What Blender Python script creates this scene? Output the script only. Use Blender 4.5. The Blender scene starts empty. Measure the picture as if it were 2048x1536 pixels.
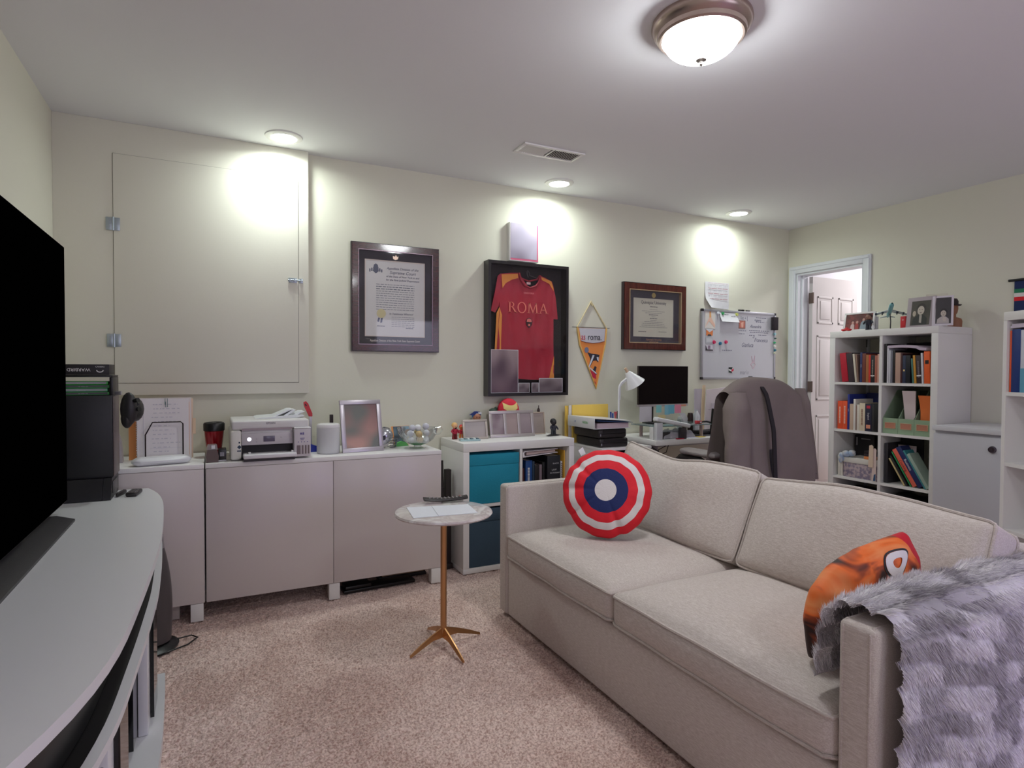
import bpy, bmesh, math, random
import numpy as np
from mathutils import Vector, Matrix, noise
R = math.radians
PI = math.pi
rnd = random.Random(7)
S = bpy.context.scene
C = S.collection

# ------------------------------------------------------------------ camera, world, light, exposure
CAMZ = 1.2
cam_d = bpy.data.cameras.new('camera'); cam = bpy.data.objects.new('camera', cam_d); C.objects.link(cam)
S.camera = cam
cam_d.sensor_width = 36; cam_d.lens = 36 * 1200.4 / 2048; cam_d.clip_start = 0.02
yaw, pit, rol = 4.63653378e-01, 2.24841916e-02, -4.03376030e-03
fw = Vector((math.sin(yaw) * math.cos(pit), math.cos(yaw) * math.cos(pit), -math.sin(pit)))
rt = Vector((math.cos(yaw), -math.sin(yaw), 0)); dn = fw.cross(rt)
r2 = rt * math.cos(rol) + dn * math.sin(rol); d2 = -rt * math.sin(rol) + dn * math.cos(rol)
cam.matrix_world = Matrix(((r2.x, -d2.x, -fw.x, 0), (r2.y, -d2.y, -fw.y, 0), (r2.z, -d2.z, -fw.z, CAMZ), (0, 0, 0, 1)))
W = bpy.data.worlds.new('world'); S.world = W; W.use_nodes = True
W.node_tree.nodes['Background'].inputs[0].default_value = (0.75, 0.8, 1, 1)
W.node_tree.nodes['Background'].inputs[1].default_value = 0.3
S.view_settings.view_transform = 'Standard'; S.view_settings.look = 'None'
S.view_settings.gamma = 1; S.view_settings.use_curve_mapping = False
S.view_settings.exposure = 1.22
XL, XR, YB, YF, ZC = -0.683, 4.535, 3.65, -1.9, 2.44       # room: left, right, back, front (behind the camera), ceiling

def area(name, loc, rot, sx, sy, power, col, shape='RECTANGLE', spread=180):
    d = bpy.data.lights.new(name, 'AREA'); d.shape = shape; d.size = sx
    if shape in ('RECTANGLE', 'ELLIPSE'): d.size_y = sy
    d.energy = power; d.color = col; d.spread = R(spread)
    o = bpy.data.objects.new(name, d); C.objects.link(o); o.location = loc; o.rotation_euler = rot
    return o
DOWN = [(0.351, 3.43), (2.057, 3.43), (3.689, 3.43)]
for x, y in DOWN:                                            # recessed ceiling lamps beside the back wall
    area('downlight_lamp', (x, y, ZC - 0.0135), (0, 0, 0), 0.125, 0.125, 2.0, (0.90, 1.0, 0.96), 'DISK', 165)
DOME_GLOW = 26.0                                             # radiance of the two glass ceiling bowls (built with their lamps below)
area('daylight_left', (0.45, YF + 0.03, 1.42), (R(90), 0, 0), 0.9, 1.1, 4, (0.8, 0.8, 1.0))       # daylight entering by the two rear windows
area('daylight_right', (2.9, YF + 0.03, 1.42), (R(90), 0, 0), 1.3, 1.1, 5, (0.8, 0.78, 1.0))
area('bathroom_lamp', (5.6, 2.9, ZC - 0.02), (0, 0, 0), 0.4, 0.4, 8, (1, 0.98, 1.0))

# ------------------------------------------------------------------ materials
def lin(c):
    out = []
    for v in c[:3]:
        v = v / 255.0
        out.append(v / 12.92 if v <= 0.04045 else ((v + 0.055) / 1.055) ** 2.4)
    return (*out, 1)
_mc = {}
def M(col, rough=0.5, metal=0.0, var=0.0, vs=6.0, bump=0.0, bs=60.0, coat=0.0, emit=0.0, trans=0.0, col2=None, stretch=None, sheen=0.0, alpha=1, spec=0.5, bdist=0.004):
    key = (tuple(col), rough, metal, var, vs, bump, bs, coat, emit, trans, None if col2 is None else tuple(col2), stretch, sheen, alpha, spec, bdist)
    if key in _mc: return _mc[key]
    m = bpy.data.materials.new('m_%d_%d_%d' % tuple(col[:3])); m.use_nodes = True; nt = m.node_tree; N = nt.nodes; L = nt.links
    b = N['Principled BSDF']; b.inputs['Base Color'].default_value = lin(col); b.inputs['Roughness'].default_value = rough
    b.inputs['Metallic'].default_value = metal; b.inputs['Coat Weight'].default_value = coat; b.inputs['Coat Roughness'].default_value = 0.08
    b.inputs['Transmission Weight'].default_value = trans; b.inputs['Sheen Weight'].default_value = sheen
    b.inputs['Alpha'].default_value = alpha; b.inputs['Specular IOR Level'].default_value = spec
    if emit: b.inputs['Emission Color'].default_value = lin(col); b.inputs['Emission Strength'].default_value = emit
    tc = N.new('ShaderNodeTexCoord'); src = tc.outputs['Object']
    if stretch:
        mp = N.new('ShaderNodeMapping'); mp.inputs['Scale'].default_value = stretch; L.new(src, mp.inputs['Vector']); src = mp.outputs['Vector']
    if var or col2:
        n = N.new('ShaderNodeTexNoise'); n.inputs['Scale'].default_value = vs; n.inputs['Detail'].default_value = 4; L.new(src, n.inputs['Vector'])
        r = N.new('ShaderNodeValToRGB'); c = lin(col)
        if col2: r.color_ramp.elements[0].position = 0.42; r.color_ramp.elements[1].position = 0.58; r.color_ramp.elements[0].color = c; r.color_ramp.elements[1].color = lin(col2)
        else:
            r.color_ramp.elements[0].position = 0.3; r.color_ramp.elements[1].position = 0.7
            r.color_ramp.elements[0].color = (c[0] * (1 - var), c[1] * (1 - var), c[2] * (1 - var), 1)
            r.color_ramp.elements[1].color = tuple(min(1, v * (1 + var)) for v in c[:3]) + (1,)
        L.new(n.outputs['Fac'], r.inputs['Fac']); L.new(r.outputs['Color'], b.inputs['Base Color'])
    if bump:
        n2 = N.new('ShaderNodeTexNoise'); n2.inputs['Scale'].default_value = bs; n2.inputs['Detail'].default_value = 3; L.new(src, n2.inputs['Vector'])
        bp = N.new('ShaderNodeBump'); bp.inputs['Strength'].default_value = bump; bp.inputs['Distance'].default_value = bdist
        L.new(n2.outputs['Fac'], bp.inputs['Height']); L.new(bp.outputs['Normal'], b.inputs['Normal'])
    _mc[key] = m
    return m
def nodemat(name, rough=0.5):
    m = bpy.data.materials.new(name); m.use_nodes = True; nt = m.node_tree
    nt.nodes['Principled BSDF'].inputs['Roughness'].default_value = rough
    return m, nt, nt.nodes['Principled BSDF']
def gradmat(name, c1, c2, c3=None, axis=2, lo=0.0, hi=1.0, rough=0.3):
    """soft print: a gradient over the object's own generated box, with a soft blob of c3"""
    m, nt, b = nodemat(name, rough); N = nt.nodes; L = nt.links
    tc = N.new('ShaderNodeTexCoord'); sp = N.new('ShaderNodeSeparateXYZ'); L.new(tc.outputs['Generated'], sp.inputs[0])
    r = N.new('ShaderNodeValToRGB'); r.color_ramp.elements[0].color = lin(c1); r.color_ramp.elements[1].color = lin(c2)
    r.color_ramp.elements[0].position = lo; r.color_ramp.elements[1].position = hi
    L.new(sp.outputs[axis], r.inputs[0]); out = r.outputs[0]
    if c3:
        n = N.new('ShaderNodeTexNoise'); n.inputs['Scale'].default_value = 1.6; n.inputs['Detail'].default_value = 0; L.new(tc.outputs['Generated'], n.inputs['Vector'])
        r2_ = N.new('ShaderNodeValToRGB'); r2_.color_ramp.elements[0].position = 0.35; r2_.color_ramp.elements[1].position = 0.65
        L.new(n.outputs['Fac'], r2_.inputs[0])
        mx = N.new('ShaderNodeMix'); mx.data_type = 'RGBA'; L.new(r2_.outputs[0], mx.inputs[0]); L.new(out, mx.inputs[6]); mx.inputs[7].default_value = lin(c3); out = mx.outputs[2]
    L.new(out, b.inputs['Base Color'])
    return m

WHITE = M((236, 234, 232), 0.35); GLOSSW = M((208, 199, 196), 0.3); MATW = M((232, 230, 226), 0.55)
BLACK = M((16, 16, 18), 0.35); DARK = M((38, 36, 38), 0.5); SCREEN = M((2, 2, 2), 0.9, spec=0.0); MSCREEN = M((26, 18, 18), 0.85, spec=0.1)
SILVER = M((178, 176, 178), 0.35, 0.8); CHROME = M((205, 205, 205), 0.18, 1.0); PAPER = M((228, 228, 232), 0.8); BRASS = M((190, 142, 96), 0.32, 0.85)
GLASS = M((255, 255, 255), 0.03, trans=1.0); INK = M((70, 70, 78), 0.8); FABRIC_STR = None

# ------------------------------------------------------------------ mesh builder
class B:
    def __init__(s): s.bm = bmesh.new(); s.mi = 0
    def _fin(s, vs, T, mi):
        if T is not None: bmesh.ops.transform(s.bm, matrix=T, verts=vs)
        mi = s.mi if mi is None else mi
        for v in vs:
            for f in v.link_faces: f.material_index = mi
    def box(s, x0, x1, y0, y1, z0, z1, bev=0.0, seg=2, mi=None, T=None):
        r = bmesh.ops.create_cube(s.bm, size=1.0); vs = r['verts']
        for v in vs: v.co = Vector((x0 + (v.co.x + .5) * (x1 - x0), y0 + (v.co.y + .5) * (y1 - y0), z0 + (v.co.z + .5) * (z1 - z0)))
        if bev:
            bev = min(bev, 0.49 * min(abs(x1 - x0), abs(y1 - y0), abs(z1 - z0)))
            es = list({e for v in vs for e in v.link_edges})
            r = bmesh.ops.bevel(s.bm, geom=es, offset=bev, segments=seg, profile=0.5, affect='EDGES')
            vs = list({v for f in r['faces'] for v in f.verts} | {v for v in vs if v.is_valid})
        s._fin(vs, T, mi); return s
    def cbox(s, c, d, bev=0.0, mi=None, T=None, seg=2):
        return s.box(c[0] - d[0] / 2, c[0] + d[0] / 2, c[1] - d[1] / 2, c[1] + d[1] / 2, c[2] - d[2] / 2, c[2] + d[2] / 2, bev, seg, mi, T)
    def cyl(s, p0, p1, r0, r1=None, n=20, mi=None, T=None):
        r1 = r0 if r1 is None else r1; p0, p1 = Vector(p0), Vector(p1); d = p1 - p0
        r = bmesh.ops.create_cone(s.bm, cap_ends=True, segments=n, radius1=r0, radius2=max(r1, 1e-5), depth=d.length)
        q = d.to_track_quat('Z', 'Y').to_matrix().to_4x4(); q.translation = (p0 + p1) / 2
        bmesh.ops.transform(s.bm, matrix=q, verts=r['verts']); s._fin(r['verts'], T, mi); return s
    def sph(s, c, r, n=16, mi=None, T=None):
        if not isinstance(r, (tuple, list)): r = (r, r, r)
        q = bmesh.ops.create_uvsphere(s.bm, u_segments=n, v_segments=max(6, n // 2), radius=1.0)
        for v in q['verts']: v.co = Vector((v.co.x * r[0] + c[0], v.co.y * r[1] + c[1], v.co.z * r[2] + c[2]))
        s._fin(q['verts'], T, mi); return s
    def tube(s, pts, r, n=8, closed=False, mi=None, T=None):
        pts = [Vector(p) for p in pts]; k = len(pts); rings = []; up = None
        for i, p in enumerate(pts):
            a = pts[(i - 1) % k] if (closed or i) else p; b = pts[(i + 1) % k] if (closed or i < k - 1) else p
            t = (b - a).normalized()
            if up is None: up = t.orthogonal().normalized()
            up = (up - t * up.dot(t)).normalized(); sd = t.cross(up)
            rr = r[i] if isinstance(r, (list, tuple)) else r
            rings.append([s.bm.verts.new(p + (up * math.cos(2 * PI * j / n) + sd * math.sin(2 * PI * j / n)) * rr) for j in range(n)])
        for i in range(k if closed else k - 1):
            a, b = rings[i], rings[(i + 1) % k]
            for j in range(n): s.bm.faces.new((a[j], a[(j + 1) % n], b[(j + 1) % n], b[j]))
        if not closed: s.bm.faces.new(rings[0][::-1]); s.bm.faces.new(rings[-1])
        s._fin([v for q in rings for v in q], T, mi); return s
    def lathe(s, prof, n=32, c=(0, 0, 0), mi=None, T=None):
        rings = []
        for r, z in prof:
            if r < 1e-6: rings.append([s.bm.verts.new((c[0], c[1], c[2] + z))])
            else: rings.append([s.bm.verts.new((c[0] + r * math.cos(2 * PI * j / n), c[1] + r * math.sin(2 * PI * j / n), c[2] + z)) for j in range(n)])
        for a, b in zip(rings, rings[1:]):
            for j in range(n):
                k = (j + 1) % n
                if len(a) == 1 and len(b) == 1: continue
                if len(a) == 1: s.bm.faces.new((a[0], b[k], b[j]))
                elif len(b) == 1: s.bm.faces.new((a[j], a[k], b[0]))
                else: s.bm.faces.new((a[j], a[k], b[k], b[j]))
        s._fin([v for q in rings for v in q], T, mi); return s
    def prism(s, pts, ax, a, b, mi=None, T=None):
        def P(p, h):
            return {'x': (h, p[0], p[1]), 'y': (p[0], h, p[1]), 'z': (p[0], p[1], h)}[ax]
        A = [s.bm.verts.new(P(p, a)) for p in pts]; Bv = [s.bm.verts.new(P(p, b)) for p in pts]; n = len(pts)
        s.bm.faces.new(A); s.bm.faces.new(Bv[::-1])
        for i in range(n): s.bm.faces.new((A[i], Bv[i], Bv[(i + 1) % n], A[(i + 1) % n]))
        s._fin(A + Bv, T, mi); return s
    def grid(s, fn, nu, nv, cu=False, cv=False, mi=None, T=None, uv=False):
        V = [[s.bm.verts.new(fn(i / (nu if cu else nu - 1), j / (nv if cv else nv - 1))) for j in range(nv)] for i in range(nu)]
        lay = s.bm.loops.layers.uv.verify() if uv else None
        for i in range(nu if cu else nu - 1):
            for j in range(nv if cv else nv - 1):
                i2, j2 = (i + 1) % nu, (j + 1) % nv
                f = s.bm.faces.new((V[i][j], V[i2][j], V[i2][j2], V[i][j2]))
                if uv:
                    for l, (a, b) in zip(f.loops, ((i, j), (i + 1, j), (i + 1, j + 1), (i, j + 1))): l[lay].uv = (a / (nu - 1), b / (nv - 1))
        s._fin([v for q in V for v in q], T, mi); return s
    def solid(s, th):
        bmesh.ops.recalc_face_normals(s.bm, faces=s.bm.faces[:]); s.bm.normal_update(); bmesh.ops.solidify(s.bm, geom=s.bm.faces[:] + s.bm.edges[:] + s.bm.verts[:], thickness=th); return s
    def text(s, txt, size, T, mi=None, depth=0.0005, align='CENTER', shear=0, sx=1.0):
        cu = bpy.data.curves.new('t', 'FONT'); cu.body = txt; cu.size = size; cu.align_x = align; cu.align_y = 'CENTER'; cu.extrude = depth; cu.shear = shear; cu.resolution_u = 2
        ob = bpy.data.objects.new('t', cu); C.objects.link(ob)
        me = bpy.data.meshes.new_from_object(ob.evaluated_get(bpy.context.evaluated_depsgraph_get()))
        n0 = len(s.bm.verts); s.bm.from_mesh(me); s.bm.verts.ensure_lookup_table(); vs = s.bm.verts[n0:]
        for v in vs: v.co.x *= sx
        s._fin(vs, T, mi)
        bpy.data.objects.remove(ob); bpy.data.curves.remove(cu); bpy.data.meshes.remove(me)
        return s
    def obj(s, name, mats, parent=None, smooth=True, loc=None, angle=35):
        bmesh.ops.recalc_face_normals(s.bm, faces=s.bm.faces[:])
        me = bpy.data.meshes.new(name); s.bm.to_mesh(me); s.bm.free()
        for m in (mats if isinstance(mats, (list, tuple)) else [mats]): me.materials.append(m)
        if smooth:
            me.polygons.foreach_set('use_smooth', [True] * len(me.polygons)); me.set_sharp_from_angle(angle=R(angle))
        o = bpy.data.objects.new(name, me); C.objects.link(o)
        if parent is not None: o.parent = parent
        if name.endswith(('lettering', 'buttons', 'handwriting', 'writing')): o['kind'] = 'stuff'
        if loc is not None: o.location = loc
        return o
def tag(o, label, cat, group=None, kind=None):
    o['label'] = label; o['category'] = cat
    if group: o['group'] = group
    if kind: o['kind'] = kind
    return o
def thing(name, label, cat, loc=(0, 0, 0), rz=0.0, group=None):
    o = bpy.data.objects.new(name, None); C.objects.link(o); o.location = loc; o.rotation_euler = (0, 0, rz); o.empty_display_size = 0.05
    return tag(o, label, cat, group)
def solo(name, b, mats, label, cat, loc=None, rz=0.0, group=None, **k):
    o = b.obj(name, mats, None, **k)
    if loc is not None: o.location = loc
    o.rotation_euler = (0, 0, rz)
    return tag(o, label, cat, group)
def struct(name, b, mats, parent=None, **k):
    o = b.obj(name, mats, parent, **k)
    if parent is None: o['kind'] = 'structure'
    return o
TW = Matrix(((1, 0, 0, 0), (0, 0, 1, 0), (0, 1, 0, 0), (0, 0, 0, 1)))
def wallT(x, y, z, rz=0.0):
    """text plane standing upright and facing -y at (x,y,z), turned by rz"""
    return Matrix.Translation((x, y, z)) @ Matrix.Rotation(rz, 4, 'Z') @ Matrix.Rotation(R(90), 4, 'X')
def RotT(c, ax, a): return Matrix.Translation(c) @ Matrix.Rotation(a, 4, ax) @ Matrix.Translation(-Vector(c))
# ------------------------------------------------------------------ room shell
CREAM = M((225, 223, 206), 0.75, bump=0.06, bs=90); CREAM2 = M((226, 223, 209), 0.7, bump=0.05, bs=90)
CEILM = M((236, 237, 239), 0.85, bump=0.05, bs=120); TRIM = M((228, 232, 236), 0.4)
struct('wall_back', B().box(XL - .12, XR + .12, YB, YB + .12, 0, ZC + .1), CREAM)
struct('wall_left', B().box(XL - .12, XL, YF - .12, YB, 0, ZC + .1), CREAM)
D0, D1, DH = 2.965, 3.568, 2.045                                   # doorway in the right wall
b = B().box(XR, XR + .12, YF - .12, D0, 0, ZC + .1).box(XR, XR + .12, D1, YB, 0, ZC + .1).box(XR, XR + .12, D0, D1, DH, ZC + .1)
struct('wall_right', b, CREAM)
b = B(); wins = [(-0.05, 0.95), (2.2, 3.6)]
xs = [XL, wins[0][0], wins[0][1], wins[1][0], wins[1][1], XR]
for i in (0, 2, 4): b.box(xs[i], xs[i + 1], YF - .12, YF, 0, ZC + .1)
for x0, x1 in wins: b.box(x0, x1, YF - .12, YF, 0, 0.82).box(x0, x1, YF - .12, YF, 2.02, ZC + .1)
struct('wall_front', b, CREAM)
for k, (x0, x1) in enumerate(wins):
    b = B().box(x0, x1, YF - .1, YF - .02, .82, .87).box(x0, x1, YF - .1, YF - .02, 1.97, 2.02).box(x0, x0 + .05, YF - .1, YF - .02, .87, 1.97).box(x1 - .05, x1, YF - .1, YF - .02, .87, 1.97).box(x0 + .05, x1 - .05, YF - .09, YF - .03, 1.4, 1.44)
    w = struct('window_%d' % (k + 1), b, TRIM)
    B().box(x0 + .05, x1 - .05, YF - .065, YF - .055, .87, 1.97).obj('pane', M((250, 250, 255), .02, trans=1), w)
struct('ceiling', B().box(XL - .12, XR + .12, YF - .12, YB + .12, ZC, ZC + .1), CEILM)
struct('floor', B().box(XL - .12, 7.2, YF - .12, YB + .3, -.12, -.012), M((196, 166, 155), 0.95))
# carpet: tufted pile as real relief
CARP, nt, bs_ = nodemat('carpet', 0.95); N = nt.nodes; L = nt.links
tc = N.new('ShaderNodeTexCoord'); n1 = N.new('ShaderNodeTexNoise'); n1.inputs['Scale'].default_value = 130; n1.inputs['Detail'].default_value = 3
n2 = N.new('ShaderNodeTexNoise'); n2.inputs['Scale'].default_value = 1.7; n2.inputs['Detail'].default_value = 3; n2.inputs['Roughness'].default_value = 0.6
L.new(tc.outputs['Object'], n1.inputs[0]); L.new(tc.outputs['Object'], n2.inputs[0])
r1 = N.new('ShaderNodeValToRGB'); r1.color_ramp.elements[0].position = .34; r1.color_ramp.elements[1].position = .62
r1.color_ramp.elements[0].color = lin((182, 146, 134)); r1.color_ramp.elements[1].color = lin((244, 219, 208)); L.new(n1.outputs[0], r1.inputs[0])
r2_ = N.new('ShaderNodeValToRGB'); r2_.color_ramp.elements[0].position = .43; r2_.color_ramp.elements[1].position = .55
r2_.color_ramp.elements[0].color = (.84, .79, .77, 1); r2_.color_ramp.elements[1].color = (1, 1, 1, 1); L.new(n2.outputs[0], r2_.inputs[0])
mx = N.new('ShaderNodeMix'); mx.data_type = 'RGBA'; mx.blend_type = 'MULTIPLY'; mx.inputs[0].default_value = 1; L.new(r1.outputs[0], mx.inputs[6]); L.new(r2_.outputs[0], mx.inputs[7])
L.new(mx.outputs[2], bs_.inputs['Base Color']); bp = N.new('ShaderNodeBump'); bp.inputs['Strength'].default_value = .7; bp.inputs['Distance'].default_value = .006
L.new(n1.outputs[0], bp.inputs['Height']); L.new(bp.outputs[0], bs_.inputs['Normal']); bs_.inputs['Sheen Weight'].default_value = .25
def pile(x0, x1, y0, y1, step, amp):
    nx, ny = int((x1 - x0) / step) + 1, int((y1 - y0) / step) + 1
    X, Y = np.meshgrid(np.linspace(x0, x1, nx), np.linspace(y0, y1, ny), indexing='ij'); rs = np.random.RandomState(3)
    Z = -amp * rs.rand(nx, ny); X = X + step * .35 * (rs.rand(nx, ny) - .5); Y = Y + step * .35 * (rs.rand(nx, ny) - .5)
    X[0], X[-1], Y[:, 0], Y[:, -1] = x0, x1, y0, y1
    V = np.stack([X, Y, Z], -1).reshape(-1, 3); I = np.arange(nx * ny).reshape(nx, ny)
    F = np.stack([I[:-1, :-1], I[1:, :-1], I[1:, 1:], I[:-1, 1:]], -1).reshape(-1, 4)
    me = bpy.data.meshes.new('carpet_pile'); me.vertices.add(len(V)); me.vertices.foreach_set('co', V.ravel())
    me.loops.add(F.size); me.loops.foreach_set('vertex_index', F.ravel()); me.polygons.add(len(F)); me.polygons.foreach_set('loop_start', np.arange(0, F.size, 4)); me.polygons.foreach_set('loop_total', np.full(len(F), 4))
    me.polygons.foreach_set('use_smooth', [True] * len(F)); me.update(); me.materials.append(CARP)
    o = bpy.data.objects.new('carpet_pile', me); C.objects.link(o); return o
fl = bpy.data.objects['floor']
for a in ((-.68, 1.75, .75, 3.65, .0085, .011), (1.75, 4.53, .75, 3.65, .04, .006), (-.68, 4.53, -1.9, .75, .04, .006)):
    o = pile(*a); o['kind'] = 'stuff'; o.parent = fl
# ceiling-high boxed panel with the access hatch
struct('trim_1', B().box(XL, .498, YB - .05, YB, 1.066, ZC, .002), CREAM2)
d = struct('door_2', B().box(-.436, .441, YB - .058, YB - .051, 1.129, 2.277, .0015), CREAM2)
STEEL = M((170, 180, 188), .35, .7)
for z in (1.925, 1.343):
    h = B().box(-.468, -.437, YB - .062, YB - .0585, z - .032, z + .032, .001).box(-.436, -.408, YB - .062, YB - .0585, z - .032, z + .032, .001).cyl((-.4365, YB - .063, z - .034), (-.4365, YB - .063, z + .034), .005, n=10)
    for xx in (-.453, -.421):
        for zz in (-.02, 0, .02): h.cyl((xx, YB - .0635, z + zz), (xx, YB - .0615, z + zz), .003, n=8)
    h.obj('hinge', STEEL, d)
h = B().box(.388, .433, YB - .062, YB - .0585, 1.69, 1.716, .001).box(.446, .466, YB - .056, YB - .0515, 1.69, 1.716, .001).cyl((.385, YB - .068, 1.703), (.462, YB - .068, 1.703), .0045, n=10).cyl((.41, YB - .068, 1.703), (.41, YB - .082, 1.698), .004, n=8)
for xx in (.395, .42, .454): h.box(xx - .004, xx + .004, YB - .074, YB - .058, 1.695, 1.711, .001)
h.obj('bolt_latch', STEEL, d)
# thin dark gap round the hatch
g = B(); 
for q in ((-.4385, -.436, 1.1265, 2.2795), (.441, .4435, 1.1265, 2.2795)): g.box(q[0], q[1], YB - .0515, YB - .0502, q[2], q[3])
for q in (1.1265, 2.277): g.box(-.4385, .4435, YB - .0515, YB - .0502, q, q + .0025)
g.obj('gap', M((120, 112, 104), .9), d)
for n_, q in (('baseboard_back', (XL, XR - .02, YB - .014, YB)), ('baseboard_left', (XL, XL + .014, YF, YB - .014)), ('baseboard_right', (XR - .014, XR, YF, D0 - .07))):
    struct(n_, B().box(q[0], q[1], q[2], q[3], 0, .09, .004), TRIM)
# doorway casing, jamb, open six-panel door
cs = B()
for (y0, y1) in ((D0 - .062, D0), (D1, D1 + .062)):
    cs.box(XR - .018, XR, y0, y1, 0, DH + .062, .004).box(XR - .024, XR - .017, y0 + .008, y0 + .03, 0, DH + .03, .003)
cs.box(XR - .018, XR, D0, D1, DH, DH + .062, .004).box(XR - .024, XR - .017, D0 - .05, D1 + .05, DH + .034, DH + .054, .003)
dr = struct('door_1', cs, TRIM)
B().box(XR, XR + .125, D0, D0 + .016, 0, DH).box(XR, XR + .125, D1 - .016, D1, 0, DH).box(XR, XR + .125, D0 + .016, D1 - .016, DH - .016, DH).box(XR + .045, XR + .06, D0 + .016, D0 + .028, 0, DH - .016).box(XR + .045, XR + .06, D1 - .028, D1 - .016, 0, DH - .016).obj('jamb', TRIM, dr)
DL, DY = 4.668, 3.508                                              # leaf hinged at the far jamb, opened into the bathroom
lf = B().box(DL, DL + .61, DY, DY + .034, .01, DH - .02)
PAN = [(.06, .27, 1.62, 1.86), (.34, .55, 1.62, 1.86), (.06, .27, .95, 1.52), (.34, .55, .95, 1.52), (.06, .27, .2, .82), (.34, .55, .2, .82)]
leaf = lf.obj('leaf', M((214, 208, 206), .45), dr)
for x0, x1, z0, z1 in PAN:
    p = B().box(DL + x0, DL + x1, DY - .004, DY, z0, z1, .0035).box(DL + x0 + .022, DL + x1 - .022, DY - .0035, DY, z0 + .022, z1 - .022, 0)
    q = B(); w_ = .018
    for (a, c, e, f) in ((x0, x1, z0, z0 + w_), (x0, x1, z1 - w_, z1), (x0, x0 + w_, z0, z1), (x1 - w_, x1, z0, z1)): q.box(DL + a, DL + c, DY - .005, DY, e, f, .0025)
    q.box(DL + x0 + .04, DL + x1 - .04, DY - .005, DY, z0 + .04, z1 - .04, .004); p.bm.free()
    q.obj('panel', M((214, 208, 206), .45), leaf)
for z in (1.84, 1.07, .25):
    B().box(XR + .125, XR + .129, D1 - .075, D1 - .028, z - .045, z + .045).cyl((XR + .128, DY - .008, z - .047), (XR + .128, DY - .008, z + .047), .007, n=10).box(DL - .003, DL + .0, DY, DY + .034, z - .045, z + .045).obj('hinge', M((120, 104, 96), .4, .7), dr)
B().box(XR - .028, XR - .018, D0 - .052, D0 + .004, 1.39, 1.45, .003).cyl((XR - .034, D0 - .02, 1.42), (XR - .028, D0 - .02, 1.42), .008, n=10).obj('strike_plate', M((60, 56, 52), .4, .5), dr)
BW = M((240, 238, 244), .6)
struct('wall_bathroom', B().box(6.6, 6.7, 1.9, YB + .2, 0, ZC).box(XR + .12, 6.6, YB + .05, YB + .2, 0, ZC).box(XR + .12, 6.6, 1.8, 1.9, 0, ZC).box(XR + .12, 6.7, 1.8, YB + .2, ZC, ZC + .1), BW)
# ------------------------------------------------------------------ ceiling fittings
for k, (x, y) in enumerate(DOWN):
    t = thing('recessed_light', ['recessed round ceiling light above the wall hatch', 'recessed round ceiling light above the framed shirt', 'recessed round ceiling light above the whiteboard'][k], 'ceiling light', (x, y, ZC), 0, 'recessed lights along the back wall')
    B().lathe([(.064, -.002), (.066, -.011), (.078, -.012), (.094, -.006), (.096, 0)], 40).obj('trim_ring', M((235, 235, 232), .4), t)
    B().lathe([(0, -.009), (.066, -.009), (.067, -.001)], 40).obj('lens', M((245, 255, 250), .5, emit=9), t)
def dome(x, y, label, glow):
    t = thing('dome_light', label, 'ceiling light', (x, y, ZC), 0)
    B().lathe([(.172, 0), (.174, -.012), (.166, -.03), (.154, -.040), (.152, -.054), (.145, -.060), (.137, -.060), (.134, -.050), (.134, 0)], 56).obj('metal_pan', M((176, 158, 148), .28, .85), t)
    prof = [(.133 * math.cos(a), -.050 - .081 * math.sin(a)) for a in [R(90) * i / 9 for i in range(10)]]; prof[-1] = (0, prof[-1][1])
    B().lathe(prof, 36).obj('glass_bowl', M((250, 253, 255), .3, emit=glow), t)
    B().lathe([(0, -.126), (.018, -.130), (.019, -.134), (.007, -.139), (.005, -.146), (.007, -.150), (0, -.154)], 20).obj('finial', M((170, 165, 160), .3, .8), t)
dome(1.565, 1.635, 'round frosted glass ceiling light with brushed metal rim in the middle of the ceiling', DOME_GLOW)
dome(1.57, -.75, 'round frosted glass ceiling light added out of view behind the viewer as fill', DOME_GLOW * .95)  # unseen second dome, added to fill the room with light from behind
v = thing('air_vent', 'white ceiling air vent with two banks of slats near the back wall', 'vent', (1.72, 2.978, ZC - .0005), 0)
f = B()
for q in ((-.195, .195, -.075, -.055), (-.195, .195, .055, .075), (-.195, -.175, -.055, .055), (.175, .195, -.055, .055), (-.006, .006, -.055, .055)): f.box(q[0], q[1], q[2], q[3], -.009, 0, .002)
f.obj('frame', WHITE, v)
B().box(-.175, .175, -.055, .055, -.0015, 0).obj('duct_opening', M((70, 58, 54), .9), v)
for k in range(26):
    x = -.167 + k * .01336
    if abs(x) < .008: continue
    B().box(x - .0045, x + .0045, -.055, .055, -.0062, -.0052, T=RotT((x, 0, -.0057), 'Y', R(24 if x < 0 else -24))).obj('slat', WHITE, v)
# unseen violet lamp, added behind the viewer to tint the near sofa end
vl = thing('added_violet_lamp', 'slim floor lamp with a violet globe, added out of view to tint the sofa end', 'lamp', (2.5, -.85, 0))
B().lathe([(0, 0), (.12, 0), (.12, .012), (.02, .02), (.012, .03), (.012, .86), (0, .86)], 28).obj('stand', M((60, 58, 60), .4, .5), vl); B().sph((0, 0, .96), .11, 20).obj('globe', M((150, 110, 255), .4, emit=24), vl); B().lathe([(.06, 1.12), (.19, .94), (.186, .94), (.056, 1.12), (0, 1.12)], 28).obj('shade', M((40, 38, 42), .6), vl)  # shade above the globe keeps the added violet light off the ceiling
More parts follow.
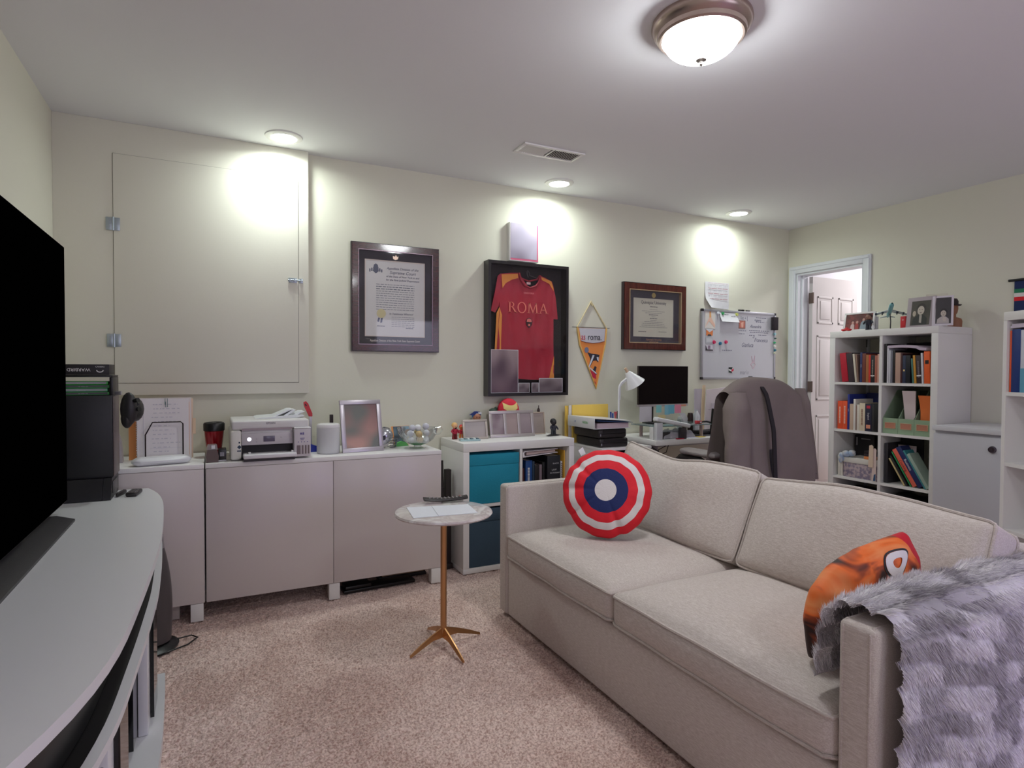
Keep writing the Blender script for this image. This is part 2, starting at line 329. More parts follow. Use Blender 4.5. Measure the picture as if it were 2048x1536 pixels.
# ------------------------------------------------------------------ sofa
def fabric(name, c1, c2, sc=420, bump=.35):
    m, nt, b = nodemat(name, .9); N = nt.nodes; L = nt.links
    tc = N.new('ShaderNodeTexCoord'); mp = N.new('ShaderNodeMapping'); mp.inputs['Scale'].default_value = (1, 1, 4); L.new(tc.outputs['Object'], mp.inputs[0])
    n = N.new('ShaderNodeTexNoise'); n.inputs['Scale'].default_value = sc; n.inputs['Detail'].default_value = 2; L.new(mp.outputs[0], n.inputs[0])
    n3 = N.new('ShaderNodeTexNoise'); n3.inputs['Scale'].default_value = sc; n3.inputs['Detail'].default_value = 2
    mp2 = N.new('ShaderNodeMapping'); mp2.inputs['Scale'].default_value = (1, .12, 1); L.new(tc.outputs['Object'], mp2.inputs[0]); L.new(mp2.outputs[0], n3.inputs[0])
    ad = N.new('ShaderNodeMath'); ad.operation = 'ADD'; L.new(n.outputs[0], ad.inputs[0]); L.new(n3.outputs[0], ad.inputs[1])
    r = N.new('ShaderNodeValToRGB'); r.color_ramp.elements[0].position = .4; r.color_ramp.elements[1].position = .62; r.color_ramp.elements[0].color = lin(c1); r.color_ramp.elements[1].color = lin(c2)
    hf = N.new('ShaderNodeMath'); hf.operation = 'MULTIPLY'; hf.inputs[1].default_value = .5; L.new(ad.outputs[0], hf.inputs[0]); L.new(hf.outputs[0], r.inputs[0]); L.new(r.outputs[0], b.inputs['Base Color'])
    bp = N.new('ShaderNodeBump'); bp.inputs['Strength'].default_value = bump; bp.inputs['Distance'].default_value = .0012; L.new(hf.outputs[0], bp.inputs['Height']); L.new(bp.outputs[0], b.inputs['Normal'])
    b.inputs['Sheen Weight'].default_value = .15; return m
SOFA = fabric('sofa_linen', (188, 176, 168), (216, 207, 201)); PIPE = fabric('sofa_piping', (182, 170, 162), (208, 198, 192))
def softbox(b, h, r, crown=(0, 0), n=16, wr=.002, seed=0, fold=None):
    """rounded box of half sizes h, edge radius r, swollen along local z (top, bottom)"""
    hx, hy, hz = h; acc = {}; bm = b.bm
    def mp(p):
        q = [p[i] * h[i] for i in range(3)]; c = [max(-(h[i] - r), min(h[i] - r, q[i])) for i in range(3)]
        d = Vector([q[i] - c[i] for i in range(3)])
        if d.length > 1e-9: d = d.normalized() * r
        v = Vector(c) + d; k = (1 - p[0] ** 4) * (1 - p[1] ** 4)
        v.z += (crown[0] if v.z > 0 else -crown[1]) * k * abs(p[2])
        v += Vector((p[0] * .012 * (1 - p[1] ** 2), p[1] * .01 * (1 - p[0] ** 2), 0)) * (1 - p[2] ** 2)
        if fold: v += fold(v)
        q2 = v * 5 + Vector((seed, seed, 0)); v += Vector((noise.noise(q2), noise.noise(q2 + Vector((9, 0, 0))), noise.noise(q2 + Vector((0, 9, 0))))) * wr
        return v
    def vert(p):
        k = tuple(round(x, 5) for x in p)
        if k not in acc: acc[k] = bm.verts.new(mp(p))
        return acc[k]
    def T_(t): return math.sin(t * PI / 2) * .35 + t * .65
    for ax in range(3):
        o = [i for i in range(3) if i != ax]
        nn = [n if max(h) / 4 < h[i] else max(5, n // 3) for i in o]
        for sg in (-1, 1):
            G = []
            for i in range(nn[0] + 1):
                row = []
                for j in range(nn[1] + 1):
                    p = [0, 0, 0]; p[ax] = sg; p[o[0]] = T_(-1 + 2 * i / nn[0]); p[o[1]] = T_(-1 + 2 * j / nn[1]); row.append(vert(p))
                G.append(row)
            for i in range(nn[0]):
                for j in range(nn[1]):
                    f = (G[i][j], G[i + 1][j], G[i + 1][j + 1], G[i][j + 1])
                    bm.faces.new(f if sg > 0 else f[::-1])
    return mp
def piping(h, r, z_sign, mp, rad=.0055):
    pts = []; n = 40
    for s_ in range(4):
        for i in range(n):
            t = -1 + 2 * i / n
            p = [(t, -1), (1, t), (-t, 1), (-1, -t)][s_]
            v = mp((p[0], p[1], z_sign)); pts.append(v + Vector((p[0] * (abs(p[0]) > .99), p[1] * (abs(p[1]) > .99), z_sign * .6)) * .002)
    return pts
sofa = thing('sofa', 'beige linen two-seat sofa with piped loose cushions, seen from its end', 'sofa', (0, 0, 0))
def rb(x0, x1, y0, y1, z0, z1, bev, nm, m=SOFA, seg=3): return B().box(x0, x1, y0, y1, z0, z1, bev, seg).obj(nm, m, sofa)
SX0, SX1, SY0, SY1 = 1.272, 2.2, .790, 2.680
rb(SX0 + .004, SX1 - .03, SY0 + .092, SY1 - .092, .015, .290, .012, 'base')
for y0, y1 in ((SY0, SY0 + .09), (SY1 - .09, SY1)):
    a = rb(SX0, SX1, y0, y1, .012, .642, .016, 'arm')
    s_ = B()
    for yy in (y0 + .014, y1 - .014) if y0 < 1 else (y0 + .014,):
        s_.tube([(SX0 + .001, yy, .02), (SX0 + .001, yy, .628), (SX0 + .012, yy, .641), (SX1 - .02, yy, .643)], .0028, 6)
    s_.obj('seam_piping', PIPE, a)
rb(SX1 - .115, SX1, SY0 + .091, SY1 - .091, .292, .69, .03, 'back_frame')
for x in (SX0 + .06, SX1 - .06):
    for y in (SY0 + .045, SY1 - .045): B().cyl((x, y, 0), (x, y, .013), .022, n=12).obj('foot', DARK, sofa)
for k, (y0, y1) in enumerate(((SY0 + .092, 1.733), (1.737, SY1 - .092))):
    h = ((1.96 - 1.264) / 2, (y1 - y0) / 2, .062); T = Matrix.Translation(((1.96 + 1.264) / 2, (y0 + y1) / 2, .354))
    b = B(); mp = softbox(b, h, .028, (.036, .0), 22, .004, seed=k * 7 + 1); o = b.obj('seat_cushion', SOFA, sofa); o.matrix_local = T
    p = B(); p.tube(piping(h, .028, .82, mp), .0052, 6, True).tube(piping(h, .028, -.82, mp), .0052, 6, True); p.obj('piping', PIPE, o)
U = Vector((.407, 0, .914)); Nn = Vector((-.914, 0, .407))
for k, (y0, y1) in enumerate(((SY0 + .098, 1.700), (1.712, SY1 - .094))):
    h = (.192, (y1 - y0) / 2, .082); c = Vector((1.898, (y0 + y1) / 2, .622)) - Nn * .078
    T = Matrix(((U.x, 0, Nn.x, c.x), (0, 1, 0, c.y), (U.z, 0, Nn.z, c.z), (0, 0, 0, 1)))
    def fold(v, k=k, h=h):
        w = v.y / h[1]; up = max(0, v.x / h[0])
        if k == 1: return Vector((up * (.035 * max(0, w) ** 2 - .02 * math.exp(-((w - .15) / .35) ** 2)), 0, -.01 * math.sin(4 * w) * up))
        return Vector((up * (.012 * math.cos(3 * w) - .006), 0, .008 * math.sin(5 * w + 1) * up))
    b = B(); mp = softbox(b, h, .03, (.034, .03), 24, .007, seed=k * 5 + 3, fold=fold); o = b.obj('back_cushion', SOFA, sofa); o.matrix_local = T
    p = B(); p.tube(piping(h, .03, .86, mp), .0052, 6, True).tube(piping(h, .03, -.86, mp), .0052, 6, True); p.obj('piping', PIPE, o)
# puffy pillow from an outline
def puffy(b, outline, th, ns=12, nt=96, wr=.0, back_mi=1, front=None, pw=.5, seed=0):
    """two swollen sides meeting at a seam; outline(a) -> radius; returns surface height function"""
    def rad(a): return outline(a)
    def P(s_, a, sg):
        r_ = rad(a) * s_; z = sg * th * (1 - s_ ** 2.6) ** pw
        z += wr * s_ ** 3 * math.sin(13 * a + sg) * (1 - s_ ** 8) * sg
        n_ = noise.noise(Vector((r_ * math.cos(a) * 9 + seed, r_ * math.sin(a) * 9, sg))) * wr * .8 * (1 - s_ ** 6)
        return Vector((r_ * math.cos(a), r_ * math.sin(a), z + n_))
    rim = [b.bm.verts.new(P(1, 2 * PI * j / nt, 1)) for j in range(nt)]
    for sg in (1, -1):
        rings = [[b.bm.verts.new(P(0, 0, sg))]]
        S_ = [math.sin(PI / 2 * i / ns) for i in range(1, ns)]
        for s_ in S_: rings.append([b.bm.verts.new(P(s_, 2 * PI * j / nt, sg)) for j in range(nt)])
        rings.append(rim)
        for q, (A, Bq) in enumerate(zip(rings, rings[1:])):
            for j in range(nt):
                k = (j + 1) % nt
                f = b.bm.faces.new((A[0], Bq[j], Bq[k])) if len(A) == 1 else b.bm.faces.new((A[j], Bq[j], Bq[k], A[k]))
                sm = ([0] + S_ + [1]); f.material_index = (front(sm[q] * .5 + sm[q + 1] * .5, 2 * PI * (j + .5) / nt) if (front and sg > 0) else (0 if sg > 0 else back_mi))
    return P
def frame(c, n, up):
    """matrix whose local z is n and local y is as near up as it can be"""
    z = Vector(n).normalized(); x = Vector(up).cross(z).normalized(); y = z.cross(x)
    return Matrix(((x.x, y.x, z.x, c[0]), (x.y, y.y, z.y, c[1]), (x.z, y.z, z.z, c[2]), (0, 0, 0, 1)))
PR, PW, PN = M((224, 26, 44), .75, bump=.2, bs=200), M((226, 220, 218), .8, bump=.2, bs=200), M((24, 40, 96), .8, bump=.2, bs=200)
pil = thing('round_pillow', 'round red, white and navy ringed pillow at the far end of the sofa', 'pillow'); pil.matrix_world = frame((1.60, 2.235, .648), (-.60, -.72, .36), (0, 0, 1))
def rings(s_, a): return 2 if s_ < .49 else (0 if s_ < .70 else (1 if s_ < .84 else 0))
wob = lambda a: .200 * (1 + .005 * math.sin(11 * a + math.sin(2 * a)) + .006 * math.sin(17 * a + 1) + .010 * math.sin(3 * a) - .028 * sum(math.exp(-((a - q) / .09) ** 2) for q in (2.45, 3.75, 5.05)))
b = B()
# rings with exact boundaries: build the front from annuli
def ringpillow(b):
    th = .066; nt_ = 132; bounds = [0, .12, .24, .30, .38, .44, .495, .56, .63, .70, .75, .80, .845, .89, .93, .965, .99, 1]
    def P(s_, a, sg):
        r_ = wob(a) * s_ if s_ > .6 else .2 * s_ * (1 + (wob(a) / .2 - 1) * (s_ / .6) ** 2); crease = .005 * math.exp(-((s_ - .78) / .2) ** 2) * math.sin(5 * a + 2 + 2 * math.sin(2 * a)) + .003 * s_ ** 4 * math.sin(19 * a + 3 * math.sin(3 * a)) - .016 * s_ ** 2 * sum(math.exp(-((a - q) / .10) ** 2) for q in (2.45, 3.1, 3.75, 5.05))
        return Vector((r_ * math.cos(a), r_ * math.sin(a), sg * (th * (1 - s_ ** 2.6) ** .55 + crease * (1 - s_ ** 10))))
    rim = [b.bm.verts.new(P(1, 2 * PI * j / nt_, 1)) for j in range(nt_)]
    for sg in (1, -1):
        rg = [[b.bm.verts.new(P(0, 0, sg))]] + [[b.bm.verts.new(P(s_, 2 * PI * j / nt_, sg)) for j in range(nt_)] for s_ in bounds[1:-1]] + [rim]
        for q, (A, Q) in enumerate(zip(rg, rg[1:])):
            sm = (bounds[q] + bounds[q + 1]) / 2; mi = 2 if sg < 0 else (1 if sm < .24 else 2 if sm < .495 else 0 if sm < .70 else 1 if sm < .845 else 0)
            for j in range(nt_):
                k = (j + 1) % nt_; f = b.bm.faces.new((A[0], Q[j], Q[k]) if len(A) == 1 else (A[j], Q[j], Q[k], A[k])); f.material_index = mi
ringpillow(b); b.obj('cover', [PR, PW, PN], pil, angle=80)
B().prism([(-.012, .0), (.012, 0), (.014, .035), (-.012, .03)], 'z', -.022, -.020).obj('care_tag', PAPER, pil).matrix_local = Matrix.Translation((-.115, .175, 0)) @ Matrix.Rotation(R(30), 4, 'Z')
# orange printed pillow slumped against the near arm
OR, nt, bs_ = nodemat('orange_print', .6); N = nt.nodes; L = nt.links; tc = N.new('ShaderNodeTexCoord'); n1 = N.new('ShaderNodeTexNoise'); n1.inputs['Scale'].default_value = 6; n1.inputs['Detail'].default_value = 3; n1.inputs['Distortion'].default_value = 1.2
L.new(tc.outputs['Object'], n1.inputs[0]); r1 = N.new('ShaderNodeValToRGB'); cr = r1.color_ramp; cr.elements[0].position = .40; cr.elements[0].color = lin((50, 24, 18)); cr.elements[1].position = .50; cr.elements[1].color = lin((232, 108, 36))
e = cr.elements.new(.45); e.color = lin((160, 66, 22)); e = cr.elements.new(.64); e.color = lin((240, 150, 88)); L.new(n1.outputs[0], r1.inputs[0])
vd = N.new('ShaderNodeVectorMath'); vd.operation = 'DOT_PRODUCT'; vd.inputs[1].default_value = (.86, .5, 0); L.new(tc.outputs['Object'], vd.inputs[0]); gt_ = N.new('ShaderNodeMath'); gt_.operation = 'GREATER_THAN'; gt_.inputs[1].default_value = .172; L.new(vd.outputs['Value'], gt_.inputs[0])
mx = N.new('ShaderNodeMix'); mx.data_type = 'RGBA'; L.new(gt_.outputs[0], mx.inputs[0]); L.new(r1.outputs[0], mx.inputs[6]); mx.inputs[7].default_value = lin((196, 16, 40)); L.new(mx.outputs[2], bs_.inputs['Base Color'])
op = thing('orange_pillow', 'orange and brown printed satin pillow slumped against the near sofa arm', 'pillow')
# local x -> world +x (along the arm), local y -> world up, local z -> toward the seat (+y) ; camera sees the -z side
op.matrix_world = Matrix.Translation((1.592, 1.012, .585)) @ Matrix.Rotation(R(-8), 4, 'Z') @ Matrix.Rotation(R(82), 4, 'X')
OUT = [(-.215, -.125), (-.222, -.03), (-.19, .045), (-.12, .10), (-.02, .135), (.07, .152), (.155, .166), (.185, .10), (.20, 0), (.22, -.12), (.05, -.135), (-.10, -.135)]
def outl(a, O=OUT):
    d = Vector((math.cos(a), math.sin(a))); best = .2
    for p, q in zip(O, O[1:] + O[:1]):
        p, q = Vector(p), Vector(q); e_ = q - p; den = d.x * e_.y - d.y * e_.x
        if abs(den) < 1e-9: continue
        t = (p.x * e_.y - p.y * e_.x) / den; u_ = (p.x * d.y - p.y * d.x) / den
        if t > 0 and -1e-6 <= u_ <= 1 + 1e-6: best = t
    return best
b = B(); PF = puffy(b, outl, .056, 12, 120, .006, 1, front=lambda s_, a: 0)
for f in b.bm.faces:
    c = f.calc_center_median(); f.material_index = 0
b.obj('cover', [OR, M((200, 16, 40), .6)], op, angle=80)
def onback(x, y, off=.0015):
    a = math.atan2(y, x); s_ = min(.99, math.hypot(x, y) / outl(a)); p = PF(s_, a, 1); return Vector((x, y, p.z + off))
for nm, mat, f0, f1, cx, cy, rot in (('emblem_outline', DARK, 1.17, 1.0, .062, .098, -1.05), ('emblem', PW, 1.0, .40, .062, .098, -1.05)):
    e_ = B(); T2 = Matrix.Rotation(rot, 2)
    def tear(t, f): 
        p = Vector((.026 * f * math.sin(t) * (1 - .35 * math.cos(t)) * 1.0, .046 * f * math.cos(t))); p = T2 @ p; return (cx + p.x, cy + p.y)
    e_.grid(lambda u, v: onback(*tear(2 * PI * u, f1 + (f0 - f1) * v), off=(.0012 if nm == 'emblem_outline' else .003)), 32, 5, cu=True); e_.obj(nm, mat, op)
e_ = B(); e_.grid(lambda u, v: onback(-.205 + .05 * u + .012 * v, -.09 + .0 * u + .03 * v - .04 * u), 6, 4); e_.obj('lettered_band', M((235, 225, 215), .7), op)
t_ = B(); q = onback(-.178, -.10, .004); t_.text('APPAREL', .022, Matrix.Translation(q) @ Matrix.Rotation(-.7, 4, 'Z'), depth=.0004); t_.obj('lettering', M((200, 50, 40), .7), op)
# ------------------------------------------------------------------ television and its bowed stand
BOW = [(3.165, -.262), (3.05, -.215), (2.8, -.178), (2.5, -.160), (2.15, -.146), (1.8, -.150), (1.4, -.162), (1.2, -.19), (1.05, -.24), (.80, -.34)]
def bow(off=0.0, y0=.80, y1=3.165):
    out = []
    for i in range(33):
        y = y0 + (y1 - y0) * i / 32
        for (ya, xa), (yb, xb) in zip(BOW, BOW[1:]):
            if yb <= y <= ya + 1e-6:
                t = (y - yb) / (ya - yb); out.append((xb + (xa - xb) * t - off, y)); break
    for _ in range(2): out = [out[0]] + [((out[i - 1][0] + 2 * out[i][0] + out[i + 1][0]) / 4, out[i][1]) for i in range(1, len(out) - 1)] + [out[-1]]
    return out
SATW = M((222, 222, 224), .32)
tv_s = thing('tv_stand', 'long white television stand with a bowed front edge and black inner box', 'tv stand')
def bowboard(off, xin, y0, y1, z0, z1, nm, mat, parent=tv_s, curved_in=None):
    pts = bow(off, y0, y1); inn = [(xin, y1), (xin, y0)] if curved_in is None else [(x - curved_in, y) for x, y in reversed(pts)]
    return B().prism(pts + inn, 'z', z0, z1).obj(nm, mat, parent, angle=20)
bowboard(0, -.668, .80, 3.165, .636, .66, 'top', SATW)
bowboard(.028, -.60, .90, 2.84, .492, .503, 'shelf', M((14, 14, 16), .5)); bowboard(.006, -.6, .90, 2.86, .487, .505, 'rim', SATW, curved_in=.0205)
bowboard(.058, -.655, .95, 2.80, .506, .635, 'inner_box', BLACK)
B().box(-.66, -.645, 1.15, 3.05, .045, .489).obj('back_panel', DARK, tv_s)
bowboard(.0, -.6, 1.15, 2.62, .0, .04, 'base', SATW, curved_in=.15)
for y in (2.24, 1.45):
    B().box(-.215, -.188, y - .05, y + .05, .041, .489, .002).obj('post', SATW, tv_s)
    B().box(-.232, -.216, y - .16, y - .02, .06, .489).box(-.187, -.176, y + .02, y + .15, .06, .489).obj('glass_strip', M((18, 18, 20), .08), tv_s)
B().box(-.275, -.243, 1.6, 2.58, .0405, .046).obj('base_inlay', M((34, 34, 36), .2), tv_s)
tv = thing('television', 'large black flat television on the white stand', 'television', (0, 0, 0))
B().box(-.508, -.492, 1.10, 2.765, .702, 1.655, .002).obj('bezel', M((28, 26, 26), .3, .5), tv)
B().box(-.4915, -.4905, 1.103, 2.762, .706, 1.652).obj('screen', SCREEN, tv)
B().prism([(-.56, .6605), (-.437, .6605), (-.437, .668), (-.49, .684), (-.56, .684)], 'y', 1.28, 2.585).obj('stand_plate', M((70, 68, 70), .45, .4, bump=.1, bs=300), tv)
B().box(-.555, -.51, 1.6, 2.26, .685, 1.1, .01).box(-.53, -.509, 1.35, 2.5, .80, 1.25, .01).obj('back_housing', DARK, tv)
gt = thing('game_tower', 'black upright storage tower with slanted foot on the far end of the television stand', 'storage tower', (0, 0, .6605))
B().prism([(2.93, 0), (3.16, 0), (3.16, .085), (2.972, .085), (2.93, .012)], 'x', -.63, -.405).prism([(2.93, 0), (3.16, 0), (3.16, .085), (2.972, .085), (2.93, .012)], 'x', -.404, -.375).obj('foot', M((30, 30, 32), .4), gt)
B().box(-.3745, -.370, 2.98, 3.10, .02, .07, .001).obj('foot_end', M((95, 92, 92), .4, .3), gt)
B().box(-.63, -.372, 2.985, 3.15, .0855, .430, .003).obj('body', M((20, 20, 24), .45), gt)
B().box(-.3718, -.368, 2.99, 3.145, .09, .425, .001).obj('side_panel', M((112, 100, 98), .4, .3), gt)
B().box(-.382, -.370, 2.985, 3.15, .4305, .505, .001).box(-.63, -.618, 2.985, 3.15, .4305, .505).box(-.63, -.370, 2.985, 3.15, .5055, .513, .002).obj('rack', BLACK, gt)
zc = 1.0915
for k, (dx, c1) in enumerate(((0, (60, 170, 70)), (-.006, (110, 190, 140)), (.001, (30, 160, 60)), (-.004, (60, 180, 70)))):
    g = thing('game_case', ['lowest game case in the rack, with a pale green corner', 'second game case from the bottom, mostly dark spine with green end', 'third game case from the bottom, with a bright green end', 'topmost game case in the rack, grey spine with green end'][k], 'game case', (-.385 + dx, 3.0, zc), 0, 'game cases in the black tower')
    B().box(-.19, 0, 0, .13, 0, .0125, .001).obj('case', M(c1, .4), g)
    B().box(-.175, -.006, -.0006, -.0001, .0022, .0108).obj('spine_sleeve', M((150, 150, 156), .5) if k % 2 else M((82, 80, 88), .5), g)
    B().text('-- ----- ---', .0085, wallT(-.09, -.0008, .0065)).box(-.165, -.15, -.0010, -.0007, .004, .009).obj('lettering', M((225, 225, 230), .6), g)
    zc += .0145
gb = thing('game_box', 'black board game box lying upside down on top of the tower', 'box', (-.383, 2.99, 1.1745))
B().box(-.235, 0, 0, .15, .0005, .044, .001).obj('box', M((26, 22, 24), .5), gb)
B().text('WARBIRD', .018, wallT(-.105, -.0008, .022) @ Matrix.Rotation(PI, 4, 'Z')).text('CAREERS', .008, wallT(-.032, -.0008, .034)).grid(lambda u, v: Vector((-.032 + .013 * math.cos(PI + PI * u) * (1 - .3 * v), -.0008, .02 + .010 * math.sin(PI + PI * u) * (1 - .4 * v))), 9, 2).obj('lettering', M((225, 222, 222), .6), gb)
# game controller hung on the tower's side
gc = thing('game_controller', 'black game controller hanging on the side of the tower', 'game controller', (-.316, 3.0, 1.030), R(-12)); gc.scale = (1.15, 1.15, 1.15)
b = B(); b.grid(lambda u, v: Vector(((.028 + .012 * math.cos(2 * PI * v)) * math.cos(2 * PI * u) * (1 - .25 * v) + .0, .02 * math.sin(2 * PI * u) + .0, 0)), 3, 3) if False else None
b.sph((0, 0, .0), (.028, .022, .062), 20).sph((-.006, .0, -.035), (.020, .020, .036), 16).sph((.004, .055, -.005), (.026, .05, .045), 16).obj('shell', M((34, 32, 34), .45), gc)
B().cyl((.018, -.008, .03), (.036, -.016, .034), .006, .009, 12).cyl((.022, .002, -.002), (.036, -.004, .0), .006, .009, 12).sph((.026, .012, .018), .006, 8).obj('thumb_stick', BLACK, gc)
B().box(-.046, -.024, .0, .006, .052, .066, .002).obj('hook', SILVER, gc)
for (x, y, rz, lbl, w_, l_) in ((-.302, 3.02, -8, 'dark remote control at the far corner of the television stand', .042, .10), (-.350, 3.03, -14, 'slim black remote control beside the tower foot', .014, .09)):
    t = thing('remote_control', lbl, 'remote control', (x, y, .6605), R(rz))
    B().box(-w_ / 2, w_ / 2, -l_ / 2, l_ / 2, 0, .018, .006).obj('body', M((44, 40, 40), .4), t)
    bb = B()
    for i in range(2 if w_ < .03 else 3):
        for j in range(5): bb.cyl(((i - (.5 if w_ < .03 else 1)) * w_ * .3, -l_ * .36 + j * l_ * .17, .0175), ((i - (.5 if w_ < .03 else 1)) * w_ * .3, -l_ * .36 + j * l_ * .17, .0195), .0026 if w_ < .03 else .0045, n=8)
    bb.obj('buttons', M((120, 116, 116), .6), t)
st = thing('set_top_box', 'dark box on the lower shelf at the near end of the television stand', 'electronics', (-.21, 1.16, .5055))
B().box(-.03, .045, -.04, .03, .0, .03, .004).obj('body', M((52, 48, 44), .35), st); B().box(-.01, .03, -.0415, -.0402, .008, .02, .001).obj('panel', BLACK, st)
# ------------------------------------------------------------------ white cabinets along the back wall
def besta(name, label, x0, x1, nd, legs):
    t = thing(name, label, 'cabinet', (x0, 3.19, 0)); w = x1 - x0
    B().box(0, w, .0, .448, .728, .75, .0015).obj('top', WHITE, t)
    B().box(0, .016, .021, .445, .086, .7275).box(w - .016, w, .021, .445, .086, .7275).box(.016, w - .016, .021, .445, .086, .102).box(.016, w - .016, .437, .445, .102, .7275).obj('body', WHITE, t)
    dw = (w - .002 * (nd + 1)) / nd
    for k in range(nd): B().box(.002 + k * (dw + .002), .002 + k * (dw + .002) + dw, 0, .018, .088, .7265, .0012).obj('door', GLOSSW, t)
    for lx in legs:
        for y in (.004, .38): B().box(lx - .0275, lx + .0275, y, y + .05, 0, .0855, .002).obj('leg', MATW, t)
    return t
besta('cabinet', 'white glossy single-door cabinet beside the television stand', -.655, -.036, 1, (.03, .585))
besta('cabinet', 'white glossy two-door cabinet under the printer', -.031, 1.153, 2, (.597, 1.154))
def kallax(name, label, x, y, rz, W_, Hh, cols, shelves, T=.04, top=.05, dv=.02, div=None, dep=.39, back=False):
    t = thing(name, label, 'shelf unit', (x, y, 0), rz)
    B().box(0, W_, 0, dep, Hh - top, Hh, .0015).obj('top', WHITE, t)
    B().box(0, W_, 0, dep, 0, T * .8, .001).obj('bottom', WHITE, t)
    B().box(0, T, 0, dep, T * .8 + .0003, Hh - top - .0005, .001).obj('side_panel', WHITE, t); B().box(W_ - T, W_, 0, dep, T * .8 + .0003, Hh - top - .0005, .001).obj('side_panel', WHITE, t)
    dc = div if div is not None else W_ / 2
    zz = [T * .8] + [s_ for s_ in shelves] + [Hh - top]
    for a, c in zip(zz, zz[1:]): B().box(dc - dv / 2, dc + dv / 2, .002, dep - .002, a + .0003, c - (.0183 if c < Hh - top - .001 else .0005)).obj('divider', WHITE, t)
    for s_ in shelves: B().box(T + .0002, W_ - T - .0002, .001, dep - .001, s_ - .018, s_).obj('shelf', WHITE, t)
    return t
kallax('cube_shelf', 'low white four-cube shelf unit with teal bins behind the far sofa arm', 1.31, 3.25, 0, .762, .77, 2, [.405], .038, .05, .018)
kallax('cube_bookcase', 'tall white open-backed cube bookcase in front of the doorway', 4.14, 2.96, R(-90), .75, 1.497, 2, [.433, .779, 1.125], .042, .046, .02, .382, .39)
# white cabinet with knob lock, between the two bookcases
wc = thing('metal_cabinet', 'light grey cabinet with round lock, right of the tall cube bookcase', 'cabinet', (4.0, 2.155, 0), R(-90))
B().box(-.004, .72, -.006, .52, .842, .872, .003).obj('top', M((222, 222, 228), .3), wc)
B().box(0, .716, .022, .515, .02, .8415, .002).obj('body', M((216, 216, 222), .35), wc)
B().box(.002, .714, 0, .0215, .03, .825, .003).obj('door', M((208, 208, 216), .35), wc)
B().cyl((.318, -.001, .757), (.318, -.014, .757), .021, .017, 24).cyl((.318, -.0145, .757), (.318, -.017, .757), .009, n=16).obj('lock_knob', M((110, 100, 108), .25, .8), wc)
# right-hand bookcase, set at an angle
RB = thing('white_bookcase', 'tall white bookcase at the right edge of the picture, holding upright binders', 'bookcase', (3.5, 1.572, 0), R(-90 - 26))
WB_ = .80
B().box(0, WB_, 0, .38, 1.455, 1.497, .001).obj('top', WHITE, RB)
for x0 in (0, WB_ - .022): B().box(x0, x0 + .022, 0, .38, .0, 1.4545).obj('side_panel', WHITE, RB)
for z in (1.104, .758, .43, .06): B().box(.0222, WB_ - .0222, .002, .378, z - .018, z).obj('shelf', WHITE, RB)
B().box(.0222, WB_ - .0222, .3785, .3845, .04, 1.454).obj('back_panel', M((226, 220, 216), .6), RB)
# ------------------------------------------------------------------ drawer unit and desk
du = thing('drawer_unit', 'white drawer unit carrying the stacked binders, left of the desk', 'drawer unit', (2.232, 3.172, 0))
B().box(0, .402, 0, .47, .683, .70, .001).box(0, .014, .004, .47, 0, .6828).box(.388, .402, .004, .47, 0, .6828).box(.014, .388, .456, .47, 0, .6828).obj('body', WHITE, du)
for z0, z1 in ((.022, .19), (.195, .36), (.365, .50), (.505, .646)):
    B().prism([(.016, z0), (.386, z0), (.386, z1), (.29, z1), (.265, z1 - .03), (.137, z1 - .03), (.112, z1), (.016, z1)], 'y', .0, .016).obj('drawer_front', WHITE, du)
B().box(.016, .386, .02, .45, .30, .66).obj('drawer_box', M((60, 52, 50), .8), du)
dk = thing('desk', 'white desk against the back wall under the whiteboard', 'desk', (2.668, 3.165, 0))
B().box(0, 1.50, 0, .475, .696, .73, .0015).obj('desktop', WHITE, dk)
for x in (.10, 1.44):
    B().box(x - .035, x + .0, .10, .17, .03, .6955, .004).obj('leg', M((160, 150, 158), .4, .3), dk); B().box(x - .04, x + .005, .04, .44, 0, .0295, .004).obj('leg', M((150, 140, 148), .4, .3), dk)
B().box(.08, 1.40, .30, .33, .64, .6955).obj('rail', SILVER, dk)
B().tube([(.10, .02, .69), (.06, .05, .66), (.09, .07, .62), (.14, .06, .64), (.15, .05, .69)], .003, 6).tube([(.02, .1, .69), (.08, .08, .65), (.13, .10, .60), (.12, .12, .45)], .003, 6).obj('cable', BLACK, dk)
# office chair
ch = thing('office_chair', 'swivel office chair with grey armrests at the desk, a jacket over its back', 'chair', (2.88, 2.60, 0))
CHG = M((150, 142, 142), .4, .2); CHB = M((26, 24, 26), .6)
b = B(); cu_ = []
for k in range(5):
    a = 2 * PI * k / 5 + .3; d_ = Vector((math.cos(a), math.sin(a), 0)); L_ = B()
    L_.cyl(d_ * .04 + Vector((0, .12, .10)), d_ * .29 + Vector((0, .12, .075)), .022, .014, 10).obj('base_leg', DARK, ch)
    c = B(); c.cyl(d_ * .29 + Vector((-.014, .12, .03)), d_ * .29 + Vector((.014, .12, .03)), .03, n=16).cyl(d_ * .29 + Vector((0, .12, .045)), d_ * .29 + Vector((0, .12, .07)), .008, n=8).obj('caster', BLACK, ch)
B().cyl((0, .12, .08), (0, .12, .40), .028, n=16).cyl((0, .12, .38), (0, .12, .43), .09, .11, 16).obj('gas_column', DARK, ch)
bs2 = B(); softbox(bs2, (.25, .24, .04), .035, (.012, 0), 10, .0); so = bs2.obj('seat', M((46, 42, 44), .85), ch); so.location = (0, .13, .475)
bb = B(); bb.grid(lambda u, v: Vector(((-.235 + .47 * u) * (1 - .15 * v ** 4), -.115 - .03 * v + .05 * (2 * u - 1) ** 2, .52 + .56 * v)), 12, 10)
bb.solid(.03); bb.obj('backrest', CHB, ch)
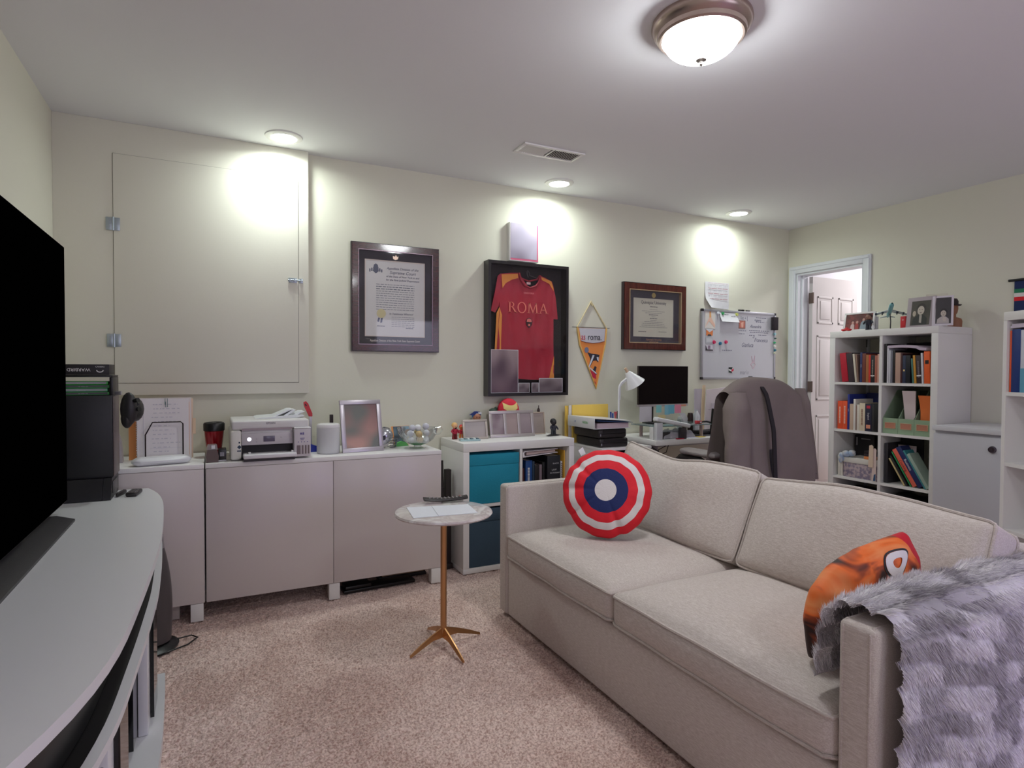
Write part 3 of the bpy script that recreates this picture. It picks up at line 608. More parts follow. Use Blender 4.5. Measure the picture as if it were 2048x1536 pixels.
B().tube([(0, .02, .43), (0, -.14, .44), (0, -.19, .52), (0, -.17, .75)], .022, 8).obj('back_support', DARK, ch)
for sx in (-1, 1):
    B().tube([(sx * .24, .10, .47), (sx * .285, .14, .46), (sx * .30, .25, .52), (sx * .295, .30, .62), (sx * .29, .24, .672), (sx * .285, .08, .675), (sx * .285, -.10, .61)], [.018, .02, .02, .022, .02, .016, .013], 8).obj('arm_support', M((30, 27, 28), .45), ch)
    p = B(); softbox(p, (.034, .14, .018), .015, (.006, 0), 8, 0); o = p.obj('arm_pad', CHG, ch); o.location = (sx * .285, .09, .712)
# ------------------------------------------------------------------ things on the back wall
GM = bpy.data.materials.new('picture_glass'); GM.use_nodes = True; nt = GM.node_tree; N = nt.nodes; L = nt.links; N.clear()
o_ = N.new('ShaderNodeOutputMaterial'); mxs = N.new('ShaderNodeMixShader'); tr = N.new('ShaderNodeBsdfTransparent'); gl = N.new('ShaderNodeBsdfGlossy'); gl.inputs['Roughness'].default_value = .03
fr = N.new('ShaderNodeLayerWeight'); pw_ = N.new('ShaderNodeMath'); pw_.operation = 'POWER'; pw_.inputs[1].default_value = 4; ma_ = N.new('ShaderNodeMath'); ma_.operation = 'MULTIPLY_ADD'; ma_.inputs[1].default_value = .5; ma_.inputs[2].default_value = .022; L.new(fr.outputs['Facing'], pw_.inputs[0]); L.new(pw_.outputs[0], ma_.inputs[0]); L.new(ma_.outputs[0], mxs.inputs[0]); L.new(tr.outputs[0], mxs.inputs[1]); L.new(gl.outputs[0], mxs.inputs[2]); L.new(mxs.outputs[0], o_.inputs[0])
def frame4(x0, x1, z0, z1, w, y0, y1, bev=.002, ):
    b = B(); T = None
    P_ = [((x0, z0), (x1, z0), (x1 - w, z0 + w), (x0 + w, z0 + w)), ((x0, z1), (x0 + w, z1 - w), (x1 - w, z1 - w), (x1, z1)), ((x0, z0), (x0 + w, z0 + w), (x0 + w, z1 - w), (x0, z1)), ((x1, z0), (x1, z1), (x1 - w, z1 - w), (x1 - w, z0 + w))]
    for p in P_: b.prism(p, 'y', y0, y1)
    bmesh.ops.remove_doubles(b.bm, verts=b.bm.verts[:], dist=1e-5); return b
def scribble(b, x0, x1, z, y, h=.003, step=.012, gap=.25, seed=0, th=.0004):
    r_ = random.Random(seed); x = x0
    while x < x1 - .002:
        w = min(x1 - x, step * (.5 + r_.random())); b.box(x, x + w * (1 - gap), y - th, y, z - h / 2, z + h / 2); x += w
    return b
WOOD = M((62, 18, 20), .25, var=.35, vs=14, stretch=(1, 1, 6), coat=.4); WOOD2 = M((86, 30, 20), .22, var=.35, vs=10, stretch=(5, 1, 1), coat=.5)
Y1 = YB - .0005
dp = thing('framed_certificate', 'large court certificate in a dark red-brown frame, left of the framed shirt', 'framed picture', (0, 0, 0))
frame4(.748, 1.286, 1.317, 1.960, .036, Y1 - .032, Y1, ).obj('frame', WOOD, dp, angle=20)
frame4(.743, 1.291, 1.312, 1.965, .008, Y1 - .026, Y1).obj('outer_edge', M((38, 18, 22), .3), dp, angle=20)
frame4(.784, 1.250, 1.353, 1.924, .004, Y1 - .030, Y1 - .006).obj('inner_lip', M((140, 120, 130), .3, .6), dp, angle=20)
B().box(.786, 1.248, 1.0, 1.0, 0, 0) if False else None
B().box(.786, 1.248, Y1 - .010, Y1 - .006, 1.355, 1.922).obj('mat_board', M((54, 50, 58), .7), dp)
frame4(.826, 1.202, 1.404, 1.869, .005, Y1 - .0125, Y1 - .0105).obj('mat_bevel', M((214, 200, 190), .6), dp, angle=20)
B().box(.83, 1.198, Y1 - .0112, Y1 - .0104, 1.408, 1.865).obj('certificate', M((216, 213, 212), .7), dp)
yt = Y1 - .0116; b = B()
b.text('Appellate Division of the', .020, wallT(1.06, yt, 1.822), shear=.25).text('Supreme Court', .026, wallT(1.06, yt, 1.797), shear=.25).text('of the State of New York in and', .016, wallT(1.06, yt, 1.773), shear=.25).text('for the First Judicial Department', .016, wallT(1.06, yt, 1.752), shear=.25)
b.text('In Testimony Whereof', .016, wallT(1.05, yt, 1.545), shear=.25)
for k in range(12):
    z = 1.722 - k * .0138
    if z > 1.56: scribble(b, .895, 1.135, z, yt + .0004, .0042 if k in (1, 2) else .0026, .02, .2, k)
for k in range(6): scribble(b, .99, 1.138, 1.525 - k * .0115, yt + .0004, .0022, .018, .2, 30 + k)
scribble(b, .90, .95, 1.468, yt + .0004, .004, .02, .1, 50); scribble(b, 1.08, 1.13, 1.458, yt + .0004, .005, .02, .1, 51)
for a in range(-3, 4): b.box(.893 + a * .012 - .004, .893 + a * .012 + .004, yt, yt + .0004, 1.806 - .004 * abs(a), 1.83 - .006 * abs(a))
b.prism([(.875, 1.80), (.893, 1.785), (.911, 1.80), (.905, 1.838), (.893, 1.846), (.881, 1.838)], 'y', yt - .0003, yt); ob = b.obj('lettering', M((96, 100, 118), .8), dp, smooth=False); ob['kind'] = 'stuff'
sl = B(); sl.prism([(.926 + (.027 + .002 * (i % 2)) * math.cos(2 * PI * i / 32), 1.545 + (.027 + .002 * (i % 2)) * math.sin(2 * PI * i / 32)) for i in range(32)], 'y', yt - .0006, yt + .0003); sl.obj('gold_seal', M((208, 196, 150), .5), dp)
B().prism([(.908, 1.52), (.918, 1.516), (.912, 1.492), (.901, 1.496)], 'y', yt - .0003, yt + .0002).prism([(.924, 1.516), (.935, 1.519), (.931, 1.490), (.919, 1.488)], 'y', yt - .0003, yt + .0002).obj('seal_ribbon', M((80, 84, 112), .6), dp)
ob = B().text('Appellate Division of the New York State Supreme Court', .0185, wallT(1.014, Y1 - .0106, 1.379), sx=.72).obj('gold_title', M((214, 202, 190), .4, .3), dp, smooth=False); ob['kind'] = 'stuff'
B().prism([(1.0, 1.882), (1.014, 1.876), (1.03, 1.882), (1.034, 1.900), (1.024, 1.896), (1.017, 1.908), (1.012, 1.896), (.998, 1.900)], 'y', Y1 - .0108, Y1 - .0101).obj('gold_crest', M((206, 180, 160), .35, .5), dp)
B().box(.785, 1.249, Y1 - .0285, Y1 - .0270, 1.354, 1.923).obj('glass', GM, dp)
# second diploma
dq = thing('framed_diploma', 'square law school diploma in a glossy red-brown frame above the monitor', 'framed picture', (0, 0, 0))
frame4(2.738, 3.332, 1.366, 1.859, .046, Y1 - .034, Y1).obj('frame', WOOD2, dq, angle=20)
frame4(2.733, 3.337, 1.361, 1.864, .010, Y1 - .030, Y1).obj('outer_edge', M((30, 14, 18), .2, coat=.4), dq, angle=20)
frame4(2.783, 3.287, 1.411, 1.814, .006, Y1 - .036, Y1 - .006).obj('inner_lip', M((226, 196, 160), .25, .7), dq, angle=20)
B().box(2.787, 3.283, Y1 - .010, Y1 - .006, 1.415, 1.810).obj('mat_board', M((76, 72, 84), .7), dq)
B().box(2.838, 3.224, Y1 - .0112, Y1 - .0102, 1.461, 1.753).obj('certificate', M((216, 212, 196), .7), dq)
b = B().text('Quinnipiac University', .035, wallT(3.03, yt, 1.722), sx=.8).text('School of Law', .013, wallT(3.03, yt, 1.692))
for k, (w_, h_) in enumerate(((.04, .002), (.11, .0022), (.08, .0022), (.045, .005), (.02, .002), (.035, .005), (.03, .002), (.09, .0022), (.105, .0022), (.115, .0022), (.135, .0022))): scribble(b, 3.03 - w_, 3.03 + w_, 1.670 - k * .0135, yt + .0004, h_, .016, .22, 60 + k)
scribble(b, 2.885, 2.96, 1.50, yt + .0004, .004, .02, .1, 80); scribble(b, 3.08, 3.16, 1.502, yt + .0004, .003, .02, .1, 81)
ob = b.obj('lettering', M((104, 100, 108), .8), dq, smooth=False); ob['kind'] = 'stuff'
B().prism([(3.03 + .019 * math.cos(2 * PI * i / 24), 1.779 + .019 * math.sin(2 * PI * i / 24)) for i in range(24)], 'y', Y1 - .0115, Y1 - .0101).obj('gold_medallion', M((196, 176, 120), .3, .6), dq)
ob = B().text('Quinnipiac University', .017, wallT(3.035, Y1 - .0106, 1.440)).text('School of Law', .015, wallT(3.035, Y1 - .0106, 1.424)).obj('gold_title', M((206, 160, 130), .4, .3), dq, smooth=False); ob['kind'] = 'stuff'
B().box(2.788, 3.282, Y1 - .0285, Y1 - .0270, 1.416, 1.809).obj('glass', GM, dq)
# framed football shirt
js = thing('framed_shirt', 'dark red football shirt with orange shoulders in a deep black display frame', 'framed shirt', (0, 0, 0))
JX0, JX1, JZ0, JZ1 = 1.613, 2.226, 1.030, 1.922
frame4(JX0, JX1, JZ0, JZ1, .020, Y1 - .075, Y1).obj('frame', M((30, 25, 26), .35, coat=.2), js, angle=20)
B().box(JX0 + .02, JX1 - .02, Y1 - .006, Y1 - .001, JZ0 + .02, JZ1 - .02).obj('backing', M((36, 31, 31), .9), js)
JR = M((178, 30, 54), .6, bump=.25, bs=14, bdist=.012, col2=(168, 26, 50), vs=5); JO = M((236, 150, 62), .55, bump=.2, bs=20)
yj = Y1 - .03
def cloth2d(b, pts, y, dep=.008, amp=.006):
    b.prism(pts, 'y', y - dep, y); return b
def subd(b, cuts=2, amp=.005, fr_=9, seed=0):
    bmesh.ops.triangulate(b.bm, faces=b.bm.faces[:])
    for _ in range(cuts): bmesh.ops.subdivide_edges(b.bm, edges=[e for e in b.bm.edges if e.calc_length() > .02], cuts=1); bmesh.ops.triangulate(b.bm, faces=[f for f in b.bm.faces if len(f.verts) > 3])
    for v in b.bm.verts:
        if v.co.y < yj - .004: v.co.y += amp * noise.noise(Vector((v.co.x * fr_ * 2.2, seed, v.co.z * fr_ * .6)))
    return b
body = [(1.853, 1.859), (1.868, 1.806), (1.90, 1.770), (1.937, 1.754), (1.985, 1.770), (2.008, 1.80), (2.016, 1.852), (2.06, 1.838), (2.111, 1.819), (2.121, 1.77), (2.125, 1.56), (2.131, 1.149), (2.06, 1.135), (1.94, 1.138), (1.80, 1.15), (1.695, 1.16), (1.69, 1.343), (1.709, 1.619), (1.712, 1.72), (1.717, 1.842), (1.78, 1.852)]
subd(cloth2d(B(), body, yj), 4, .007).obj('shirt_body', JR, js, angle=60)
subd(cloth2d(B(), [(1.717, 1.843), (1.698, 1.826), (1.676, 1.72), (1.649, 1.595), (1.68, 1.583), (1.706, 1.63), (1.716, 1.72)], yj - .001), 3, .006, seed=4).obj('sleeve', JR, js, angle=60)
subd(cloth2d(B(), [(2.111, 1.819), (2.122, 1.76), (2.122, 1.558), (2.159, 1.558), (2.142, 1.70), (2.124, 1.79)], yj - .001), 3, .006, seed=8).obj('sleeve', JR, js, angle=60)
cloth2d(B(), [(1.724, 1.838), (1.845, 1.851), (1.848, 1.822), (1.80, 1.808), (1.755, 1.782), (1.731, 1.748)], yj - .0085, .0022).obj('shoulder_panel', JO, js)
cloth2d(B(), [(2.026, 1.842), (2.105, 1.818), (2.122, 1.775), (2.124, 1.752), (2.09, 1.80), (2.03, 1.822)], yj - .0085, .0022).obj('shoulder_panel', JO, js)
cloth2d(B(), [(1.709, 1.62), (1.688, 1.58), (1.676, 1.343), (1.70, 1.16), (1.724, 1.16), (1.722, 1.40), (1.728, 1.57)], yj - .0085, .0022).obj('side_panel', JO, js)
cloth2d(B(), [(2.131, 1.30), (2.131, 1.149), (2.092, 1.142), (2.110, 1.22)], yj - .0085, .0022).obj('side_panel', JO, js)
c_ = B().tube([(1.855, yj - .010, 1.858), (1.868, yj - .012, 1.812), (1.898, yj - .013, 1.776), (1.937, yj - .013, 1.760), (1.982, yj - .013, 1.776), (2.006, yj - .012, 1.806), (2.017, yj - .010, 1.852)], .0075, 8).tube([(1.855, yj - .004, 1.858), (1.87, yj, 1.825), (1.935, yj, 1.808), (2.0, yj, 1.825), (2.017, yj - .004, 1.852)], .006, 8)
c_.obj('collar', M((158, 24, 46), .6), js)
B().box(1.915, 1.945, yj - .0065, yj - .003, 1.785, 1.800).obj('neck_label', M((226, 190, 190), .7), js)
B().tube([(1.925, yj - .01, 1.832), (1.918, yj - .01, 1.848), (1.914, yj - .01, 1.868), (1.921, yj - .01, 1.878), (1.93, yj - .01, 1.868), (1.935, yj - .01, 1.846), (1.99, yj - .01, 1.832)], .003, 6).obj('hanger_hook', M((70, 64, 66), .4), js)
def ring2(cx, cz, rx, rz, tx, tz, a0=0, a1=360, n=28):
    o, i = [], []
    for k in range(n + 1):
        a = R(a0 + (a1 - a0) * k / n); o.append((cx + rx * math.cos(a), cz + rz * math.sin(a))); i.append((cx + (rx - tx) * math.cos(a), cz + (rz - tz) * math.sin(a)))
    return o, i
def letters(b, x, z, h, y):
    def quad(p): b.prism([(x + a * h, z + c * h) for a, c in p], 'y', y - .0012, y)
    def rg(ox, cx, cz, rx, rz, tx, tz, a0=0, a1=360, n=28):
        o, i = ring2(cx, cz, rx, rz, tx, tz, a0, a1, n)
        for k in range(n): quad([(ox + q[0], q[1]) for q in (o[k], o[k + 1], i[k + 1], i[k])])
    quad([(.10, 0), (.24, 0), (.24, 1), (.10, 1)]); quad([(0, 0), (.34, 0), (.34, .05), (0, .05)]); quad([(0, .95), (.34, .95), (.34, 1), (0, 1)])
    rg(0, .30, .74, .34, .26, .13, .06, -90, 90, 14); quad([(.38, .50), (.52, .52), (.90, .02), (.72, .0)]); quad([(.66, 0), (.96, 0), (.96, .05), (.66, .05)])
    rg(.98, .48, .5, .48, .53, .13, .07)
    o = 2.05
    quad([(o + .12, 0), (o + .20, 0), (o + .26, 1), (o + .16, 1)]); quad([(o + .14, 1), (o + .30, 1), (o + .66, .12), (o + .58, 0)]); quad([(o + .56, 0), (o + .64, .0), (o + 1.0, 1), (o + .92, 1)]); quad([(o + .88, 1), (o + 1.02, 1), (o + 1.14, 0), (o + .99, 0)])
    quad([(o, 0), (o + .32, 0), (o + .32, .05), (o, .05)]); quad([(o + .88, 0), (o + 1.24, 0), (o + 1.24, .05), (o + .88, .05)])
    o = 3.34
    quad([(o + .08, 0), (o + .16, 0), (o + .50, 1), (o + .44, 1)]); quad([(o + .42, 1), (o + .54, 1), (o + .94, 0), (o + .78, 0)]); quad([(o + .22, .32), (o + .72, .32), (o + .70, .39), (o + .25, .39)])
    quad([(o, 0), (o + .28, 0), (o + .28, .05), (o, .05)]); quad([(o + .68, 0), (o + 1.04, 0), (o + 1.04, .05), (o + .68, .05)])
b = B(); letters(b, 1.772, 1.590, .0705, yj - .0135); ob = b.obj('chest_lettering', M((238, 128, 112), .6), js, smooth=False); ob['kind'] = 'stuff'
ob = B().text('DIADORA', .0175, wallT(1.928, yj - .0142, 1.7245)).obj('maker_lettering', M((232, 130, 136), .6), js, smooth=False); ob['kind'] = 'stuff'
B().prism([(1.931, 1.489), (1.952, 1.51), (1.957, 1.536), (1.948, 1.551), (1.931, 1.559), (1.914, 1.551), (1.906, 1.536), (1.911, 1.51)], 'y', yj - .0145, yj - .0125).obj('badge', M((60, 20, 28), .5), js)
B().prism([(1.912, 1.53), (1.951, 1.53), (1.947, 1.547), (1.931, 1.554), (1.915, 1.547)], 'y', yj - .0155, yj - .0146).box(1.924, 1.938, yj - .0153, yj - .0146, 1.503, 1.517).obj('badge_field', M((226, 120, 110), .5), js)
B().box(JX0 + .02, JX1 - .02, Y1 - .0735, Y1 - .072, JZ0 + .02, JZ1 - .02).obj('glass', GM, js)
BL1 = gradmat('faded_print_dark', (112, 84, 96), (168, 148, 150), (90, 66, 80)); BL2 = gradmat('faded_print_grey', (120, 106, 112), (150, 138, 140), (104, 90, 96))
for (x0, x1, z1, mt, lb, lean) in ((1.640, 1.842, 1.339, BL1, 'large blurred photo print tucked into the lower left of the shirt frame', 0), (1.845, 1.93, 1.117, BL2, 'small blurred photo print at the bottom centre of the shirt frame', 0), (1.945, 2.0, 1.118, BL2, 'narrow blurred photo print right of centre at the bottom of the shirt frame', 0), (2.003, 2.19, 1.149, BL2, 'wide blurred photo print at the lower right of the shirt frame', 0)):
    t = thing('photo_print', lb, 'photo', (x0, Y1 - .0765, JZ0 + .0205), 0, 'photo prints along the bottom of the shirt frame')
    w_ = x1 - x0; h_ = z1 - JZ0 - .021
    T = Matrix.Translation((0, .018, 0)); B().box(0, w_, .0, .0012, 0, h_, T=T).obj('border', PAPER, t); B().box(.003, w_ - .003, -.0004, 0, .003, h_ - .003, T=T).obj('picture', mt, t)
cv = thing('canvas_print', 'small white canvas with a pale lilac blurred picture above the framed shirt', 'framed picture', (0, 0, 0))
B().box(1.783, 2.003, Y1 - .04, Y1, 1.936, 2.193, .002).obj('canvas', WHITE, cv); B().box(1.790, 2.000, Y1 - .0408, Y1 - .0401, 1.942, 2.188).obj('border_print', M((206, 96, 128), .6), cv)
B().box(1.790, 1.990, Y1 - .0416, Y1 - .0409, 1.954, 2.188).obj('picture', gradmat('faded_print_lilac', (140, 130, 146), (206, 196, 214), (180, 172, 190)), cv)
# pennant
pn = thing('pennant', 'small triangular orange football pennant hanging by a cream cord', 'pennant', (0, 0, 0)); yp = Y1 - .012
B().tube([(2.338, yp, 1.513), (2.459, yp + .006, 1.703), (2.592, yp, 1.513)], .0055, 8).tube([(2.459, yp + .006, 1.703), (2.464, yp + .004, 1.68), (2.47, yp + .003, 1.672)], .006, 6).obj('cord', M((222, 206, 164), .8), pn)
B().cyl((2.300, yp + .003, 1.513), (2.621, yp + .003, 1.514), .0028, n=8).obj('rod', M((150, 150, 150), .4, .6), pn)
B().prism([(2.345, 1.508), (2.588, 1.508), (2.578, 1.40), (2.504, 1.08), (2.366, 1.39)], 'y', yp - .0015, yp).obj('cloth', M((238, 146, 72), .6, bump=.15, bs=30), pn)
B().tube([(2.340, yp, 1.512), (2.360, yp, 1.39), (2.504, yp, 1.072), (2.582, yp, 1.40), (2.592, yp, 1.512)], .0065, 8).obj('gold_edging', M((228, 186, 108), .6, bump=.3, bs=120), pn)
B().prism([(2.352, 1.507), (2.580, 1.507), (2.572, 1.418), (2.53, 1.407), (2.47, 1.402), (2.41, 1.406), (2.370, 1.416)], 'y', yp - .0035, yp - .0018).obj('white_band', M((206, 204, 212), .5), pn)
B().tube([(2.370, yp - .0036, 1.415), (2.41, yp - .0036, 1.404), (2.47, yp - .0036, 1.400), (2.53, yp - .0036, 1.405), (2.572, yp - .0036, 1.416)], .0022, 6).obj('red_line', M((120, 40, 40), .6), pn)
ob = B().text('as', .066, wallT(2.388, yp - .0045, 1.443), sx=.68).obj('red_lettering', M((200, 40, 60), .5), pn, smooth=False)
ob = B().text('roma.', .066, wallT(2.487, yp - .0045, 1.443), sx=.78).obj('black_lettering', M((30, 28, 40), .5), pn, smooth=False); ob['kind'] = 'stuff'
p_ = B().prism([(2.425, 1.335), (2.455, 1.325), (2.50, 1.322), (2.53, 1.316), (2.524, 1.288), (2.519, 1.262), (2.50, 1.275), (2.475, 1.272), (2.45, 1.232), (2.437, 1.222), (2.452, 1.285)], 'y', yp - .0032, yp - .0018).prism([(2.47, 1.20), (2.49, 1.235), (2.505, 1.228), (2.497, 1.195), (2.51, 1.178), (2.50, 1.172)], 'y', yp - .0032, yp - .0018)
p_.obj('player_print', M((44, 42, 58), .6), pn)
B().prism([(2.418 + .018 * math.cos(2 * PI * i / 14), 1.350 + .021 * math.sin(2 * PI * i / 14)) for i in range(14)], 'y', yp - .0036, yp - .0018).obj('head_print', M((120, 124, 150), .6), pn)
B().prism([(2.47, 1.315), (2.486, 1.312), (2.462, 1.262), (2.446, 1.232), (2.440, 1.224), (2.436, 1.232)], 'y', yp - .0040, yp - .0033).prism([(2.505, 1.30), (2.522, 1.30), (2.522, 1.268), (2.510, 1.28)], 'y', yp - .0040, yp - .0033).prism([(2.44, 1.222), (2.50, 1.178), (2.508, 1.182), (2.45, 1.224)], 'y', yp - .0038, yp - .0033).obj('white_print', M((214, 218, 230), .6), pn)
B().prism([(2.442, 1.212), (2.50, 1.176), (2.502, 1.14), (2.478, 1.15), (2.458, 1.17)], 'y', yp - .0030, yp - .0018).prism([(2.486, 1.125), (2.497, 1.118), (2.496, 1.10)], 'y', yp - .0030, yp - .0018).obj('red_print', M((196, 30, 66), .6), pn)
# whiteboard
wb = thing('whiteboard', 'magnetic whiteboard with silver frame and handwriting beside the door', 'whiteboard', (0, 0, 0))
X0, X1, Z0, Z1 = 3.515, 4.365, 1.135, 1.702
B().box(X0 + .01, X1 - .01, Y1 - .012, Y1, Z0 + .01, Z1 - .01).obj('board', M((206, 206, 212), .18), wb)
for q in ((X0, X0 + .018, Z0, Z1), (X1 - .018, X1, Z0, Z1), (X0 + .018, X1 - .018, Z0, Z0 + .018), (X0 + .018, X1 - .018, Z1 - .018, Z1)): B().box(q[0], q[1], Y1 - .019, Y1, q[2], q[3], .002).obj('frame_rail', M((186, 186, 192), .35, .6), wb)
for x in (X0 - .002, X1 - .020):
    for z in (Z0 - .002, Z1 - .020): B().box(x, x + .022, Y1 - .021, Y1, z, z + .022, .004).obj('corner_cap', M((34, 30, 34), .4), wb)
yw = Y1 - .0123
def hand(b, txt, size, x, z, sh=.35, sx=.8): b.text(txt, size, wallT(x, yw, z), shear=sh, sx=sx, depth=.0002); return b
b = B(); hand(b, 'Gianluca', .05, 4.03, 1.421); hand(b, 'Francesca', .048, 4.19, 1.465, sx=.85); hand(b, 'Alexandria', .038, 4.125, 1.58); hand(b, 'of', .03, 4.10, 1.49)
hand(b, 'magnetic', .028, 4.15, 1.635); hand(b, 'list + [', .04, 3.99, 1.645, 0)
for k, (x0, x1, z) in enumerate(((3.93, 4.02, 1.54), (3.93, 4.0, 1.515), (4.05, 4.29, 1.545), (4.06, 4.28, 1.53), (4.13, 4.26, 1.655), (4.13, 4.23, 1.62), (4.05, 4.12, 1.505), (4.16, 4.26, 1.51), (3.745, 3.863, 1.374))): scribble(b, x0, x1, z, yw, .005, .02, .35, 90 + k, .0003)
ob = b.obj('handwriting', M((104, 104, 128), .8), wb, smooth=False); ob['kind'] = 'stuff'
b = B(); hand(b, 'mario', .055, 4.0, 1.192, .1); ob = b.obj('faint_handwriting', M((168, 166, 176), .8), wb, smooth=False); ob['kind'] = 'stuff'
b = B(); b.tube([(4.10 + .02 * math.cos(a) * (1 + .5 * math.sin(3 * a)), yw, 1.25 + .025 * math.sin(a)) for a in [2 * PI * i / 20 for i in range(21)]], .0014, 5).tube([(4.09, yw, 1.275), (4.08, yw, 1.33), (4.10, yw, 1.28), (4.12, yw, 1.335), (4.115, yw, 1.275)], .0014, 5)
ob = b.obj('pink_drawing', M((220, 160, 180), .8), wb)
ws = thing('eraser', 'dark felt eraser stuck to the top right edge of the whiteboard', 'eraser', (4.332, Y1 - .0195, 1.612)); B().box(-.030, .028, -.03, -.006, -.055, .055, .004).obj('felt', M((42, 34, 40), .9), ws); B().box(-.030, .028, -.0058, 0, -.055, .055, .002).obj('backing', M((60, 54, 60), .5), ws)
mk = B().cyl((-.03, 0, 0), (.012, 0, 0), .006, n=10).cyl((.013, 0, 0), (.03, 0, 0), .0075, n=10); solo('marker_pen', mk, BLACK, 'black marker pen clipped on the top edge of the whiteboard', 'marker', (3.955, Y1 - .012, 1.7095))
mk = B().cyl((-.02, 0, 0), (.022, 0, 0), .0055, n=10).cyl((.022, 0, 0), (.03, 0, 0), .003, n=8); solo('marker_pen', mk, M((60, 60, 62), .5), 'short dark marker pen right of the black marker on the whiteboard edge', 'marker', (4.03, Y1 - .012, 1.7085))
for (x, z, c, r_, lb) in ((3.650, 1.437, (214, 52, 104), .016, 'leftmost pink round magnet on the whiteboard'), (3.719, 1.428, (40, 120, 158), .014, 'blue round magnet between the two pink ones'), (3.782, 1.441, (222, 60, 110), .015, 'right-hand pink round magnet near the middle of the whiteboard'), (3.740, 1.674, (60, 170, 100), .015, 'green magnet holding the note on the whiteboard'), (3.898, 1.672, (214, 220, 120), .016, 'yellow-green magnet at the right corner of the note'), (3.690, 1.676, (236, 240, 246), .014, 'white magnet left of the note'),
        (4.346, 1.523, (170, 220, 226), .012, 'pale blue magnet just under the eraser'), (4.352, 1.486, (70, 100, 90), .008, 'tiny dark green magnet on the right edge of the whiteboard'), (4.344, 1.449, (70, 180, 120), .010, 'green magnet on the right edge of the whiteboard'), (4.348, 1.419, (236, 236, 226), .012, 'white magnet on the right edge of the whiteboard'), (4.351, 1.385, (50, 130, 150), .011, 'teal magnet on the right edge of the whiteboard'), (4.346, 1.36, (228, 232, 200), .009, 'lowest cream magnet on the right edge of the whiteboard')):
    yy = -.0195 if x > 4.3 else -.0125
    solo('magnet', B().cyl((0, 0, 0), (0, -.006, 0), r_, r_ * .9, 16).cyl((0, -.006, 0), (0, -.013, 0), r_ * .55, r_ * .75, 16), M(c, .35), lb, 'magnet', (x, Y1 + yy, z), group='round magnets on the whiteboard')
nt_ = thing('note_paper', 'white note with curled lower edge held by magnets at the top of the whiteboard', 'paper', (3.805, Y1 - .0128, 1.648)); b = B(); b.grid(lambda u, v: Vector((-.098 + .196 * u + .01 * (1 - v), -.003 - .02 * (1 - v) ** 2 - .001, -.042 + .075 * v)), 6, 8); b.obj('sheet', PAPER, nt_)
b = B(); scribble(b, -.06, .0, .018, -.0055, .004, .02, .3, 3); scribble(b, .03, .08, .005, -.0085, .004, .02, .3, 4); ob = b.obj('writing', INK, nt_, smooth=False); ob['kind'] = 'stuff'
def flatpic(name, label, cat, x, z, w, h, parts, y=Y1 - .0127, grp=None, rz=0):
    t = thing(name, label, cat, (x, y, z), 0, grp); B().box(-w / 2, w / 2, -.002, 0, -h / 2, h / 2).obj('card', M(parts[0], .6), t); b = B(); ms = []
    for i, (c, pts) in enumerate(parts[1]): b.prism([(p[0] * w, p[1] * h) for p in pts], 'y', -.0026 - i * .0003, -.0021, mi=i); ms.append(M(c, .6))
    if ms: b.obj('print', ms, t, smooth=False)
    return t
flatpic('photo_magnet', 'small square reddish photo magnet near the top middle of the whiteboard', 'magnet', 3.965, 1.592, .075, .068, ((150, 104, 92), [((206, 120, 104), [(-.4, -.4), (.4, -.4), (.4, .4), (-.4, .4)]), ((236, 180, 160), [(-.1, -.4), (.15, -.35), (.2, .35), (-.2, .2)])]))
flatpic('picture_magnet', 'black, white and red square magnet low on the whiteboard', 'magnet', 3.842, 1.21, .05, .05, ((230, 230, 230), [((30, 50, 44), [(-.5, -.4), (.4, -.5), (.1, -.2), (-.5, .0)]), ((30, 40, 40), [(-.5, .2), (.2, .1), (.4, .5), (-.5, .5)]), ((216, 50, 80), [(.1, -.3), (.6, -.1), (.6, .3), (.2, .1)])]))
flatpic('paper_cutout', 'peach and white folded paper cutout on the left side of the whiteboard', 'paper', 3.607, 1.62, .11, .15, ((228, 222, 216), [((238, 196, 176), [(-.5, -.45), (-.1, -.1), (.45, -.45), (.5, -.3), (.1, .1), (-.1, .1)]), ((240, 176, 110), [(-.08, .1), (.1, .1), (.05, .5), (-.08, .48)])]))
flatpic('paper_cutout', 'small white paper arrow with an orange fox face on the whiteboard', 'paper', 3.60, 1.515, .07, .065, ((216, 222, 230), [((226, 130, 70), [(-.5, -.4), (.5, -.4), (.55, .3), (0, 0), (-.5, .35)]), ((50, 50, 50), [(-.3, -.45), (.3, -.45), (.2, -.25), (-.2, -.25)])]))
flatpic('photo_card', 'small black and white photo card on the left edge of the whiteboard', 'photo', 3.603, 1.39, .085, .045, ((216, 212, 222), [((50, 40, 50), [(-.5, -.5), (.45, -.5), (.4, -.3), (-.3, -.3), (-.45, .4), (-.5, .4)]), ((150, 130, 150), [(-.2, -.2), (.1, -.2), (.1, .4), (-.2, .4)])]))
flatpic('round_sticker', 'pale grey paper disc above the photo card on the whiteboard', 'paper', 3.60, 1.45, .075, .05, ((190, 192, 198), [((204, 206, 210), [(-.4, -.3), (.4, -.3), (.4, .3), (-.4, .3)])]))
ca = thing('calendar', 'white wall calendar page curling at the lower left above the whiteboard', 'calendar', (3.555, Y1 - .001, 1.71))
b = B(); b.grid(lambda u, v: Vector((.262 * u + .004 + .045 * max(0, .35 - v) / .35 * (1 - u) ** 2, -.002 - .05 * (1 - u) ** 3 * max(0, .6 - v) ** 1.2, .002 + .212 * v - .0 * u + .012 * max(0, .3 - v) * (1 - u))), 12, 12); b.obj('page', M((224, 222, 226), .8), ca)
b = B()
for k in range(4): scribble(b, .035, .255, .205 - k * .042, -.0065 - .003 * k * 0, .004 if k else .002, .06, .12, 120 + k)
ob = b.obj('header_lines', M((176, 120, 128), .8), ca, smooth=False); ob['kind'] = 'stuff'
b = B()
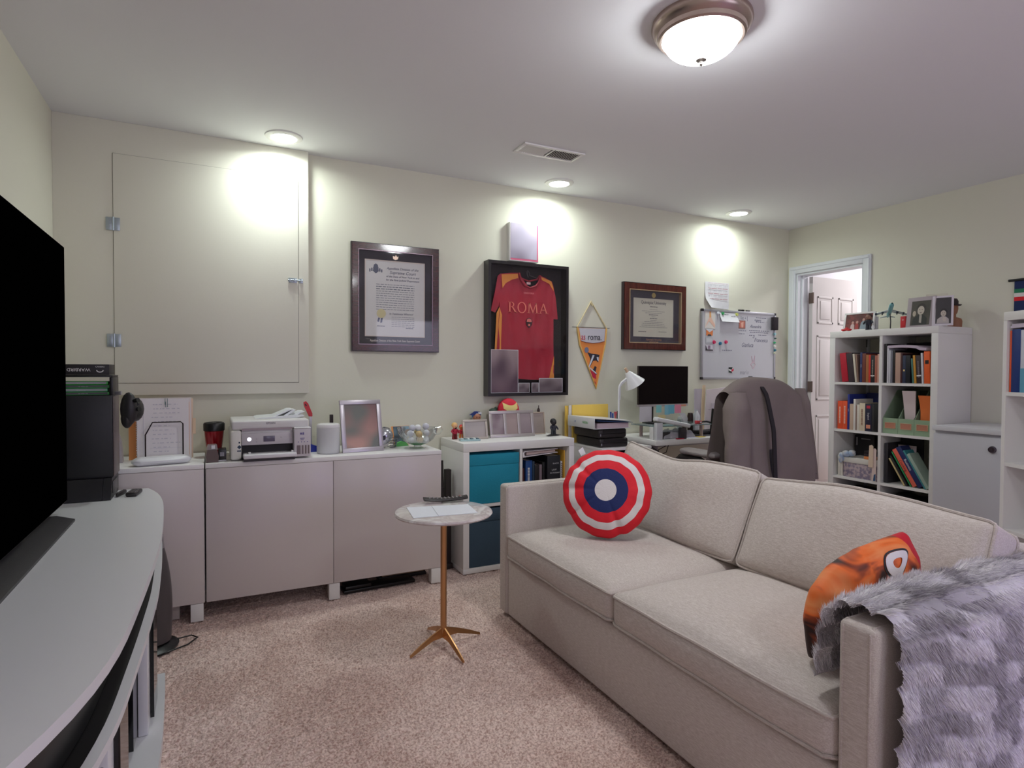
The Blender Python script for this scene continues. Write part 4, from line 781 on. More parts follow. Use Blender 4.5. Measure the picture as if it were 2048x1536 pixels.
for k in range(3):
    for j in range(4): scribble(b, .04 + j * .055, .08 + j * .055, .186 - k * .042, -.0066, .012, .012, .75, 140 + 7 * k + j)
ob = b.obj('small_print', M((190, 186, 194), .8), ca, smooth=False); ob['kind'] = 'stuff'
# striped pennant over the right bookcase, on the side wall
fl2 = thing('striped_banner', 'navy banner with green, white and red stripes hung on the right wall', 'banner', (XR - .004, 1.98, 1.775), R(-90))
B().box(0, .40, -.004, -.002, -.22, .0).obj('cloth', M((26, 44, 92), .8), fl2)
for z, c in ((-.063, (44, 130, 90)), (-.088, (232, 228, 222)), (-.113, (228, 40, 50))): B().box(.0, .40, -.0052, -.0042, z - .0125, z + .0125).obj('stripe', M(c, .8), fl2)
B().cyl((-.03, -.006, .006), (.43, -.006, .006), .008, n=10).obj('rod', BLACK, fl2)
# ------------------------------------------------------------------ side table, fan, small things on the floor
mt, nt, bs_ = nodemat('marble', .12); N = nt.nodes; L = nt.links; tc = N.new('ShaderNodeTexCoord'); n1 = N.new('ShaderNodeTexNoise'); n1.inputs['Scale'].default_value = 9; n1.inputs['Detail'].default_value = 6; n1.inputs['Distortion'].default_value = 1.5
L.new(tc.outputs['Object'], n1.inputs[0]); r1 = N.new('ShaderNodeValToRGB'); cr = r1.color_ramp; cr.elements[0].position = .35; cr.elements[0].color = lin((222, 216, 212)); cr.elements[1].position = .62; cr.elements[1].color = lin((228, 224, 222)); e = cr.elements.new(.5); e.color = lin((196, 184, 182)); L.new(n1.outputs[0], r1.inputs[0]); L.new(r1.outputs[0], bs_.inputs['Base Color'])
stb = thing('side_table', 'small round marble-topped side table on a slim brass pedestal', 'side table', (.897, 2.452, 0))
B().lathe([(0, .573), (.196, .573), (.208, .577), (.212, .583), (.208, .590), (.196, .593), (0, .593)], 64).obj('tabletop', mt, stb)
B().prism([(.0135 * math.cos(R(45 + 60 * k)), .0135 * math.sin(R(45 + 60 * k))) for k in range(6)], 'z', .045, .567).lathe([(0, .5665), (.05, .5665), (.05, .5725), (0, .5725)], 24).obj('pedestal', BRASS, stb)
for (x, y) in ((-.165, -.05), (.02, -.185), (.185, .03), (-.01, .18)):
    d_ = Vector((x, y, 0)); n_ = Vector((-y, x, 0)).normalized(); b = B(); rows = []
    for t, zt, zb, w_ in ((.05, .080, .040, .010), (.35, .062, .040, .009), (.7, .036, .020, .008), (1, .010, .0, .005)):
        c = d_ * t; rows.append([b.bm.verts.new((c + n_ * w_ * s_).to_tuple()[:2] + (z_,)) for s_, z_ in ((-1, zb), (1, zb), (.35, zt), (-.35, zt))])
    for a, c in zip(rows, rows[1:]):
        for i in range(4): b.bm.faces.new((a[i], a[(i + 1) % 4], c[(i + 1) % 4], c[i]))
    b.bm.faces.new(rows[0]); b.bm.faces.new(rows[-1][::-1]); b.obj('leg', BRASS, stb, smooth=False)
rm = thing('remote_control', 'black curved remote control on the marble side table', 'remote control', (.957, 2.592, .5945), R(-10))
b = B(); b.grid(lambda u, v: Vector((-.10 + .2 * v, (.026 - .004 * math.sin(PI * v)) * math.cos(2 * PI * u), .010 + .006 * (2 * v - 1) ** 2 * 1.2 + .0085 * math.sin(2 * PI * u) + .002)), 14, 14, cu=True); b.bm.faces.new([v for v in b.bm.verts[0::14]] if False else [b.bm.verts.new((-.1, .02 * math.cos(a), .019 + .008 * math.sin(a))) for a in (0, 2, 4)]); bmesh.ops.holes_fill(b.bm, edges=[e for e in b.bm.edges if e.is_boundary], sides=0)
b.obj('body', M((42, 36, 38), .35), rm)
b = B()
for i in range(9):
    for j in (-1, 0, 1): b.cyl((-.075 + i * .018, j * .010, .0165 + .72 * (-.075 + i * .018) ** 2), (-.075 + i * .018, j * .010, .0215 + .72 * (-.075 + i * .018) ** 2), .0038, n=8, mi=(1 if (i == 8 and j == 1) else 0))
b.obj('buttons', [M((150, 144, 146), .5), M((200, 40, 50), .4)], rm)
B().sph((0, 0, .001), .004, 6) .bm.free()
pl = B(); pl.prism([(-.120, -.095), (.155, -.075), (.150, .095), (-.125, .105)], 'z', 0, .0016); p_ = solo('paper_sheet', pl, M((226, 228, 236), .6), 'white folded sheet of paper under the remote on the marble table', 'paper', (.868, 2.437, .5935), R(-10))
B().box(-.016, -.013, -.085, .10, .0017, .0022).obj('fold', M((180, 182, 190), .6), p_)
fn = thing('tower_heater', 'dark grey oval tower heater between the television stand and the cabinets', 'heater', (-.250, 2.98, 0))
TH = M((72, 66, 68), .4); b = B(); b.grid(lambda u, v: Vector((.085 * (1 - .28 * v ** 3 + .08 * math.sin(PI * v)) * math.cos(2 * PI * u), .075 * (1 - .28 * v ** 3 + .08 * math.sin(PI * v)) * math.sin(2 * PI * u), .03 + .40 * v)), 28, 12, cu=True); b.obj('column', TH, fn)
b = B(); b.grid(lambda u, v: Vector((.062 * (1 - .08 * v) * math.cos(2 * PI * u), .054 * (1 - .08 * v) * math.sin(2 * PI * u), .4305 + .055 * v)), 28, 4, cu=True); b.obj('neck_band', M((150, 146, 150), .35, .4), fn)
B().lathe([(0, .4858), (.056, .4858), (.052, .50), (.03, .508), (0, .510)], 24).obj('top_cap', DARK, fn)
B().lathe([(0, 0), (.112, 0), (.115, .008), (.10, .018), (.07, .026), (.06, .0295), (0, .0295)], 32).obj('base', BLACK, fn)
B().tube([(.10, .02, .012), (.16, .05, .006), (.185, .02, .004), (.15, -.04, .004), (.10, -.07, .004), (.05, -.10, .004), (-.02, -.12, .004)], .0035, 6).obj('cord', BLACK, fn)
b = B().box(-.05, .05, -.035, .035, 0, .075, .004); bx = solo('small_carton', b, M((190, 178, 172), .7), 'small pale carton on the carpet under the left cabinet', 'box', (-.195, 3.30, 0)); B().box(-.04, .01, -.0365, -.0353, .03, .06).obj('label_patch', M((90, 84, 90), .7), bx)
b = B().box(-.20, .20, -.05, .05, 0, .018, .004).box(-.19, -.05, -.045, .045, .0185, .036, .004); solo('folded_tripod', b, BLACK, 'black folded equipment lying under the right end of the cabinets', 'equipment', (.82, 3.30, 0), R(3))
t = thing('flat_parcel', 'flat tan and black parcel under the right end of the cabinets', 'parcel', (.98, 3.43, 0), 0); B().box(-.14, .14, -.07, .05, 0, .018, .003).obj('sleeve', DARK, t); B().box(-.12, .13, -.06, .04, .0185, .030, .003).obj('bundle', M((176, 148, 124), .8), t)
# black items standing in the gap between cabinets and cube shelf
solo('umbrella', B().cyl((0, 0, 0), (0, 0, .08), .008, .018, 10).cyl((0, 0, .08), (0, .02, .50), .022, .014, 12).cyl((0, .02, .50), (0, .03, .66), .011, .011, 10), M((34, 26, 26), .7), 'dark furled umbrella standing between the white cabinet and the cube shelf', 'umbrella', (1.225, 3.36, 0))
solo('folded_stand', B().box(-.018, .018, -.02, .02, 0, .60, .003).box(-.024, .024, -.03, .03, 0, .03, .003), M((40, 30, 28), .7), 'dark brown folded stand leaning beside the cube shelf', 'stand', (1.275, 3.42, 0))
# ------------------------------------------------------------------ things on the white cabinets
ZT = .7505
ft = thing('folder_rack', 'black wire rack holding papers on the left cabinet', 'file holder', (-.215, 3.43, ZT))
WB1 = M((46, 34, 36), .35, .5); B().tube([(-.075, -.048, 0), (-.075, -.048, .13), (-.045, -.048, .19), (.075, -.048, .19), (.085, -.048, .18), (.085, -.048, 0)], .0032, 8).obj('wire_loop', WB1, ft); B().tube([(-.075, .06, 0), (-.075, .06, .13), (-.045, .06, .19), (.085, .06, .19), (.085, .06, 0)], .003, 8).obj('wire_loop', WB1, ft)
B().tube([(-.075, -.048, .003), (-.075, .06, .003)], .003, 6).tube([(.085, -.048, .003), (.085, .06, .003)], .003, 6).tube([(.0, -.048, .003), (.0, .06, .003)], .003, 6).obj('wire_base', M((46, 34, 36), .35, .5), ft)
for k, (x, y, w_, h_, c, lb, rz) in enumerate(((-.250, 3.475, .235, .302, (238, 160, 96), 'orange folder at the back of the wire rack', 2), (-.205, 3.455, .235, .300, (240, 214, 190), 'cream folder with a tab in the wire rack', -1), (-.212, 3.432, .235, .306, (236, 228, 226), 'white stack of papers in the wire rack', 0), (-.215, 3.408, .222, .302, (240, 234, 236), 'front handwritten notepad in the wire rack', 0))):
    f = thing('paper_folder', lb, 'folder', (x, y, ZT + .001), R(rz), 'papers in the wire rack')
    b = B(); b.grid(lambda u, v: Vector((-w_ / 2 + w_ * u, -.004 * math.sin(3 * u + k) * v, h_ * v)), 8, 6); b.solid(.006 if k == 2 else .003); b.obj('sheets', M(c, .8), f)
    if k == 1: B().box(w_ / 2 - .002, w_ / 2 + .012, -.001, .001, .12, .20).obj('tab', M((242, 214, 180), .8), f)
    if k == 2: B().box(w_ / 2 - .022, w_ / 2 - .008, -.012, -.008, .02, .285).obj('tab', M((240, 190, 150), .8), f)
    if k == 3:
        b = B(); r_ = random.Random(5)
        for q in range(12): scribble(b, -.05 + .01 * r_.random(), .02 + .06 * r_.random(), .275 - q * .021, -.0075, .0022, .02, .4, 200 + q)
        b.box(-.085, -.084, -.008, -.0075, .03, .28).box(-.06, .09, -.008, -.0075, .03, .0306).box(-.06, .09, -.008, -.0075, .06, .0606); b.obj('handwriting', M((186, 180, 198), .8), f, smooth=False)
        B().tube([(.01, -.008, .288), (.01, -.008, .262), (.018, -.008, .262), (.018, -.008, .304), (.008, -.008, .304), (.008, -.008, .275)], .0012, 6).obj('paper_clip', M((90, 130, 130), .3, .7), f)
        b = B()
        for q in range(24): b.tube([(-w_ / 2 + .004, -.004, .03 + q * .0108), (-w_ / 2 - .004, -.006, .03 + q * .0108), (-w_ / 2 - .004, .002, .033 + q * .0108)], .0012, 5)
        o = b.obj('spiral_binding', M((220, 220, 224), .4, .5), f); o['kind'] = 'stuff'
rt_ = thing('router', 'flat white rounded network box in front of the paper rack', 'electronics', (-.215, 3.27, ZT), R(12)); b = B(); softbox(b, (.112, .040, .0175), .016, (.002, 0), 14, 0); o = b.obj('casing', M((222, 222, 226), .35), rt_); o.location = (0, 0, .0185)
B().box(-.095, .095, -.0408, -.0398, .012, .0135).obj('seam', M((170, 168, 176), .5), rt_)
mo = thing('modem', 'tall pale grey sloping device standing behind the black tower', 'electronics', (-.455, 3.42, ZT)); B().prism([(-.05, 0), (.07, 0), (.062, .10), (.03, .22), (-.01, .26), (-.04, .22)], 'y', -.03, .03).obj('casing', M((178, 170, 176), .4), mo); B().prism([(.035, .10), (.058, .105), (.03, .205), (.01, .20)], 'y', -.0315, -.0302).obj('window', M((60, 62, 64), .2), mo)
cu_ = thing('travel_mug', 'red insulated travel mug with black lid left of the printer', 'mug', (.008, 3.44, ZT))
B().lathe([(0, 0), (.030, 0), (.0325, .004), (.044, .112), (.046, .134), (0, .134)], 32).obj('cup', M((158, 12, 30), .22, .3, coat=.5), cu_); B().lathe([(.046, .1345), (.0495, .136), (.0500, .170), (.046, .176), (.040, .178), (.036, .172), (.012, .172), (.012, .176), (0, .176)], 32).obj('lid', M((26, 24, 26), .35), cu_)
td = thing('tape_dispenser', 'small brown and clear tape dispenser in front of the red mug', 'tape dispenser', (-.002, 3.245, ZT), R(5)); B().prism([(-.026, 0), (.026, 0), (.028, .03), (.020, .060), (-.02, .060), (-.028, .03)], 'y', -.02, .03).obj('body', M((92, 76, 72), .3), td); B().prism([(-.024, .0605), (.024, .0605), (.020, .085), (-.016, .085)], 'y', -.015, .028).obj('housing', M((150, 140, 140), .15), td); B().box(-.004, .012, -.0165, -.0155, .065, .082).obj('tape_end', PAPER, td)
sb = thing('small_black_box', 'small black box with a barcode label between the tape dispenser and the printer', 'box', (.055 - .012, 3.27, ZT)); B().box(-.018, .018, -.02, .06, 0, .058, .002).obj('box', BLACK, sb); b = B()
for k in range(6): b.box(-.010 + k * .0032, -.008 + k * .0032, -.0208, -.0202, .025, .045)
b.obj('lettering', M((170, 168, 176), .7), sb, smooth=False); B().box(-.018, .018, -.022, -.0205, .002, .007).obj('trim_strip', SILVER, sb)
# printer
PWH = M((216, 213, 212), .38); PGY = M((196, 190, 194), .4)
pr = thing('printer', 'white ink tank office printer with open paper tray on the cabinet', 'printer', (.078, 3.225, ZT))
W_ = .372
b = B().box(0, .050, .0, .34, .004, .150, .012, 3); b.obj('left_body', M((222, 220, 212), .38), pr)
B().box(.0505, W_ - .082, .012, .34, .075, .150, .002).box(.0505, W_ - .0815, .07, .34, .004, .0745).obj('body', PWH, pr)
B().box(.0505, W_ - .082, .003, .0115, .0745, .134, .003).obj('control_panel', PGY, pr)
B().box(.0505, W_ - .082, .0305, .0690, .028, .0742).obj('output_slot', M((24, 20, 24), .6), pr)
B().box(.006, W_ - .004, .004, .335, .1505, .196, .010, 3).obj('scanner_lid', PWH, pr)
B().box(.052, W_ - .086, .0025, .0036, .1475, .1575).obj('lid_shadow_line', M((166, 150, 156), .5), pr)
B().text('EPSON', .014, wallT(.185, .0030, .181)).obj('brand_lettering', M((120, 112, 118), .4, .3), pr, smooth=False)
B().box(.150, .203, .0018, .0030, .089, .117, .001).obj('display', M((96, 90, 110), .2), pr)
B().lathe([(0, 0), (.0095, 0), (.0095, .0012), (0, .0012)], 20, T=wallT(.085, .0030, .104)).obj('power_button', M((246, 246, 255), .3, emit=.6), pr)
b = B(); b.lathe([(.0035, 0), (.005, 0), (.005, .0008), (.0035, .0008)], 16, T=wallT(.085, .0016, .104)); b.obj('button_ring', M((130, 130, 190), .5), pr)
for (x, z) in ((.118, .104), (.118, .090), (.232, .108)): B().cyl((x, .0029, z), (x, .0018, z), .003, n=12).obj('touch_key', M((170, 164, 172), .5), pr)
B().box(.056, W_ - .070, -.055, .068, .012, .034, .006, 3).obj('output_tray', M((224, 222, 224), .35), pr)
for x in (.085, .285): B().box(x - .006, x + .006, -.02, .0, .0345, .042, .002).obj('tray_stop', PWH, pr)
B().box(.056, W_ - .08, -.053, .06, .0005, .0115).obj('tray_base', M((40, 34, 38), .5), pr)
B().box(W_ - .0805, W_, -.028, .30, .008, .150, .004, 3).obj('ink_tank', M((206, 200, 204), .35), pr)
B().box(W_ - .079, W_ + .001, -.029, .10, .1505, .156, .002).obj('tank_lid', M((226, 224, 226), .35), pr)
for x0, x1 in ((-.068, -.050), (-.044, -.036), (-.029, -.021), (-.015, -.007)): B().box(W_ + x0, W_ + x1, -.0295, -.0285, .022, .066).obj('ink_window', M((120, 108, 110), .2), pr)
b = B().box(W_ - .052, W_ - .042, -.0292, -.0284, .120, .130).box(W_ - .040, W_ - .033, -.0292, -.0284, .119, .131).box(W_ - .052, W_ - .030, -.0292, -.0284, .100, .103).box(W_ - .050, W_ - .034, -.0292, -.0284, .092, .095)
for k in range(4): b.cyl((W_ - .060 + k * .0145, -.0285, .083), (W_ - .060 + k * .0145, -.0292, .083), .0025, n=10)
b.obj('tank_lettering', M((104, 92, 150), .5), pr, smooth=False)
b = B().prism([(.040 + .010 * math.cos(PI / 2 * k), .068 + .010 * math.sin(PI / 2 * k)) for k in range(4)], 'y', -.0008, -.0001).box(.030, .048, -.0008, -.0001, .046, .052).box(.037, .044, -.0008, -.0001, .086, .094); b.obj('mark_lettering', M((40, 60, 84), .5), pr, smooth=False)
B().prism([(.12, .1965), (.32, .1965), (.36, .205), (.35, .212), (.14, .202)], 'y', .10, .32).obj('feeder_cover', M((226, 228, 230), .35), pr)
for (x0, z0, x1, z1) in ((.20, .204, .285, .240), (.255, .206, .30, .236), (.30, .208, .345, .226)):
    B().prism([(x0, z0), (x0 + .02, z0), (x1 + .02, z1), (x1, z1)], 'y', .13, .27).obj('feeder_tray', M((230, 232, 236), .35), pr)
# smart speaker, tools behind it, big frame
sp = thing('speaker', 'white rounded cylindrical speaker right of the printer', 'speaker', (.560, 3.335, ZT))
def ellip(r1, r2, z0, z1, n=36, p=3.0): return None
b = B(); prof = [(0, 0), (.054, 0), (.058, .004), (.060, .010), (.060, .138), (0, .138)]; b.lathe(prof, 48); b.obj('grille', M((206, 206, 208), .6, bump=.3, bs=600), sp)
B().lathe([(.0602, .1385), (.0602, .150), (.057, .157), (.052, .159), (0, .159)], 48).obj('top_cap', M((226, 224, 224), .35), sp)
sc = thing('scissors', 'red handled cutter standing behind the speaker', 'tool', (.487, 3.49, ZT), 0); B().prism([(-.006, .19), (.012, .19), (.012, .205), (-.010, .262), (-.022, .275), (-.034, .268), (-.032, .25)], 'y', -.009, .009).obj('handle', M((200, 40, 48), .35), sc); B().prism([(-.016, .25), (-.026, .262), (-.029, .256), (-.022, .247)], 'y', -.0095, .0095).obj('hanging_hole', DARK, sc); B().prism([(-.004, .0), (.010, .0), (.010, .1895), (-.004, .1895)], 'y', -.003, .003).obj('blade', SILVER, sc)
solo('tool_handle', B().box(-.010, .010, -.006, .006, 0, .196, .003), M((52, 40, 42), .5), 'small black handle sticking up behind the speaker', 'tool', (.605, 3.50, ZT))
solo('blue_clip', B().prism([(-.03, 0), (.03, 0), (.03, .022), (-.03, .045)], 'y', -.012, .012), M((30, 50, 170), .4), 'bright blue clip lying between the printer and the speaker', 'clip', (.505, 3.425, ZT))
def photo_frame(name, label, x, y, z, rz, w, h, fw, lean, fm, pic, dep=.014, n=1, cat='photo frame', grp=None):
    t = thing(name, label, cat, (x, y, z), R(rz), grp); T = Matrix.Rotation(R(-lean), 4, 'X')
    b = B(); cw = (w - fw * (n + 1)) / n
    b.box(0, w, 0, dep, 0, fw, .001, T=T); b.box(0, w, 0, dep, h - fw, h, .001, T=T)
    for k in range(n + 1): b.box(k * (cw + fw), k * (cw + fw) + fw, 0, dep, fw, h - fw, .001, T=T)
    b.obj('frame', fm, t)
    for k in range(n):
        x0 = fw + k * (cw + fw)
        B().box(x0, x0 + cw, dep * .5, dep * .7, fw, h - fw, T=T).obj('picture', pic[k % len(pic)], t)
    B().box(fw, w - fw, dep * .72, dep * .98, fw, h - fw, T=T).obj('backing', DARK, t)
    a = T @ Vector((w / 2, dep, h * .7)); B().prism([(a.y, a.z), (a.y + .003, a.z + .002), (a.y + .07, .001), (a.y + .065, .001)], 'x', w / 2 - .015, w / 2 + .015).obj('easel_leg', DARK, t)
    return t
SF = M((186, 180, 186), .35, .55)
photo_frame('framed_photo', 'large silver frame with a blurred pink portrait, right of the speaker', .628, 3.285, ZT + .001, 7, .232, .288, .024, 12, SF, [gradmat('soft_portrait', (196, 152, 140), (140, 108, 108), (120, 122, 116))])
# helmet
hm = thing('football_helmet', 'small silver football helmet with grey face mask behind the large frame', 'helmet', (.885, 3.42, ZT), R(8)); SL = M((182, 182, 188), .22, .75)
b = B()
def hel(u, v):
    a = R(-62) + v * R(242); x = math.cos(a); zz = math.sin(a); th_ = (u - .5) * PI
    return Vector((.052 * math.cos(th_) * -x * 1.05, .042 * math.sin(th_), .062 + .050 * math.cos(th_) * zz))
b.sph((0, 0, .068), (.054, .045, .050), 24).sph((-.012, 0, .045), (.040, .044, .036), 20)
bmesh.ops.bisect_plane(b.bm, geom=b.bm.verts[:] + b.bm.edges[:] + b.bm.faces[:], plane_co=(.028, 0, .045), plane_no=(.75, 0, -.66), clear_outer=True); b.obj('shell', SL, hm)
B().tube([(-.05, -.002, .075), (-.035, -.002, .105), (0, -.002, .1195), (.03, -.002, .112), (.05, -.002, .082)], .0028, 6).obj('stripe', M((70, 70, 78), .4), hm)
B().prism([(-.028, .075), (-.008, .078), (-.008, .058), (-.018, .048), (-.028, .056)], 'y', -.047, -.044).obj('emblem', M((36, 36, 44), .4), hm)
b = B()
for z, r_ in ((.052, .052), (.036, .050), (.018, .046), (.004, .042)): b.tube([(.02 + (r_ + .01) * math.sin(R(a)), -r_ * .9 * math.cos(R(a)), z) for a in range(-0, 181, 18)], .0022, 6)
for a in (60, 90, 120): b.tube([(.02 + .06 * math.sin(R(a)), -.046 * math.cos(R(a)), .053), (.02 + .052 * math.sin(R(a)), -.038 * math.cos(R(a)), .003)], .0022, 6)
b.obj('face_mask', M((110, 112, 122), .3, .6), hm); B().sph((-.008, 0, .030), (.038, .036, .029), 14).obj('padding', M((200, 196, 190), .6), hm)
# stadium photo stand and glass bowl of balls
ps = thing('photo_stand', 'orange edged picture stand with green foot behind the glass bowl', 'picture stand', (.955, 3.47, ZT), R(10)); T = Matrix.Rotation(R(-14), 4, 'X')
B().box(0, .115, 0, .004, .005, .118, T=T).obj('card', M((236, 160, 92), .6), ps); B().box(.010, .113, -.001, -.0002, .012, .116, T=T).obj('picture', gradmat('stadium_print', (90, 90, 104), (150, 190, 214), (70, 76, 84)), ps); B().prism([(-.002, 0), (.09, 0), (.075, .018), (.045, .030), (.01, .018)], 'y', -.022, -.004).obj('green_foot', M((108, 196, 110), .6), ps)
GB = Vector((1.058, 3.33, ZT)); gl_ = thing('glass_bowl', 'clear glass punch bowl filled with balls at the end of the cabinet', 'bowl', GB)
b = B().lathe([(0, 0), (.045, 0), (.047, .004), (.022, .010), (.020, .016), (.050, .030), (.085, .055), (.104, .085), (.112, .118), (.1145, .119), (.1155, .116), (.109, .085), (.090, .052), (.055, .027), (.0, .018)], 48)
BGM = bpy.data.materials.new('bowl_glass'); BGM.use_nodes = True; nt = BGM.node_tree; N = nt.nodes; L = nt.links; N.clear(); o_ = N.new('ShaderNodeOutputMaterial'); mxs = N.new('ShaderNodeMixShader'); tr = N.new('ShaderNodeBsdfTransparent'); tr.inputs[0].default_value = (.95, .97, .98, 1); gl2 = N.new('ShaderNodeBsdfGlossy'); gl2.inputs['Roughness'].default_value = .04; lw = N.new('ShaderNodeLayerWeight'); lw.inputs[0].default_value = .35
L.new(lw.outputs['Facing'], mxs.inputs[0]); L.new(tr.outputs[0], mxs.inputs[1]); L.new(gl2.outputs[0], mxs.inputs[2]); L.new(mxs.outputs[0], o_.inputs[0])
b.obj('bowl', BGM, gl_); B().tube([(.108, 0, .112), (.14, 0, .118), (.15, 0, .10), (.135, 0, .08), (.102, 0, .075)], .005, 8).obj('handle', BGM, gl_); B().lathe([(0, .0182), (.04, .0235), (.05, .0285), (.038, .029), (0, .0255)], 24).obj('green_felt', M((90, 180, 100), .8), gl_)
pos = [(-.045, -.02, .052, 0), (.0, -.048, .052, 1), (.045, -.02, .052, 0), (.02, .035, .052, 2), (-.03, .04, .052, 1), (-.052, -.028, .088, 3), (-.008, -.052, .086, 1), (.04, -.040, .090, 0), (.060, .015, .088, 2), (.01, .03, .092, 1), (-.048, .032, .090, 2), (.0, -.005, .118, 0), (.045, -.012, .125, 3), (-.035, -.01, .118, 3)]
cols = [((226, 226, 230), 'white golf ball'), ((214, 184, 128), 'tan wooden ball'), ((150, 120, 104), 'brown ball'), ((206, 206, 216), 'silvery white ball')]
for k, (x, y, z, c) in enumerate(pos):
    bb = B().sph((0, 0, 0), .0195, 16); where = 'bottom layer' if z < .06 else ('middle layer' if z < .1 else 'top')
    side = 'left' if x < -.02 else ('right' if x > .02 else 'centre')
    depth = 'front' if y < 0 else 'back'
    solo('ball', bb, M(cols[c][0], .35, bump=.3 if c in (0, 3) else 0, bs=500), '%s in the glass bowl, %s, %s %s' % (cols[c][1], where, side, depth), 'ball', (GB.x + x, GB.y + y, GB.z + z), group='balls in the glass bowl')
# ------------------------------------------------------------------ on the low cube shelf
ZK = .7708
def figure(name, label, x, y, z, h, rz, skin, hair, top_, legs, extra=None, hat=False):
    t = thing(name, label, 'figurine', (x, y, z), R(rz)); s_ = h
    for sx in (-1, 1): B().cyl((sx * .10 * s_, 0, .0), (sx * .08 * s_, 0, .32 * s_), .085 * s_, .075 * s_, 10).obj('leg', M(legs, .5), t)
    b = B(); b.lathe([(0, .30 * s_), (.15 * s_, .31 * s_), (.17 * s_, .42 * s_), (.18 * s_, .56 * s_), (.10 * s_, .62 * s_), (0, .63 * s_)], 16); b.obj('torso', M(top_, .5), t)
    for sx in (-1, 1): B().tube([(sx * .16 * s_, 0, .56 * s_), (sx * .25 * s_, -.04 * s_, .46 * s_), (sx * .22 * s_, -.14 * s_, .38 * s_)], [.055 * s_, .05 * s_, .045 * s_], 8).obj('arm', M(top_, .5), t)
    B().sph((0, -.01 * s_, .78 * s_), (.17 * s_, .16 * s_, .18 * s_), 16).obj('head', M(skin, .5), t)
    B().sph((0, .03 * s_, .83 * s_), (.19 * s_, .17 * s_, .17 * s_), 14).obj('hair', M(hair, .6), t)
    for sx in (-1, 1): B().sph((sx * .06 * s_, -.16 * s_, .77 * s_), .018 * s_, 8).obj('eye', BLACK, t)
    if extra: extra(t, s_)
    return t
figure('figurine', 'blond bearded toy figurine in red at the left end of the cube shelf', 1.352, 3.50, ZK, .105, 15, (232, 176, 130), (236, 190, 120), (176, 30, 60), (120, 24, 30), lambda t, s_: B().sph((0, -.10 * s_, .68 * s_), (.08 * s_, .07 * s_, .06 * s_), 8).obj('beard', DARK, t))
figure('figurine', 'small orange and red toy figurine behind the left end of the beige frame', 1.415, 3.545, ZK, .085, -20, (240, 130, 70), (216, 40, 60), (216, 40, 70), (240, 140, 60))
figure('figurine', 'blue and dark toy figurine with a winged hat between the two frame groups', 1.532, 3.575, ZK, .165, 0, (190, 130, 100), (60, 130, 190), (28, 50, 70), (30, 90, 80), lambda t, s_: (B().prism([(-.32 * s_, .86 * s_), (.0, .84 * s_), (.1 * s_, .98 * s_), (-.1 * s_, 1.0 * s_)], 'y', -.1 * s_, .0).obj('wing_brim', M((30, 50, 120), .5), t), B().sph((.1 * s_, -.12 * s_, .25 * s_), .1 * s_, 10).obj('red_glove', M((200, 30, 60), .5), t), B().box(.02 * s_, .16 * s_, -.14 * s_, -.06 * s_, .9 * s_, .96 * s_).obj('face_patch', PAPER, t)))
photo_frame('framed_photo', 'beige landscape frame with a blurred picture on the left of the cube shelf', 1.388, 3.435, ZK + .0005, -1, .165, .124, .014, 12, M((190, 180, 170), .4, .3), [gradmat('soft_beige', (176, 164, 162), (188, 180, 178))])
photo_frame('triple_frame', 'silver frame with three blurred portraits side by side on the cube shelf', 1.580, 3.46, ZK + .0005, -1, .318, .172, .020, 10, M((182, 174, 172), .35, .45), [gradmat('soft_a', (150, 134, 138), (170, 156, 160), (140, 120, 128)), gradmat('soft_b', (160, 140, 136), (174, 154, 152)), gradmat('soft_c', (140, 124, 128), (168, 154, 156))], n=3)
photo_frame('framed_photo', 'narrow blurred frame behind the right end of the triple frame', 1.920, 3.535, ZK + .0005, 0, .105, .150, .006, 8, M((196, 178, 160), .4, .3), [gradmat('soft_d', (150, 136, 130), (170, 156, 148))])
rt2 = thing('red_plush', 'red rounded plush head with a pale yellow face patch behind the triple frame', 'plush toy', (1.765, 3.585, ZK)); RP = M((216, 44, 66), .8, bump=.2, bs=200)
b = B(); b.sph((0, 0, .155), (.080, .050, .090), 26); b.obj('head', RP, rt2); b = B(); b.box(-.065, .065, -.03, .04, 0, .09, .02, 3); b.obj('body', RP, rt2)
b = B(); b.grid(lambda u, v: Vector(((-.052 + .104 * u), -.050 * math.sqrt(max(.02, 1 - ((-.052 + .104 * u) / .080) ** 2 - ((.004 + .04 * v + .02 * (2 * u - 1) ** 2) / .09) ** 2)) - .0015, .159 + .04 * v + .02 * (2 * u - 1) ** 2)), 12, 6); b.obj('face_patch', M((238, 216, 140), .8), rt2)
solo('dark_toy', B().sph((0, 0, .015), (.03, .02, .015), 12).sph((.02, 0, .028), (.012, .012, .012), 8).box(-.02, .02, -.015, .015, -.15, .002, .003), M((50, 70, 56), .6), 'small dark green toy peeking over the triple frame', 'toy', (1.655, 3.585, ZK + .1508))
solo('chess_figure', B().lathe([(0, 0), (.014, 0), (.012, .01), (.006, .03), (.006, .13), (.010, .15), (.009, .165), (.003, .175), (.003, .19), (0, .192)], 14), M((70, 60, 54), .5), 'thin dark turned figure rising behind the narrow frame', 'figurine', (2.005, 3.60, ZK))
figure('figurine', 'small black and white action figurine at the right end of the cube shelf', 2.012, 3.41, ZK, .115, 10, (40, 34, 36), (30, 28, 30), (46, 46, 56), (40, 44, 50), lambda t, s_: (B().sph((0, -.12 * s_, .52 * s_), .06 * s_, 8).obj('white_chest', PAPER, t), B().prism([(-.5 * s_, .02 * s_), (-.1 * s_, .10 * s_), (.1 * s_, .1 * s_), (.5 * s_, .03 * s_), (.1 * s_, 0), (-.2 * s_, 0)], 'y', -.12 * s_, .12 * s_).obj('base', DARK, t)))
